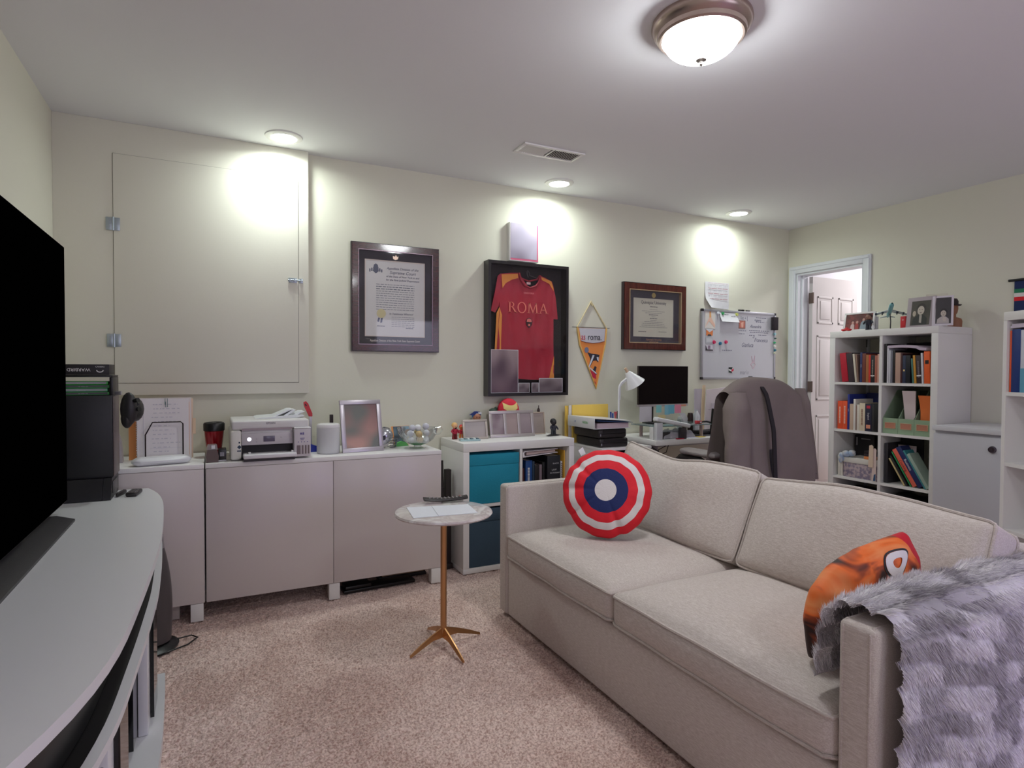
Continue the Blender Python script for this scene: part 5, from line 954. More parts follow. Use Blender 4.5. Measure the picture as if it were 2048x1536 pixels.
dc = thing('dice_tray', 'flat glassy tray of grey pieces at the front left of the low cube shelf', 'tray', (1.405, 3.385, ZK), R(-8)); B().box(-.062, .062, -.028, .028, 0, .010, .002).obj('base', M((176, 206, 210), .2), dc)
for k in range(6): B().box(-.055 + k * .019, -.041 + k * .019, -.020, .018, .0102, .016, .002).obj('piece', M((110, 130, 140) if k % 2 else (214, 224, 226), .4), dc)
# ------------------------------------------------------------------ inside the low cube shelf
def bin_(label, x0, x1, z0, z1, c, grp):
    t = thing('fabric_bin', label, 'storage box', (x0, 3.256, z0), 0, grp); w, h = x1 - x0, z1 - z0; m_ = M(c, .85, bump=.15, bs=150, var=.06, vs=4)
    B().box(0, w, 0, .37, 0, h * .78, .003).obj('box', m_, t); B().box(-.001, w + .001, -.003, .373, h * .782, h, .003).obj('lid_flap', m_, t); return t
bin_('teal fabric storage bin in the upper left cube of the low shelf', 1.353, 1.677, .4065, .700, (28, 142, 170), 'fabric bins in the cube shelf')
bin_('dark slate-blue fabric storage bin in the lower left cube of the low shelf', 1.353, 1.677, .0315, .375, (58, 80, 98), 'fabric bins in the cube shelf')
def upright(label, x, y, z, w, h, d, c, grp, rough=.5, T=None, rot=0, title=None, tc=(220, 220, 220), lean=0, name='book', pages=True, cat='book', tsize=None, band=None):
    """book standing with its spine to -y (in the frame T); x is its left edge"""
    t = thing(name, label, cat, (0, 0, 0), 0, grp)
    Mx = (T if T is not None else Matrix.Identity(4)) @ Matrix.Translation((x, y, z)) @ Matrix.Rotation(R(rot), 4, 'Z') @ Matrix.Rotation(R(lean), 4, 'Y'); t.matrix_world = Mx
    B().box(0, w, 0, .0025, 0, h, .0008).box(0, .0022, .0025, d, 0, h).box(w - .0022, w, .0025, d, 0, h).obj('cover', M(c, rough), t)
    B().box(.0024, w - .0024, .0027, d - .004, .003, h - .004).obj('pages', M((222, 212, 196), .9), t)
    if title == '~':
        b = B(); r_ = random.Random(int(h * 9999)); q = h * .2
        while q < h * .8: e_ = .003 + .006 * r_.random(); b.box(w * .32, w * .62, -.0006, -.0001, q, q + e_); q += e_ + .0022
        b.obj('spine_lettering', M(tc, .6), t, smooth=False)
    elif title:
        ts = tsize or min(.016, w * .5)
        b = B(); b.text(title, ts, Matrix.Translation((w / 2, -.0006, h * .55)) @ Matrix.Rotation(R(90), 4, 'X') @ Matrix.Rotation(R(-90), 4, 'Z'), depth=.0003)
        if band: b.box(.001, w - .001, -.0006, -.0002, h * band - .006, h * band + .004)
        b.obj('spine_lettering', M(tc, .6), t, smooth=False)
    return t
GK = 'books in the low cube shelf'
for (x, w, h, c, lb, ti) in ((1.718, .020, .185, (72, 30, 34), 'dark red thin book at the left of the right-hand cube', None), (1.748, .046, .232, (26, 74, 140), 'bright blue thick book in the right-hand cube of the low shelf', '~'), (1.797, .014, .225, (40, 60, 80), 'thin slate book right of the blue one', None), (1.814, .030, .20, (34, 28, 32), 'black book in the middle of the right-hand cube', None), (1.846, .018, .20, (134, 118, 128), 'greyish lilac thin book in the right-hand cube', None), (1.868, .020, .215, (24, 24, 28), 'narrow black book right of the lilac one', None)): upright(lb, x, 3.30, .4055, w, h, .22, c, GK, title=ti)
t = upright('large black hardback with small white title in the right-hand cube', 1.892, 3.28, .4055, .095, .255, .24, (30, 32, 40), GK)
ob = B().text('BLACK\'S', .012, wallT(.062, -.001, .205)).text('LAW', .016, wallT(.05, -.001, .165)).text('DICTIONARY', .012, wallT(.056, -.001, .145)).obj('spine_lettering', M((200, 200, 205), .6), t, smooth=False)
t = thing('spiral_notebook', 'white spiral-bound notebook standing in the right-hand cube', 'notebook', (1.992, 3.285, .4055)); B().box(0, .012, 0, .2, 0, .215).obj('sheets', PAPER, t); b = B()
for k in range(16): b.tube([(.0, -.006, .02 + k * .012), (.012, -.006, .024 + k * .012)], .002, 5)
ob = b.obj('spiral_binding', M((60, 60, 66), .4, .5), t); ob['kind'] = 'stuff'
solo('yellow_envelope', B().box(0, .006, 0, .25, 0, .285, .001), M((226, 172, 60), .8), 'mustard yellow envelope at the right side of the cube', 'envelope', (2.012, 3.275, .4055))
bd = thing('ring_binder', 'white ring binder lying on top of the books in the right-hand cube', 'binder', (1.708, 3.262, .664), 0); B().prism([(0, .0), (.250, .018), (.250, .021), (.02, .0075), (.0105, .0135), (.0105, .030), (.02, .0345), (.25, .0405), (.25, .0435), (.012, .038), (0, .030)], 'y', 0, .26).obj('cover', M((224, 218, 224), .35), bd); B().prism([(.03, .012), (.235, .0235), (.235, .036), (.03, .031)], 'y', .01, .25).obj('papers', M((196, 172, 170), .8), bd)
# ------------------------------------------------------------------ drawer unit top and desk
ZD, ZS = .7008, .7308
for k, (z, x0, lb) in enumerate(((ZD, 2.240, 'lower black zipped portfolio at the bottom of the stack on the drawer unit'), (ZD + .062, 2.225, 'upper black zipped portfolio under the white binder'))):
    t = thing('portfolio', lb, 'portfolio', (x0, 3.21 - k * .01, z), R(-2 + 2 * k), 'black portfolios under the binder'); LE = M((40, 36, 36), .5, bump=.15, bs=80)
    B().box(0, .225, 0, .30, 0, .060, .014, 3).obj('cover', LE, t); B().tube([(.008, -.002, .030), (.21, -.002, .030)], .003, 6).obj('zip', M((20, 18, 18), .4), t)
    B().box(.03, .215, -.0015, .001, .036, .052).obj('page_edges', M((24, 20, 20), .8), t); B().box(.012, .018, -.004, .0, .012, .030, .001).obj('zip_pull', SILVER, t)
rb_ = thing('ring_binder', 'thick white ring binder with green spine lettering on top of the black portfolios', 'binder', (2.185, 3.19, ZD + .124), R(-1))
B().box(0, .004, 0, .33, 0, .070, .001).box(.0045, .285, 0, .33, 0, .003).prism([(.0045, .0665), (.285, .0465), (.285, .0495), (.0045, .070)], 'y', 0, .33).obj('cover', M((224, 224, 226), .35), rb_)
B().box(.03, .275, .012, .32, .0035, .036).obj('papers', M((196, 176, 182), .85), rb_); B().prism([(.02, .052), (.30, .036), (.30, .038), (.02, .057)], 'y', -.004, .31).obj('blue_divider', M((38, 66, 110), .5), rb_)
b = B(); Ts = Matrix.Translation((-.0006, .11, .036)) @ Matrix.Rotation(R(-90), 4, 'Z') @ Matrix.Rotation(R(90), 4, 'X'); b.text('GREEN', .022, Ts); b.obj('green_lettering', M((110, 170, 110), .6), rb_, smooth=False)
b = B(); b.text('18', .020, Matrix.Translation((-.0006, .235, .036)) @ Matrix.Rotation(R(-90), 4, 'Z') @ Matrix.Rotation(R(90), 4, 'X')); b.obj('grey_lettering', M((150, 160, 190), .6), rb_, smooth=False)
for k, (y, c, lb, dx) in enumerate(((3.53, (240, 204, 96), 'front yellow hanging folder standing behind the white binder', .03), (3.55, (226, 222, 222), 'white papers standing between the yellow folders', .015), (3.575, (236, 196, 90), 'rear yellow folder with a dark edge behind the white binder', 0))):
    solo('hanging_folder', B().box(0, .30, 0, .010, 0, .262 - .004 * k, .001), M(c, .8, var=.05, vs=5), lb, 'folder', (2.205 + dx, y, ZD), group='folders standing on the drawer unit')
lp = thing('desk_lamp', 'white desk lamp with a cone shade and wooden knob left of the monitor', 'lamp', (2.505, 3.365, ZD)); LW = M((230, 230, 232), .35)
B().lathe([(0, 0), (.055, 0), (.055, .010), (.05, .014), (0, .014)], 28).obj('base', LW, lp)
B().tube([(0, 0, .012), (0, 0, .37), (.004, 0, .395), (.022, 0, .420), (.10, 0, .470)], .0065, 10).obj('arm', LW, lp)
ax = Vector((.55, -.1, -.83)).normalized(); Tc = frame((.072, 0, .492), -ax, (0, 1, 0)); sh = B(); sh.lathe([(.008, .0), (.020, -.004), (.075, -.105), (.073, -.105), (.019, -.008), (.0, -.004)], 32, T=Tc); sh.obj('shade', LW, lp)
B().cyl(Vector((.072, 0, .492)), Vector((.072, 0, .492)) - ax * .032, .010, .009, 14).obj('wooden_knob', M((214, 180, 150), .6), lp); B().tube([(.012, 0, .30), (.012, 0, .39), (.03, 0, .412), (.085, 0, .447)], .0035, 6).obj('cable', LW, lp)
pc = thing('pen_cup', 'small cup of pens and pink-handled scissors beside the desk lamp', 'pen cup', (2.585, 3.53, ZD)); B().lathe([(0, 0), (.036, 0), (.038, .12), (.035, .12), (.033, .004), (0, .004)], 24).obj('cup', M((200, 200, 204), .4), pc)
for k, (x, c, h) in enumerate(((-.018, (30, 70, 170), .205), (-.006, (40, 90, 190), .195), (.010, (236, 110, 126), .205), (.022, (40, 38, 40), .21))): B().tube([(x, 0, .005), (x * 1.4, 0, h * .8), (x * 1.5, 0, h)], [.004, .005, .012 if k == 2 else .006], 8).obj('pen', M(c, .4), pc)
mn = thing('monitor', 'black computer monitor with silver chin on the desk', 'monitor', (2.722, 3.425, ZS - .004)); B().box(0, .462, .0, .018, .232, .510, .002).obj('bezel', M((40, 32, 32), .4), mn); B().box(.003, .459, -.0008, -.0001, .236, .507).obj('screen', MSCREEN, mn)
B().box(0, .462, -.002, .02, .216, .2315, .001).obj('chin', M((190, 184, 186), .3, .6), mn); B().box(.16, .30, .021, .06, .25, .42, .01).box(.115, .155, .021, .032, .09, .30, .002).obj('stand_neck', M((40, 34, 36), .4), mn); B().box(.07, .25, -.06, .045, .0972, .104, .002).obj('stand_foot', DARK, mn)
rs = thing('monitor_riser', 'small glass monitor riser on silver posts', 'riser', (2.70, 3.22, ZS)); B().box(0, .52, 0, .26, .084, .092, .001).obj('glass_top', M((176, 196, 196), .05, trans=.6), rs)
for x in (.06, .46):
    for y in (.04, .22): B().cyl((x, y, 0), (x, y, .0838), .012, n=14).obj('post', M((190, 170, 166), .3, .7), rs)
for lb, x0, x1, z0, z1, c in (('lined paper sheet taped under the left of the monitor', .008, .118, .105, .214, (216, 210, 216)), ('teal sticky note under the monitor edge', .160, .208, .168, .222, (140, 206, 206)), ('light blue sticky note under the monitor edge, left of its twin', .238, .285, .150, .222, (140, 200, 218)), ('blue sticky note overlapping the light blue one', .275, .328, .156, .222, (120, 190, 214)), ('pink sticky note under the right of the monitor', .332, .392, .160, .222, (240, 150, 178)), ('pale yellow sticky note behind the riser edge', .178, .245, .104, .150, (226, 210, 156)), ('tiny orange sticky flag right of the pink note', .392, .44, .208, .222, (230, 160, 130))):
    solo('sticky_note', B().box(x0, x1, 0, .0008, z0, z1), M(c, .8), lb, 'note', (2.722, 3.4215 - .001 * (x0 > .26) - .001 * (x0 > .3), ZS), group='notes stuck on the monitor')
wh = thing('white_scanner', 'long flat white device lying slanted in front of the monitor', 'electronics', (2.675, 3.198, ZS + .0), R(-1)); Tq = Matrix.Translation((0, 0, .132)) @ Matrix.Rotation(R(11), 4, 'Y'); B().box(0, .30, -.03, .018, -.0, .028, .008, 3, T=Tq).obj('casing', M((228, 230, 234), .35), wh); B().box(.01, .06, -.02, .012, 0, .118, .003).obj('support', M((210, 210, 216), .4), wh); B().box(.22, .27, -.02, .012, 0, .078, .003).obj('support', M((60, 56, 62), .4), wh)
solo('adapter_box', B().box(0, .085, 0, .03, 0, .045, .003), M((50, 44, 46), .5), 'small dark box lying under the slanted white device', 'box', (2.76, 3.225, ZS))
solo('white_box', B().box(0, .05, 0, .04, 0, .085, .003), M((224, 222, 222), .5), 'small upright white box left of the plastic bag', 'box', (2.69, 3.225, ZS))
bg = thing('plastic_bag', 'clear plastic bag holding a folded grey garment on the front of the desk', 'bag', (2.925, 3.268, ZS + .001)); b = B()
def lump(u, v, a, b_, h, sd, am): 
    x = (u * 2 - 1); y = (v * 2 - 1); k = max(0, (1 - x ** 4) * (1 - y ** 4)) ** .5; return Vector((x * a, y * b_, .002 + h * k + am * k * noise.noise(Vector((x * 4, y * 3, sd)))))
b.grid(lambda u, v: lump(u, v, .120, .045, .038, 1, .02), 22, 12); b.grid(lambda u, v: Vector(((u * 2 - 1) * .120, (v * 2 - 1) * .045, .001)), 22, 12); bmesh.ops.remove_doubles(b.bm, verts=b.bm.verts[:], dist=.0012); b.obj('garment', M((168, 156, 164), .8, col2=(140, 126, 136), vs=20), bg)
b = B(); b.grid(lambda u, v: lump(u, v, .145, .052, .050, 3, .035), 34, 18); b.obj('clear_film', M((224, 222, 230), .12, alpha=.45, bump=.6, bs=30, bdist=.02), bg)
solo('red_packet', B().box(0, .06, 0, .02, 0, .006, .001), M((180, 30, 60), .5), 'thin dark red packet under the front of the plastic bag', 'packet', (2.86, 3.172, ZS))
kb = thing('keyboard', 'black computer keyboard on the desk right of the plastic bag', 'keyboard', (3.23, 3.32, ZS), R(6)); B().box(0, .34, 0, .12, 0, .016, .003).obj('body', M((44, 40, 46), .4), kb); b = B()
for i in range(18):
    for j in range(5): b.box(.008 + i * .018, .0225 + i * .018, .010 + j * .021, .027 + j * .021, .0165, .0215, .001)
o = b.obj('keys', M((26, 24, 28), .5), kb); o['kind'] = 'stuff'
solo('desk_mat', B().box(0, .62, 0, .22, 0, .0028, .001), M((70, 66, 72), .8), 'dark grey mat on the desk under the keyboard and headset', 'mat', (3.12, 3.255, ZS - .0003)); kb.location.z += .0029
for x, y, c, lb, rz in ((3.06, 3.195, (232, 206, 110), 'yellow note pad at the front edge of the desk', 4), (2.98, 3.19, (214, 214, 232), 'pale lilac slip of paper at the front edge of the desk', -3)): solo('note_pad', B().box(0, .085, 0, .045, 0, .004), M(c, .8), lb, 'paper', (x, y, ZS), R(rz))
hs = thing('headset', 'black headset lying on the desk behind the keyboard', 'headset', (3.47, 3.52, ZS + .002)); B().tube([(-.10 * math.cos(R(a)), .02, .012 + .06 * math.sin(R(a))) for a in range(0, 181, 20)], .007, 8).obj('band', BLACK, hs)
for x in (-.10, .10): B().cyl((x - .012, .02, .036), (x + .012, .02, .036), .034, n=18).obj('ear_pad', DARK, hs)
for lb, x, y, prof, m_ in (('clear plastic water bottle on the desk near the chair', 3.36, 3.52, [(0, 0), (.03, 0), (.032, .01), (.030, .05), (.032, .10), (.028, .13), (.012, .155), (.012, .17), (0, .17)], M((214, 222, 230), .1, alpha=.55)), ('dark slim bottle with gold cap left of the water bottle', 3.28, 3.50, [(0, 0), (.022, 0), (.022, .13), (.018, .15), (0, .152)], M((50, 34, 30), .3)), ('white tube standing between the two bottles', 3.318, 3.47, [(0, 0), (.016, 0), (.018, .12), (.006, .165), (0, .166)], M((226, 226, 232), .4))): solo('bottle', B().lathe(prof, 24), m_, lb, 'bottle', (x, y, ZS))
ph = thing('card_holder', 'tilted white card on a clear stand right of the sticky notes', 'card', (3.20, 3.51, ZS)); B().prism([(0, 0), (.09, 0), (.09, .004), (.05, .006), (.02, .10), (.0, .10)], 'y', 0, .05).obj('stand', M((216, 222, 224), .15, alpha=.6), ph); B().prism([(-.03, .150), (.03, .150), (.07, .095), (.02, .085)], 'y', -.006, -.002).obj('card', PAPER, ph); B().box(.0, .02, -.002, .04, .0, .12).obj('back', M((206, 210, 214), .3), ph)
rt3 = thing('red_toy', 'tiny red and white toy on the glass riser', 'toy', (3.13, 3.26, ZS + .0925)); B().box(-.025, .0, -.01, .01, 0, .022, .003).obj('left_block', M((220, 70, 80), .5), rt3); B().box(.002, .028, -.01, .01, 0, .020, .003).obj('right_block', M((200, 60, 60), .5), rt3); B().box(.007, .022, -.0115, -.0102, .004, .014).obj('front_patch', PAPER, rt3)
for k, (x, y, w_, h_, c, lb, rz) in enumerate(((3.40, 3.575, .09, .33, (208, 200, 212), 'lilac file of papers left of the cream folder behind the jacket', 4), (3.46, 3.56, .03, .36, (240, 216, 180), 'cream folder edge standing behind the jacket', 2), (3.47, 3.54, .24, .345, (232, 222, 222), 'printed letters in an upright holder behind the jacket', 0))):
    t = thing('desk_file', lb, 'papers', (x, y, ZS), R(rz), 'upright papers at the back of the desk'); b = B(); b.grid(lambda u, v: Vector((w_ * u, .012 * math.sin(2 * v + k), h_ * v - .02 * (1 - u) * v * (k == 2))), 6, 8); b.solid(.005); b.obj('sheets', M(c, .8), t)
    if k == 2:
        b = B(); [scribble(b, .03, .22, .31 - q * .018, -.004, .003, .05, .2, 300 + q) for q in range(9)]; b.obj('lettering', M((170, 150, 160), .8), t, smooth=False); B().box(.04, .23, -.03, -.026, .0, .22).obj('clear_pocket', M((220, 214, 222), .1, alpha=.4), t)
solo('black_stand', B().prism([(0, 0), (.05, 0), (.06, .18), (.02, .19)], 'y', 0, .02).box(.0, .05, .0, .07, 0, .008), BLACK, 'black upright stand on the desk just left of the jacket', 'stand', (3.30, 3.30, ZS + .003))
# ------------------------------------------------------------------ jacket over the chair
JK = M((128, 116, 112), .85, bump=.25, bs=350, var=.05, vs=10); JD = M((38, 34, 38), .8)
jk = thing('suit_jacket', 'grey suit jacket draped over the back of the desk chair', 'jacket', (2.88, 2.485, 0))
def drape(x0, x1, top, yf, yb, zf, zb, seed, amp=.012, rnd_=.10):
    def fn(u, v):
        x = x0 + (x1 - x0) * u; sh = rnd_ * abs(2 * u - 1) ** 3.2; tz = top - sh - .02 * (2 * u - 1)
        half = (yb - yf) / 2; cy = (yb + yf) / 2
        if v < .3: t = v / .3; z = zf + (tz - .05 - zf) * t; y = yf
        elif v < .5: a = PI * (v - .3) / .2; y = cy - half * math.cos(a); z = tz - .05 + .05 * math.sin(a)
        else: t = (v - .5) / .5; z = tz - .05 - (tz - .05 - zb) * t; y = yb
        low = max(0, min(1, (1.1 - z) / .5)); side = -1 if v > .4 else 1
        y += (-1 if v >= .4 else 1) * 0 + side * -0 + (amp * (1.6 * low + .3) * math.sin(9 * u + 3 * noise.noise(Vector((u * 2, z * 2, seed))) + seed)) * (1 if v > .4 else .5) + .04 * low * (-1 if v > .4 else 1) * (1 - .4 * u)
        x += .05 * low * (2 * u - 1) + .01 * noise.noise(Vector((u * 5, z * 4, seed + 3)))
        return Vector((x, y, z))
    return fn
b = B(); b.grid(drape(-.30, .30, 1.165, .055, -.055, .62, .52, 1.0), 44, 44); b.obj('back_panel', JK, jk, angle=80)
b = B(); b.grid(lambda u, v: (lambda c, r_: Vector((c.x + r_ * 1.15 * math.cos(2 * PI * u), c.y + r_ * .8 * math.sin(2 * PI * u), c.z)))(Vector((-.272 - .03 * math.sin(3 * v), -.078 - .03 * v, 1.085 - .56 * v)), (.078 - .016 * v) * (.55 + .45 * min(1, v * 6)) * (1 + .10 * math.sin(6 * PI * u + 7 * v) + .07 * noise.noise(Vector((u * 3, v * 7, 2))))), 26, 26, cu=True); b.obj('sleeve', JK, jk, angle=80)
b = B(); b.grid(lambda u, v: (lambda c, r_: Vector((c.x + r_ * .8 * math.cos(2 * PI * u), c.y + r_ * math.sin(2 * PI * u), c.z)))(Vector((.285 + .10 * v, -.03 - .01 * v, 1.10 - .55 * v)), (.058 - .018 * v) * (.5 + .5 * min(1, v * 6)) * (1 + .09 * math.sin(6 * PI * u + 5 * v))), 22, 22, cu=True); b.obj('sleeve', JK, jk, angle=80)
b = B(); b.grid(lambda u, v: Vector((-.085 + .060 * v ** .6 - .012 + .028 * u + .04 * (v > .9) * 0, -.076 - .050 * min(1, v * 2.2) + (.09 * (1 - v * 6) ** 2 if v < .166 else 0), 1.150 + .022 * (1 - min(1, v * 6)) - .62 * v)), 5, 24); b.solid(.008); b.obj('dark_lining', JD, jk)
b = B()
for k in range(3): b.sph((.378, -.075, .585 + k * .022), .006, 8)
b.obj('cuff_buttons', M((60, 50, 52), .4), jk)
# ------------------------------------------------------------------ contents of the tall cube bookcase (local frame: x to the right, y into the shelf)
TB = Matrix.Translation((4.14, 2.96, 0)) @ Matrix.Rotation(R(-90), 4, 'Z')
GR = {1: 'books in the top left cube', 2: 'books in the top right cube', 3: 'books in the second row left cube', 4: 'leaning books in the third row right cube'}
def row(z, grp, items, y=.012):
    for x, w, h, c, lb, lean, ti, tc in items: upright(lb, x, y, z + .0006, w, h, .20, c, GR[grp], T=TB, lean=lean, title=ti, tc=tc, tsize=None)
row(1.125, 1, [(.094, .048, .212, (190, 28, 52), 'bright red thick book leaning left in the top left cube', -6.5, None, None), (.145, .044, .210, (62, 50, 56), 'dark plum book leaning beside the red one', -6.5, None, None),
    (.193, .014, .205, (222, 212, 194), 'cream thin book leaning beside the plum one', -6.5, None, None), (.210, .009, .200, (150, 120, 104), 'thin brown book leaning beside the cream one', -5, None, None),
    (.228, .015, .214, (52, 62, 110), 'navy book with white title in the top left cube', 0, 'ROMA', (226, 226, 230)), (.2445, .026, .206, (120, 62, 48), 'russet patterned book in the top left cube', 0, None, None), (.272, .018, .196, (172, 112, 66), 'tan book right of the russet one', 0, None, None), (.291, .014, .195, (214, 62, 50), 'narrow red book in the top left cube', 0, None, None),
    (.306, .028, .192, (36, 34, 38), 'black book with a white band in the top left cube', 0, '~', (160, 150, 140)), (.335, .018, .190, (176, 104, 86), 'reddish brown book right of the banded black one', 0, None, None), (.354, .013, .200, (222, 176, 158), 'pale pink thin book against the divider', 0, None, None)])
row(1.125, 2, [(.400, .018, .268, (30, 24, 28), 'tall black book at the left wall of the top right cube', 0, None, None), (.420, .010, .252, (226, 224, 232), 'tall white folder in the top right cube', 0, None, None), (.432, .012, .222, (206, 206, 214), 'pale grey book with black strip in the top right cube', 0, None, None), (.446, .012, .222, (120, 120, 132), 'grey thin book in the top right cube', 0, None, None), (.460, .014, .222, (30, 24, 28), 'black book left of the pinkish one', 0, None, None),
    (.476, .034, .206, (190, 156, 140), 'pinkish beige thick book in the top right cube', 0, None, None), (.512, .010, .20, (70, 34, 36), 'thin maroon book right of the pinkish one', 0, None, None), (.524, .020, .186, (48, 56, 80), 'navy book with a gold dot in the top right cube', 0, None, None), (.546, .028, .186, (22, 24, 32), 'black book right of the gold-dotted one', 0, None, None),
    (.588, .011, .165, (74, 120, 110), 'teal thin book leaning in the top right cube', -4, None, None), (.601, .014, .186, (204, 146, 52), 'mustard yellow book leaning in the top right cube', -4, None, None), (.618, .030, .184, (56, 40, 42), 'dark brown book with white band leaning in the top right cube', -4, '~', (120, 110, 116)),
    (.648, .012, .200, (214, 214, 220), 'white thin book leaning against the orange one', -3, None, None), (.663, .034, .210, (240, 104, 46), 'bright orange book with a black label in the top right cube', -1.5, None, None)])
for x, z, w, c, par in ((.3065, 1.17, .046, (230, 228, 226), None), (.622, 1.17, .024, (230, 228, 226), None)): pass
def stick(nm, x0, x1, z0, z1, c, tgt, y=.0112):
    o = [q for q in bpy.data.objects if q.get('label') == tgt][0]; p = B().box(x0, x1, -.0012, -.0003, z0, z1).obj(nm, M(c, .6), o); return p
stick('white_band', .0005, .0275, .044, .052, (232, 230, 228), 'black book with a white band in the top left cube')
stick('white_band', .0005, .0295, .046, .055, (232, 230, 228), 'dark brown book with white band leaning in the top right cube')
stick('black_label', .007, .029, .128, .152, (40, 24, 24), 'bright orange book with a black label in the top right cube')
stick('gold_dot', .005, .015, .080, .092, (232, 206, 140), 'navy book with a gold dot in the top right cube')
solo('portfolio_board', B().box(.405, .60, .262, .268, 1.1256, 1.405), M((28, 20, 24), .6), 'large black board standing at the back of the top right cube', 'board').matrix_world = TB
solo('cream_card', B().box(.7005, .7070, .02, .20, 1.1256, 1.385), M((226, 214, 190), .8), 'tall cream card against the right wall of the top right cube', 'card').matrix_world = TB
b = B(); b.grid(lambda u, v: Vector((.425 + .25 * u, .008 + .20 * v, 1.3785 - .022 * u + .012 * math.sin(PI * u * .9) * (u < .8) + .002)), 14, 6); b.solid(.018); solo('magazine_pile', b, M((196, 180, 196), .6), 'lilac and white magazines lying across the books in the top right cube', 'magazines').matrix_world = TB
row(.779, 3, [(.062, .037, .206, (240, 88, 46), 'left of two orange-red volumes in the second row', 0, '~', (246, 200, 180)), (.100, .037, .207, (240, 92, 50), 'right of two orange-red volumes in the second row', 0, '~', (246, 200, 180)), (.139, .015, .258, (44, 56, 140), 'tall royal blue book in the second row', 0, 'ROME', (200, 210, 240)), (.156, .027, .188, (206, 180, 158), 'beige book with a worn spine in the second row', 0, None, None), (.184, .016, .224, (228, 222, 216), 'tall white book in the middle of the second row left cube', 0, None, None),
    (.202, .008, .180, (150, 122, 110), 'very thin brown book in the second row', 0, None, None), (.211, .018, .186, (226, 218, 206), 'off-white book in the second row', 0, None, None), (.230, .040, .198, (222, 208, 182), 'thick cream book with brown script in the second row', 0, '~', (150, 110, 90)), (.272, .046, .194, (36, 36, 60), 'navy book titled England with a red square in the second row', 0, 'England', (230, 226, 226)), (.320, .016, .194, (44, 44, 46), 'charcoal book in the second row', 0, None, None), (.337, .030, .200, (20, 20, 24), 'black book against the divider in the second row', 0, None, None)])
stick('red_square', .010, .036, .162, .182, (196, 50, 70), 'navy book titled England with a red square in the second row'); stick('orange_patch', .008, .038, .020, .046, (226, 150, 120), 'navy book titled England with a red square in the second row')
solo('blue_atlas', B().box(.145, .305, .222, .232, .7796, 1.045), M((40, 48, 110), .5), 'dark blue book standing behind the books of the second row', 'book').matrix_world = TB
GF = M((148, 172, 142), .8); GFI = M((70, 84, 66), .85)
for k, (x0, x1, lb) in enumerate(((.397, .498, 'left green magazine file with a copper label'), (.500, .602, 'middle green magazine file holding a white pad'), (.604, .7055, 'right green magazine file holding an orange folder'))):
    t = thing('magazine_file', lb, 'magazine file', (0, 0, 0), 0, 'green magazine files'); t.matrix_world = TB @ Matrix.Translation((x0, .015, .7796)); w = x1 - x0
    B().box(0, w, 0, .003, .002, .105).obj('front_wall', GF, t); B().box(0, w, 0, .24, 0, .0018).obj('base', GF, t); B().box(0, w, .237, .24, .002, .295).obj('back_wall', GFI, t)
    for x in (0, w - .0025): B().prism([(.0032, .002), (.2368, .002), (.2368, .295), (.16, .295), (.0032, .105)], 'x', x, x + .0025).obj('side_wall', GF if x == 0 else GFI, t)
    c = w / 2; B().box(c - .033, c + .033, -.0012, -.0001, .038, .072).obj('label_card', M((190, 128, 104), .6), t); b = B()
    for q in ((c - .036, c + .036, .072, .0755), (c - .036, c + .036, .0345, .038), (c - .036, c - .033, .038, .072), (c + .033, c + .036, .038, .072)): b.box(q[0], q[1], -.0028, -.0001, q[2], q[3])
    b.obj('label_holder', M((232, 190, 160), .35, .5), t)
b = B(); b.grid(lambda u, v: Vector((.513 + .085 * u - .012 * (1 - v) * 0 + .0 + (-.022 * v ** 2 + .02) * (1 - u) - .005, .05 + .06 * u * 0 + .05 * (1 - v) ** 2 * .2, .783 + .290 * v)), 8, 10); b.solid(.008); t = thing('legal_pad', 'curling white pad with reddish print in the middle magazine file', 'pad'); t.matrix_world = TB; b.obj('sheets', M((216, 200, 200), .8), t); bb = B(); [scribble(bb, .525 + .012 * k, .5275 + .012 * k, 1.0 - .02 * (k % 3), .0485, .10 - .02 * (k % 2), .004, .1, 400 + k) for k in range(5)]; bb.obj('lettering', M((150, 90, 100), .8), t, smooth=False)
b = B(); b.grid(lambda u, v: Vector((.615 + .075 * u + (.018 * math.sin(PI * v) - .012) * (1 - u), .06, .783 + .262 * v)), 8, 10); b.solid(.006); solo('orange_folder', b, M((230, 122, 60), .8), 'bright orange folder bent inside the right magazine file', 'folder').matrix_world = TB
# third row left
Z3 = .4336
upright('white thin book at the left of the third row', .066, .02, Z3, .018, .122, .18, (222, 216, 206), 'small books in the third row', T=TB); upright('cream thin book right of the white one in the third row', .086, .02, Z3, .018, .125, .18, (226, 220, 210), 'small books in the third row', T=TB)
t = thing('black_box', 'black printed box standing at the back left of the third row', 'box'); t.matrix_world = TB @ Matrix.Translation((.064, .215, Z3)); B().box(0, .150, 0, .05, 0, .292, .001).obj('box', M((24, 22, 26), .5), t); B().box(.05, .12, -.001, -.0003, .262, .270).box(.012, .022, -.001, -.0003, .215, .275).obj('lettering', M((150, 150, 150), .6), t, smooth=False)
t = thing('floral_box', 'lilac floral patterned storage box with white lid in the third row', 'storage box'); t.matrix_world = TB @ Matrix.Translation((.112, .015, Z3)); B().box(0, .252, 0, .19, 0, .105, .002).obj('box', M((134, 124, 146), .7, col2=(196, 178, 182), vs=40), t); B().box(-.002, .254, -.004, .194, .1055, .142, .002).obj('lid', M((226, 222, 214), .6), t)
for k, (c, h) in enumerate((((230, 140, 84), .022), ((60, 50, 54), .016), ((36, 30, 34), .022))): solo('small_case', B().box(0, .075, 0, .09, 0, h - .001, .002), M(c, .5), ['orange small flat box on the floral box lid', 'dark brown small flat box in the middle of the little stack', 'black small flat box on top of the little stack'][k], 'box', group='little boxes on the floral box').matrix_world = TB @ Matrix.Translation((.255, .03, Z3 + .1428 + [0, .0225, .039][k]))
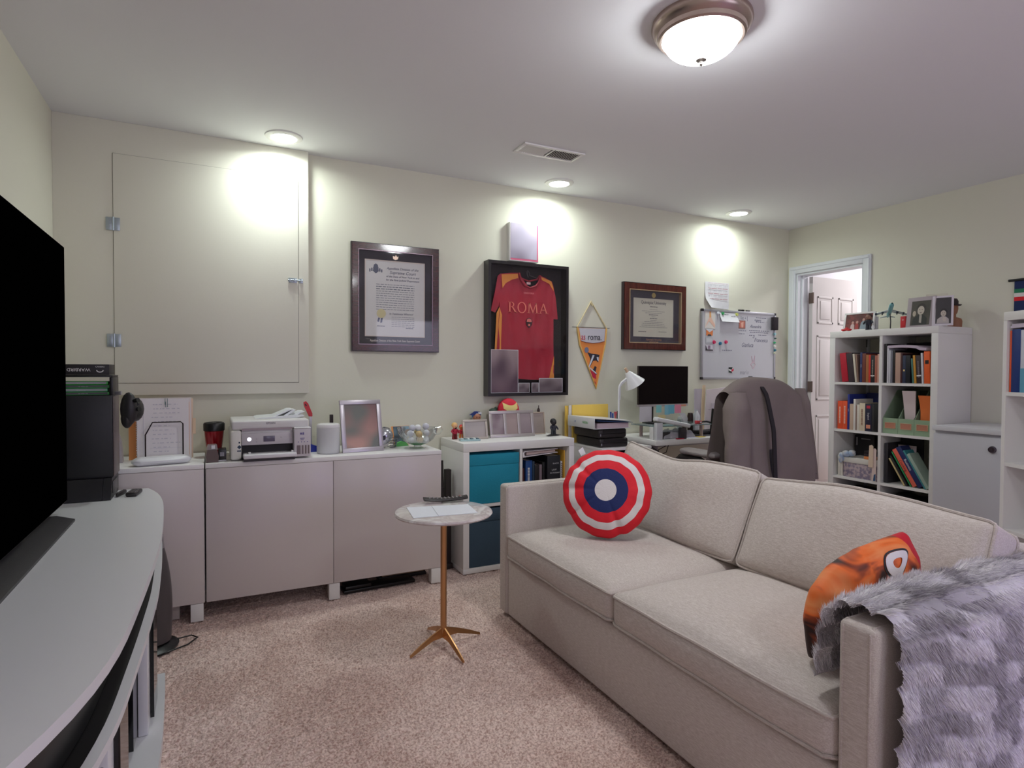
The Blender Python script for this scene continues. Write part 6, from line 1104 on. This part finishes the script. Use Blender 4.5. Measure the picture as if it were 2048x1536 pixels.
b = B(); b.sph((.125, .03, .598), (.030, .03, .026), 14).sph((.100, .012, .57), (.022, .02, .038), 14).sph((.155, .05, .605), (.026, .03, .024), 12)
for v in b.bm.verts: v.co += Vector((noise.noise(v.co * 60), noise.noise(v.co * 60 + Vector((5, 0, 0))), noise.noise(v.co * 60 + Vector((0, 5, 0))))) * .006
solo('blue_cloth', b, M((166, 186, 212), .8, col2=(206, 206, 206), vs=25), 'crumpled light blue cloth bundle hanging over the floral box', 'cloth').matrix_world = TB @ Matrix.Translation((0, -.006, 0))
for k, (x, w, z0, z1, c, lb) in enumerate(((.318, .034, .532, .690, (222, 200, 178), 'beige card folder hanging in front of the floral box'), (.340, .030, Z3 + .005, .668, (226, 204, 196), 'pinkish card sleeve with blue tip beside the divider'))):
    t = thing('card_sleeve', lb, 'card'); t.matrix_world = TB; B().prism([(x, z0), (x + w, z0), (x + w, z1 - .01), (x + w * .7, z1), (x + w * .2, z1 - .006)], 'y', -.012 - .006 * (1 - k), -.008 - .006 * (1 - k)).obj('card', M(c, .8), t)
    if k: B().prism([(.352, Z3 + .006), (.369, Z3 + .006), (.369, Z3 + .055), (.358, Z3 + .05)], 'y', -.0135, -.0122).obj('blue_tip', M((50, 84, 124), .7), t)
# third row right
solo('black_portfolio', B().box(.410, .560, .20, .212, Z3, .742), M((28, 26, 30), .6), 'large black folder standing at the back of the third row right cube', 'folder').matrix_world = TB
upright('tall charcoal ring folder at the left wall of the third row right cube', .402, .03, Z3, .024, .275, .24, (46, 44, 50), GR[4], T=TB, lean=0)
b = B(); b.grid(lambda u, v: Vector((.432 + .12 * u + .03 * (1 - v) ** 2 * 1.2, .13 + .01 * v, Z3 + .262 * v)), 6, 10); b.solid(.004); solo('grey_report', b, M((200, 184, 188), .7), 'greyish white curved report in the third row right cube', 'papers').matrix_world = TB
solo('green_board', B().box(.630, .714, .30, .308, Z3, .69), M((24, 76, 66), .6), 'dark green thin board at the back right of the third row', 'board').matrix_world = TB
def leanbook(x, w, L_, c, lb, a, ti=None, tc=(230, 230, 230), d=.10, ts=None): return upright(lb, x, .02, Z3 + .0006, w, L_, d, c, GR[4], T=TB, lean=-a, title=ti, tc=tc, tsize=ts)
leanbook(.540, .010, .20, (200, 180, 130), 'khaki thin booklet leaning leftmost in the third row', 31); leanbook(.556, .012, .22, (40, 40, 40), 'black thin notebook leaning beside the khaki booklet', 31); leanbook(.585, .008, .255, (44, 150, 90), 'bright green thin book leaning in the third row', 31)
leanbook(.600, .028, .272, (226, 104, 84), 'coral cookery book leaning in the third row', 31, 'Cooking', (110, 40, 40), ts=.024); leanbook(.634, .032, .292, (34, 44, 96), 'navy business book leaning in the third row', 31, 'Business', ts=.024); leanbook(.672, .010, .275, (60, 140, 146), 'teal thin book leaning in the third row', 31, None); leanbook(.684, .020, .250, (160, 180, 166), 'pale sage book leaning rightmost in the third row', 31, None)
# fourth row
for k, (x, z, w, c, lb) in enumerate(((.060, .0325, .23, (50, 42, 44), 'dark flat book at the bottom of the pile in the lowest left cube'), (.065, .0625, .22, (30, 28, 30), 'black flat book in the middle of the pile in the lowest left cube'), (.10, .0925, .2, (74, 50, 40), 'brown flat book on top of the pile in the lowest left cube'))):
    pass
Z4 = .0342
zq = Z4
for k, (x, w, h, c, lb) in enumerate(((.055, .27, .10, (60, 52, 52), 'brown flat box at the bottom of the lowest left cube'), (.055, .28, .10, (44, 40, 42), 'charcoal flat box in the middle of the lowest left cube'), (.06, .26, .07, (40, 30, 30), 'dark red-brown flat box under the top book'), (.062, .26, .035, (34, 30, 34), 'black book with pale lettering on top of the lowest left pile'))):
    t = thing('flat_box', lb, 'box', (0, 0, 0), 0, 'flat boxes in the lowest left cube'); t.matrix_world = TB @ Matrix.Translation((x, .02, zq)); B().box(0, w, 0, .26, 0, h - .001, .002).obj('box', M(c, .6), t)
    if k == 3: B().box(.10, .19, -.001, -.0003, .012, .020).box(.06, .09, -.001, -.0003, .02, .03).obj('lettering', M((220, 214, 216), .6), t, smooth=False)
    zq += h
gb2 = thing('grey_bin', 'grey fabric bin in the lowest right cube with a black bag on it', 'storage box'); gb2.matrix_world = TB @ Matrix.Translation((.3945, -.02, .0342)); gm = M((150, 140, 142), .85)
for q in ((0, .311, 0, .005, .0, .30), (0, .311, .335, .34, 0, .30), (0, .005, .0052, .3348, 0, .30), (.306, .311, .0052, .3348, 0, .30)): B().box(q[0], q[1], q[2], q[3], q[4], q[5], .001).obj('wall', gm, gb2)
B().box(.0052, .3058, .0052, .3348, 0, .005).obj('base', gm, gb2)
bk = thing('black_bag', 'black bag with a chrome buckle stuffed in the grey bin', 'bag'); bk.matrix_world = TB @ Matrix.Translation((.3945, -.02, .0342)); b = B(); b.grid(lambda u, v: Vector((.02 + .28 * u, .02 + .28 * v, .04 + (.30 - .045 * u) * min(1, 6 * u, 6 * (1 - u), 8 * v + .3, 6 * (1 - v)) ** .35 + .012 * noise.noise(Vector((u * 4, v * 3, 1))))), 18, 14); b.grid(lambda u, v: Vector((.02 + .28 * u, .02 + .28 * v, .01)), 3, 3); b.obj('bag', M((26, 24, 26), .6), bk)
b = B(); b.tube([(.155 + .022 * math.cos(a), .014, .285 + .022 * math.sin(a)) for a in [R(q) for q in range(60, 300, 20)]], .0035, 6).box(.185, .197, .008, .016, .265, .300, .002); b.obj('buckle', CHROME, bk)
# ------------------------------------------------------------------ on top of the tall bookcase
ZQ = 1.4976
def local(o, x, y, z, rz=0): o.matrix_world = TB @ Matrix.Translation((x, y, z)) @ Matrix.Rotation(R(rz), 4, 'Z'); return o
t = thing('framed_photo', 'white framed photo of two people before a red background on the tall bookcase', 'photo frame'); local(t, .055, .06, ZQ, 4); T = Matrix.Rotation(R(-12), 4, 'X')
b = B(); 
for q in ((0, .225, 0, .013), (0, .225, .128, .141), (0, .015, .013, .128), (.210, .225, .013, .128)): b.box(q[0], q[1], 0, .012, q[2], q[3], .001, T=T)
b.obj('frame', WHITE, t); B().box(.015, .210, .004, .006, .013, .128, T=T).obj('picture', M((128, 58, 54), .5, col2=(92, 44, 40), vs=30), t); B().box(.015, .21, .0065, .011, .013, .128, T=T).obj('backing', DARK, t)
for x, c, h, s_ in ((.068, (214, 190, 186), .058, .016), (.100, (176, 70, 66), .060, .014), (.145, (150, 164, 176), .076, .022)): B().prism([(x - s_, .014), (x + s_, .014), (x + s_ * .8, h * .8), (x + s_ * .3, h), (x - s_ * .3, h), (x - s_ * .8, h * .8)], 'y', .0030, .0038, T=T).obj('person_print', M(c, .6), t); B().prism([(x + .009 * math.cos(2 * PI * i / 12), h + .008 + .011 * math.sin(2 * PI * i / 12)) for i in range(12)], 'y', .0028, .0037, T=T).obj('face_print', M((206, 160, 146), .6), t)
B().prism([(.03, .0), (.09, .002), (.06, .001)], 'x', .1, .12).bm.free()
figure('figurine', 'dark clothed long-haired figurine with a tiny white dog on the tall bookcase', 0, 0, 0, .120, 0, (150, 110, 96), (70, 46, 40), (40, 44, 56), (46, 50, 62), lambda t, s_: (B().sph((.30 * s_, -.05 * s_, .15 * s_), (.10 * s_, .08 * s_, .14 * s_), 10).obj('dog', PAPER, t), B().cyl((-.05 * s_, 0, 0), (-.05 * s_, 0, .01 * s_), .22 * s_, n=16).obj('base', DARK, t)))
local([o for o in bpy.data.objects if str(o.get('label', '')).startswith('dark clothed long')][0], .262, .05, ZQ)
local(solo('white_card', B().box(0, .03, 0, .02, 0, .10), PAPER, 'narrow white card behind the dark clothed figurine', 'card'), .245, .12, ZQ)
solo('red_toy_car', B().box(-.035, .035, -.012, .012, .004, .016, .004).sph((0, 0, .016), (.018, .010, .012), 10).cyl((-.02, -.014, .006), (-.02, .014, .006), .006, n=10).cyl((.02, -.014, .006), (.02, .014, .006), .006, n=10), M((206, 44, 50), .35), 'tiny red toy at the front edge of the tall bookcase before the photo', 'toy').matrix_world = TB @ Matrix.Translation((.115, .02, ZQ))
ap = thing('model_airplane', 'turquoise and silver four-engined model airliner on a thin stand', 'model airplane'); local(ap, .36, .14, ZQ, 0)
B().lathe([(0, 0), (.045, 0), (.045, .003), (.02, .006), (0, .006)], 24).obj('stand_base', M((70, 72, 74), .3, .5), ap); B().tube([(0, 0, .006), (.002, 0, .06), (-.004, 0, .115)], .0035, 8).obj('stand_rod', M((60, 60, 66), .35, .5), ap)
AT = Matrix.Translation((-.005, 0, .135)) @ Matrix.Rotation(R(-52), 4, 'Z') @ Matrix.Rotation(R(-20), 4, 'Y') @ Matrix.Scale(.92, 4)
b = B(); b.grid(lambda u, v: Vector((-.13 + .26 * v, .0155 * math.cos(2 * PI * u) * min(1, (1.02 - v) * 7, (v + .02) * 3.5) ** .55, .0155 * math.sin(2 * PI * u) * min(1, (1.02 - v) * 7, (v + .02) * 3.5) ** .55 + .012 * max(0, .25 - v))), 18, 26, cu=True, T=AT); b.obj('fuselage', M((120, 186, 194), .25, .2), ap)
SLV = M((176, 186, 192), .25, .6)
for sy in (-1, 1):
    B().prism([(.035, sy * .010), (-.01, sy * .010), (-.085, sy * .135), (-.062, sy * .135)], 'z', -.010, -.006, T=AT).obj('wing', SLV, ap); B().prism([(-.10, sy * .004), (-.128, sy * .004), (-.145, sy * .05), (-.130, sy * .05)], 'z', .004, .006, T=AT).obj('tailplane', SLV, ap)
    for e_ in (.048, .090): B().cyl((-.005 - e_ * .45, sy * e_, -.017), (-.005 - e_ * .45 + .032, sy * e_, -.017), .006, .008, 12, T=AT).obj('engine', M((60, 70, 80), .3, .4), ap)
B().prism([(-.095, .010), (-.128, .010), (-.150, .055), (-.135, .055)], 'y', -.0015, .0015, T=AT).obj('tail_fin', M((90, 170, 184), .3), ap); b = B(); b.cyl((.06, 0, -.030), (.06, 0, -.012), .002, n=6).cyl((-.01, .012, -.030), (-.01, .012, -.01), .002, n=6).sph((.06, 0, -.031), .005, 8).sph((-.01, .012, -.031), .006, 8); b.obj('landing_gear', DARK, ap)
t = thing('boxed_toy_car', 'boxed racing car model in a red display box behind the airplane', 'boxed toy'); local(t, .452, .10, ZQ, 0); B().box(0, .035, 0, .07, 0, .085, .001).box(.035, .15, .065, .07, 0, .085).box(.0352, .15, 0, .0648, .082, .085).obj('carton', M((206, 40, 50), .5), t); B().box(.0352, .15, 0, .0648, 0, .012).obj('plinth', M((40, 32, 34), .4), t); B().box(.036, .149, .06, .0645, .0125, .0815).obj('backdrop', M((150, 120, 126), .5), t)
b = B(); b.box(.045, .145, .015, .045, .016, .026, .004).sph((.095, .03, .028), (.02, .008, .008), 10); b.obj('racing_car', M((220, 60, 60), .3), t); b = B()
for x in (.06, .13): b.cyl((x, .010, .019), (x, .050, .019), .007, n=10)
b.obj('wheels', BLACK, t)
B().prism([(.01 + .006 * math.cos(2 * PI * i / 12) + .007, .06 + .006 * math.sin(2 * PI * i / 12)) for i in range(12)], 'y', -.001, -.0002).obj('round_mark', M((226, 160, 160), .5), t)
PG = M((176, 164, 170), .6)
def portrait(name, label, x, y, rz, w, h, lean, margin, male, fm):
    t = thing(name, label, 'photo'); local(t, x, y, ZQ, rz); T = Matrix.Rotation(R(-lean), 4, 'X')
    B().box(0, w, 0, .006, 0, h, .001, T=T).obj('mount', fm, t); m0, m1, m2, m3 = margin
    B().box(m0, w - m1, -.0006, -.0001, m2, h - m3, T=T).obj('picture', M((74, 70, 62), .45, var=.25, vs=12) if not male else M((50, 44, 50), .4), t); cx = (m0 + w - m1) / 2; k = (w - m0 - m1) / .14; z0 = m2
    def el(cx_, cz, rx, rz_, c, nm, l): B().prism([(cx_ + rx * math.cos(2 * PI * i / 20), cz + rz_ * math.sin(2 * PI * i / 20)) for i in range(20)], 'y', -.0008 - l * .0003, -.0007, T=T).obj(nm, M(c, .5), t)
    B().prism([(cx - .058 * k, z0 + .002), (cx + .052 * k, z0 + .002), (cx + .05 * k, z0 + .05 * k), (cx + .022 * k, z0 + .078 * k), (cx - .015 * k, z0 + .08 * k), (cx - .052 * k, z0 + .05 * k)], 'y', -.0010, -.0007, T=T).obj('shoulders_print', M((46, 48, 46) if not male else (190, 182, 180), .5), t)
    el(cx + .004 * k, z0 + .125 * k, .034 * k, .042 * k, (52, 46, 42) if not male else (30, 26, 30), 'hair_print', 1); el(cx + .002 * k, z0 + .112 * k, .025 * k, .034 * k, (200, 190, 176), 'face_print', 2)
    el(cx - .008 * k, z0 + .118 * k, .004 * k, .0022 * k, (60, 54, 52), 'eye_print', 3); el(cx + .011 * k, z0 + .118 * k, .004 * k, .0022 * k, (60, 54, 52), 'eye_print', 3); el(cx + .002 * k, z0 + .095 * k, .008 * k, .0022 * k, (96, 70, 66), 'mouth_print', 3)
    if not male: B().prism([(cx - .005 * k, z0 + .02 * k), (cx + .012 * k, z0 + .015 * k), (cx + .012 * k, z0 + .075 * k), (cx - .006 * k, z0 + .078 * k)], 'y', -.0013, -.0011, T=T).obj('collar_print', M((176, 168, 158), .5), t)
    el(cx - .045 * k, z0 + .09 * k, .012 * k, .022 * k, (190, 178, 160), 'hand_print', 1) if not male else el(cx + .012 * k, z0 + .05 * k, .018 * k, .026 * k, (206, 196, 186), 'hand_print', 2)
    return t
portrait('portrait_photo', 'sepia portrait of a woman in a wide lilac-grey mount on the tall bookcase', .560 - .03, .025, -2, .178, .200, 8, (.028, .028, .012, .026), False, PG)
portrait('portrait_photo', 'black and white portrait of a man in a glossy curled sleeve beside the sepia one', .700, .015, 24, .112, .195, 8, (.018, .012, .014, .012), True, M((226, 220, 228), .15))
local(solo('white_mount_board', B().box(0, .12, 0, .004, 0, .215), M((226, 222, 204), .7), 'tall cream board standing behind the portraits on the tall bookcase', 'board'), .622, .085, ZQ, 20)
bu = thing('carved_bust', 'brown carved bust with a dark bowler hat at the right end of the tall bookcase', 'bust'); local(bu, .675, .285, ZQ, 0); WDN = M((150, 104, 76), .55, bump=.2, bs=40)
b = B(); b.grid(lambda u, v: (lambda p: Vector((p[0] * math.cos(2 * PI * u), p[1] * math.sin(2 * PI * u), p[2])))([( .062, .042, 0), (.064, .044, .04), (.058, .040, .058), (.026, .028, .07), (.024, .026, .085), (.032, .036, .10), (.036, .042, .125), (.034, .042, .15)][min(7, int(round(v * 7)))]), 24, 8, cu=True); b.sph((-.036, -.0, .115), (.012, .010, .012), 10); b.obj('head_and_shoulders', WDN, bu)
b = B(); b.lathe([(.030, .146), (.052, .146), (.056, .152), (.038, .154), (.038, .175), (.030, .192), (.0, .198)], 28); b.obj('hat', M((44, 34, 34), .6), bu)
# ------------------------------------------------------------------ right-hand bookcase contents
TR_ = Matrix.Translation((3.5, 1.572, 0)) @ Matrix.Rotation(R(-116), 4, 'Z')
for x, w, h, c, lb in ((.026, .010, .300, (232, 92, 50), 'orange-red thin folder at the left of the right-hand bookcase'), (.037, .050, .305, (28, 56, 122), 'navy blue binder on the right-hand bookcase'), (.088, .030, .300, (204, 208, 220), 'pale grey binder right of the navy one'), (.119, .05, .31, (222, 222, 226), 'white binder with yellow tab on the right-hand bookcase'), (.170, .05, .31, (190, 196, 206), 'grey binder right of the white one on the right-hand bookcase')):
    upright(lb, x, .012, 1.1046, w, h, .27, c, 'binders on the right bookcase', T=TR_, name='binder', cat='binder')
stick('blue_lower_band', .0005, .0295, .0, .115, (96, 160, 186), 'pale grey binder right of the navy one'); stick('yellow_tab', .01, .04, .145, .20, (222, 222, 130), 'white binder with yellow tab on the right-hand bookcase')
solo('paper_stack', B().box(.03, .3, .01, .28, 1.4166, 1.428).box(.035, .29, .012, .27, 1.4285, 1.436), M((206, 196, 212), .8), 'papers lying on top of the binders of the right-hand bookcase', 'papers').matrix_world = TR_
solo('brown_ball', B().sph((0, 0, .055), .055, 24), M((120, 74, 60), .45, bump=.2, bs=60), 'round brown leather ball on top of the right-hand bookcase', 'ball').matrix_world = TR_ @ Matrix.Translation((.11, .12, 1.4976))
# ------------------------------------------------------------------ faux-fur throw over the near sofa arm
AMBER = None
path = [(.935, .462), (.932, .50), (.926, .57), (.912, .625), (.880, .655), (.835, .660), (.79, .654), (.772, .62), (.766, .55), (.762, .46), (.760, .36), (.758, .25), (.757, .14), (.757, .04)]
pa = np.array(path); seg = np.r_[0, np.cumsum(np.hypot(*np.diff(pa, axis=0).T))]; LT = seg[-1]
def pth(s_):
    s_ = np.clip(s_, 0, LT); y = np.interp(s_, seg, pa[:, 0]); z = np.interp(s_, seg, pa[:, 1]); e = 1e-3
    ty = np.interp(np.clip(s_ + e, 0, LT), seg, pa[:, 0]) - np.interp(np.clip(s_ - e, 0, LT), seg, pa[:, 0]); tz = np.interp(np.clip(s_ + e, 0, LT), seg, pa[:, 1]) - np.interp(np.clip(s_ - e, 0, LT), seg, pa[:, 1])
    n_ = np.hypot(ty, tz) + 1e-9; return y, z, ty / n_, tz / n_
def hsh(a, b_, k=0): return np.modf(np.abs(np.sin(a * 12.9898 + b_ * 78.233 + k * 37.719) * 43758.5453))[0]
def smooth_n(x, y, f, k):
    xi, yi = np.floor(x * f), np.floor(y * f); fx, fy = x * f - xi, y * f - yi; fx = fx * fx * (3 - 2 * fx); fy = fy * fy * (3 - 2 * fy)
    return (hsh(xi, yi, k) * (1 - fx) + hsh(xi + 1, yi, k) * fx) * (1 - fy) + (hsh(xi, yi + 1, k) * (1 - fx) + hsh(xi + 1, yi + 1, k) * fx) * fy
def throw(X, Sx):
    """X along the arm, Sx arc length: returns point, normal, down direction, colour"""
    hem = np.where(X < 1.62, LT, LT - .20 * np.clip((X - 1.62) / .12, 0, 1)); s_ = Sx * hem / LT
    wx = X + .020 * (smooth_n(X, s_, 9, 1) - .5); ws = s_ + .030 * (smooth_n(X, s_, 7, 2) - .5) + .03 * np.sin(X * 6)
    j = np.floor(ws / .052); fj = ws / .052 - j; cx = wx / .085 + .37 * hsh(j, 0, 5); i = np.floor(cx); fi = cx - i
    y, z, ty, tz = pth(s_); ny, nz = tz, -ty; sg = np.where(ny * (y - .83) + nz * (z - .5) < 0, -1., 1.); ny, nz = ny * sg, nz * sg
    rel = .017 * np.sqrt(np.clip(np.sin(PI * fj), 0, 1)) * (.6 + .4 * np.clip(np.sin(PI * fi), 0, 1)) + .022 * (smooth_n(X, s_, 4.5, 7)) * np.clip((X - 1.29) / .12, .15, 1) + .012 * (smooth_n(X, s_, 12, 8) - .3)
    fold = .018 * np.sin(X * 11 + 5 * smooth_n(X, s_, 3, 9)) * np.clip((s_ - .45) / .3, 0, 1); rel = rel + np.clip(fold, -.012, .02)
    rel = np.maximum(rel, -.0) + .004
    xs = X + .03 * np.clip(.12 - (X - 1.29), 0, 1) * 1.6 * (smooth_n(0 * X + 1, s_, 9, 14) - .5) + .012 * (smooth_n(X, s_, 6, 4) - .5)
    P_ = np.stack([xs, y + ny * rel, z + nz * rel], -1); Nn_ = np.stack([0 * X, ny, nz], -1); Dn = np.stack([0 * X, ty, tz], -1)
    tone = hsh(i, j, 3); tone = np.where(tone > .42, .80 + .20 * hsh(i, j, 4), .34 + .5 * tone); edge = np.clip(np.minimum(fj, 1 - fj) * 7, .2, 1); tone = tone * (.72 + .28 * edge) * (.9 + .2 * (smooth_n(X, s_, 30, 6) - .5))
    lo, hi = np.array(lin((138, 130, 140))[:3]), np.array(lin((250, 246, 250))[:3]); col = lo + (hi - lo) * tone[..., None]
    return P_, Nn_, Dn, col
def rawmesh(name, V, F, cols, mat, parent, smooth=True):
    me = bpy.data.meshes.new(name); me.vertices.add(len(V)); me.vertices.foreach_set('co', V.ravel().astype(np.float32)); k = F.shape[1]
    me.loops.add(F.size); me.loops.foreach_set('vertex_index', F.ravel().astype(np.int32)); me.polygons.add(len(F)); me.polygons.foreach_set('loop_start', np.arange(0, F.size, k, dtype=np.int32)); me.polygons.foreach_set('loop_total', np.full(len(F), k, dtype=np.int32))
    at = me.color_attributes.new('Col', 'FLOAT_COLOR', 'POINT'); at.data.foreach_set('color', np.c_[cols, np.ones(len(cols))].ravel().astype(np.float32))
    if smooth: me.polygons.foreach_set('use_smooth', [True] * len(F))
    me.update(); me.materials.append(mat); o = bpy.data.objects.new(name, me); C.objects.link(o); o.parent = parent; return o
FM, nt, bs_ = nodemat('fur_patchwork', .85); va = nt.nodes.new('ShaderNodeVertexColor'); va.layer_name = 'Col'; nt.links.new(va.outputs[0], bs_.inputs['Base Color']); bs_.inputs['Sheen Weight'].default_value = .3; bs_.inputs['Specular IOR Level'].default_value = .2
tw = thing('fur_throw', 'grey patchwork faux-fur throw draped over the near sofa arm', 'throw blanket')
nx, ns_ = 150, 190; Xg, Sg = np.meshgrid(np.linspace(1.292, 2.36, nx), np.linspace(0, LT, ns_), indexing='ij'); P_, N_, D_, c_ = throw(Xg, Sg); I = np.arange(nx * ns_).reshape(nx, ns_)
Fq = np.stack([I[:-1, :-1], I[1:, :-1], I[1:, 1:], I[:-1, 1:]], -1).reshape(-1, 4); rawmesh('backing', P_.reshape(-1, 3), Fq, c_.reshape(-1, 3) * .75, FM, tw)
rs = np.random.RandomState(11); n_ = 150000; Xr = 1.290 + 1.07 * rs.rand(n_); Sr = LT * rs.rand(n_); P_, N_, D_, c_ = throw(Xr, Sr)
cl = np.floor(Xr * 40) + 57 * np.floor(Sr * 40); dirn = N_ * .55 + D_ * (.75 + .35 * rs.rand(n_, 1)) + .35 * (rs.rand(n_, 3) - .5) + .45 * (np.stack([hsh(cl, 1), hsh(cl, 2), hsh(cl, 3)], -1) - .5); dirn /= np.linalg.norm(dirn, axis=1, keepdims=True)
Ln = (.013 + .012 * rs.rand(n_, 1)); wv = np.cross(dirn, rs.rand(n_, 3) - .5); wv /= np.linalg.norm(wv, axis=1, keepdims=True); wv *= .0009
V = np.stack([P_ - wv - N_ * .001, P_ + wv - N_ * .001, P_ + dirn * Ln], 1).reshape(-1, 3); cc = np.repeat(c_ * (.85 + .3 * rs.rand(n_, 1)), 3, 0); F3 = np.arange(3 * n_).reshape(-1, 3)
o = rawmesh('fur', V, F3, cc, FM, tw, False); o['kind'] = 'stuff'
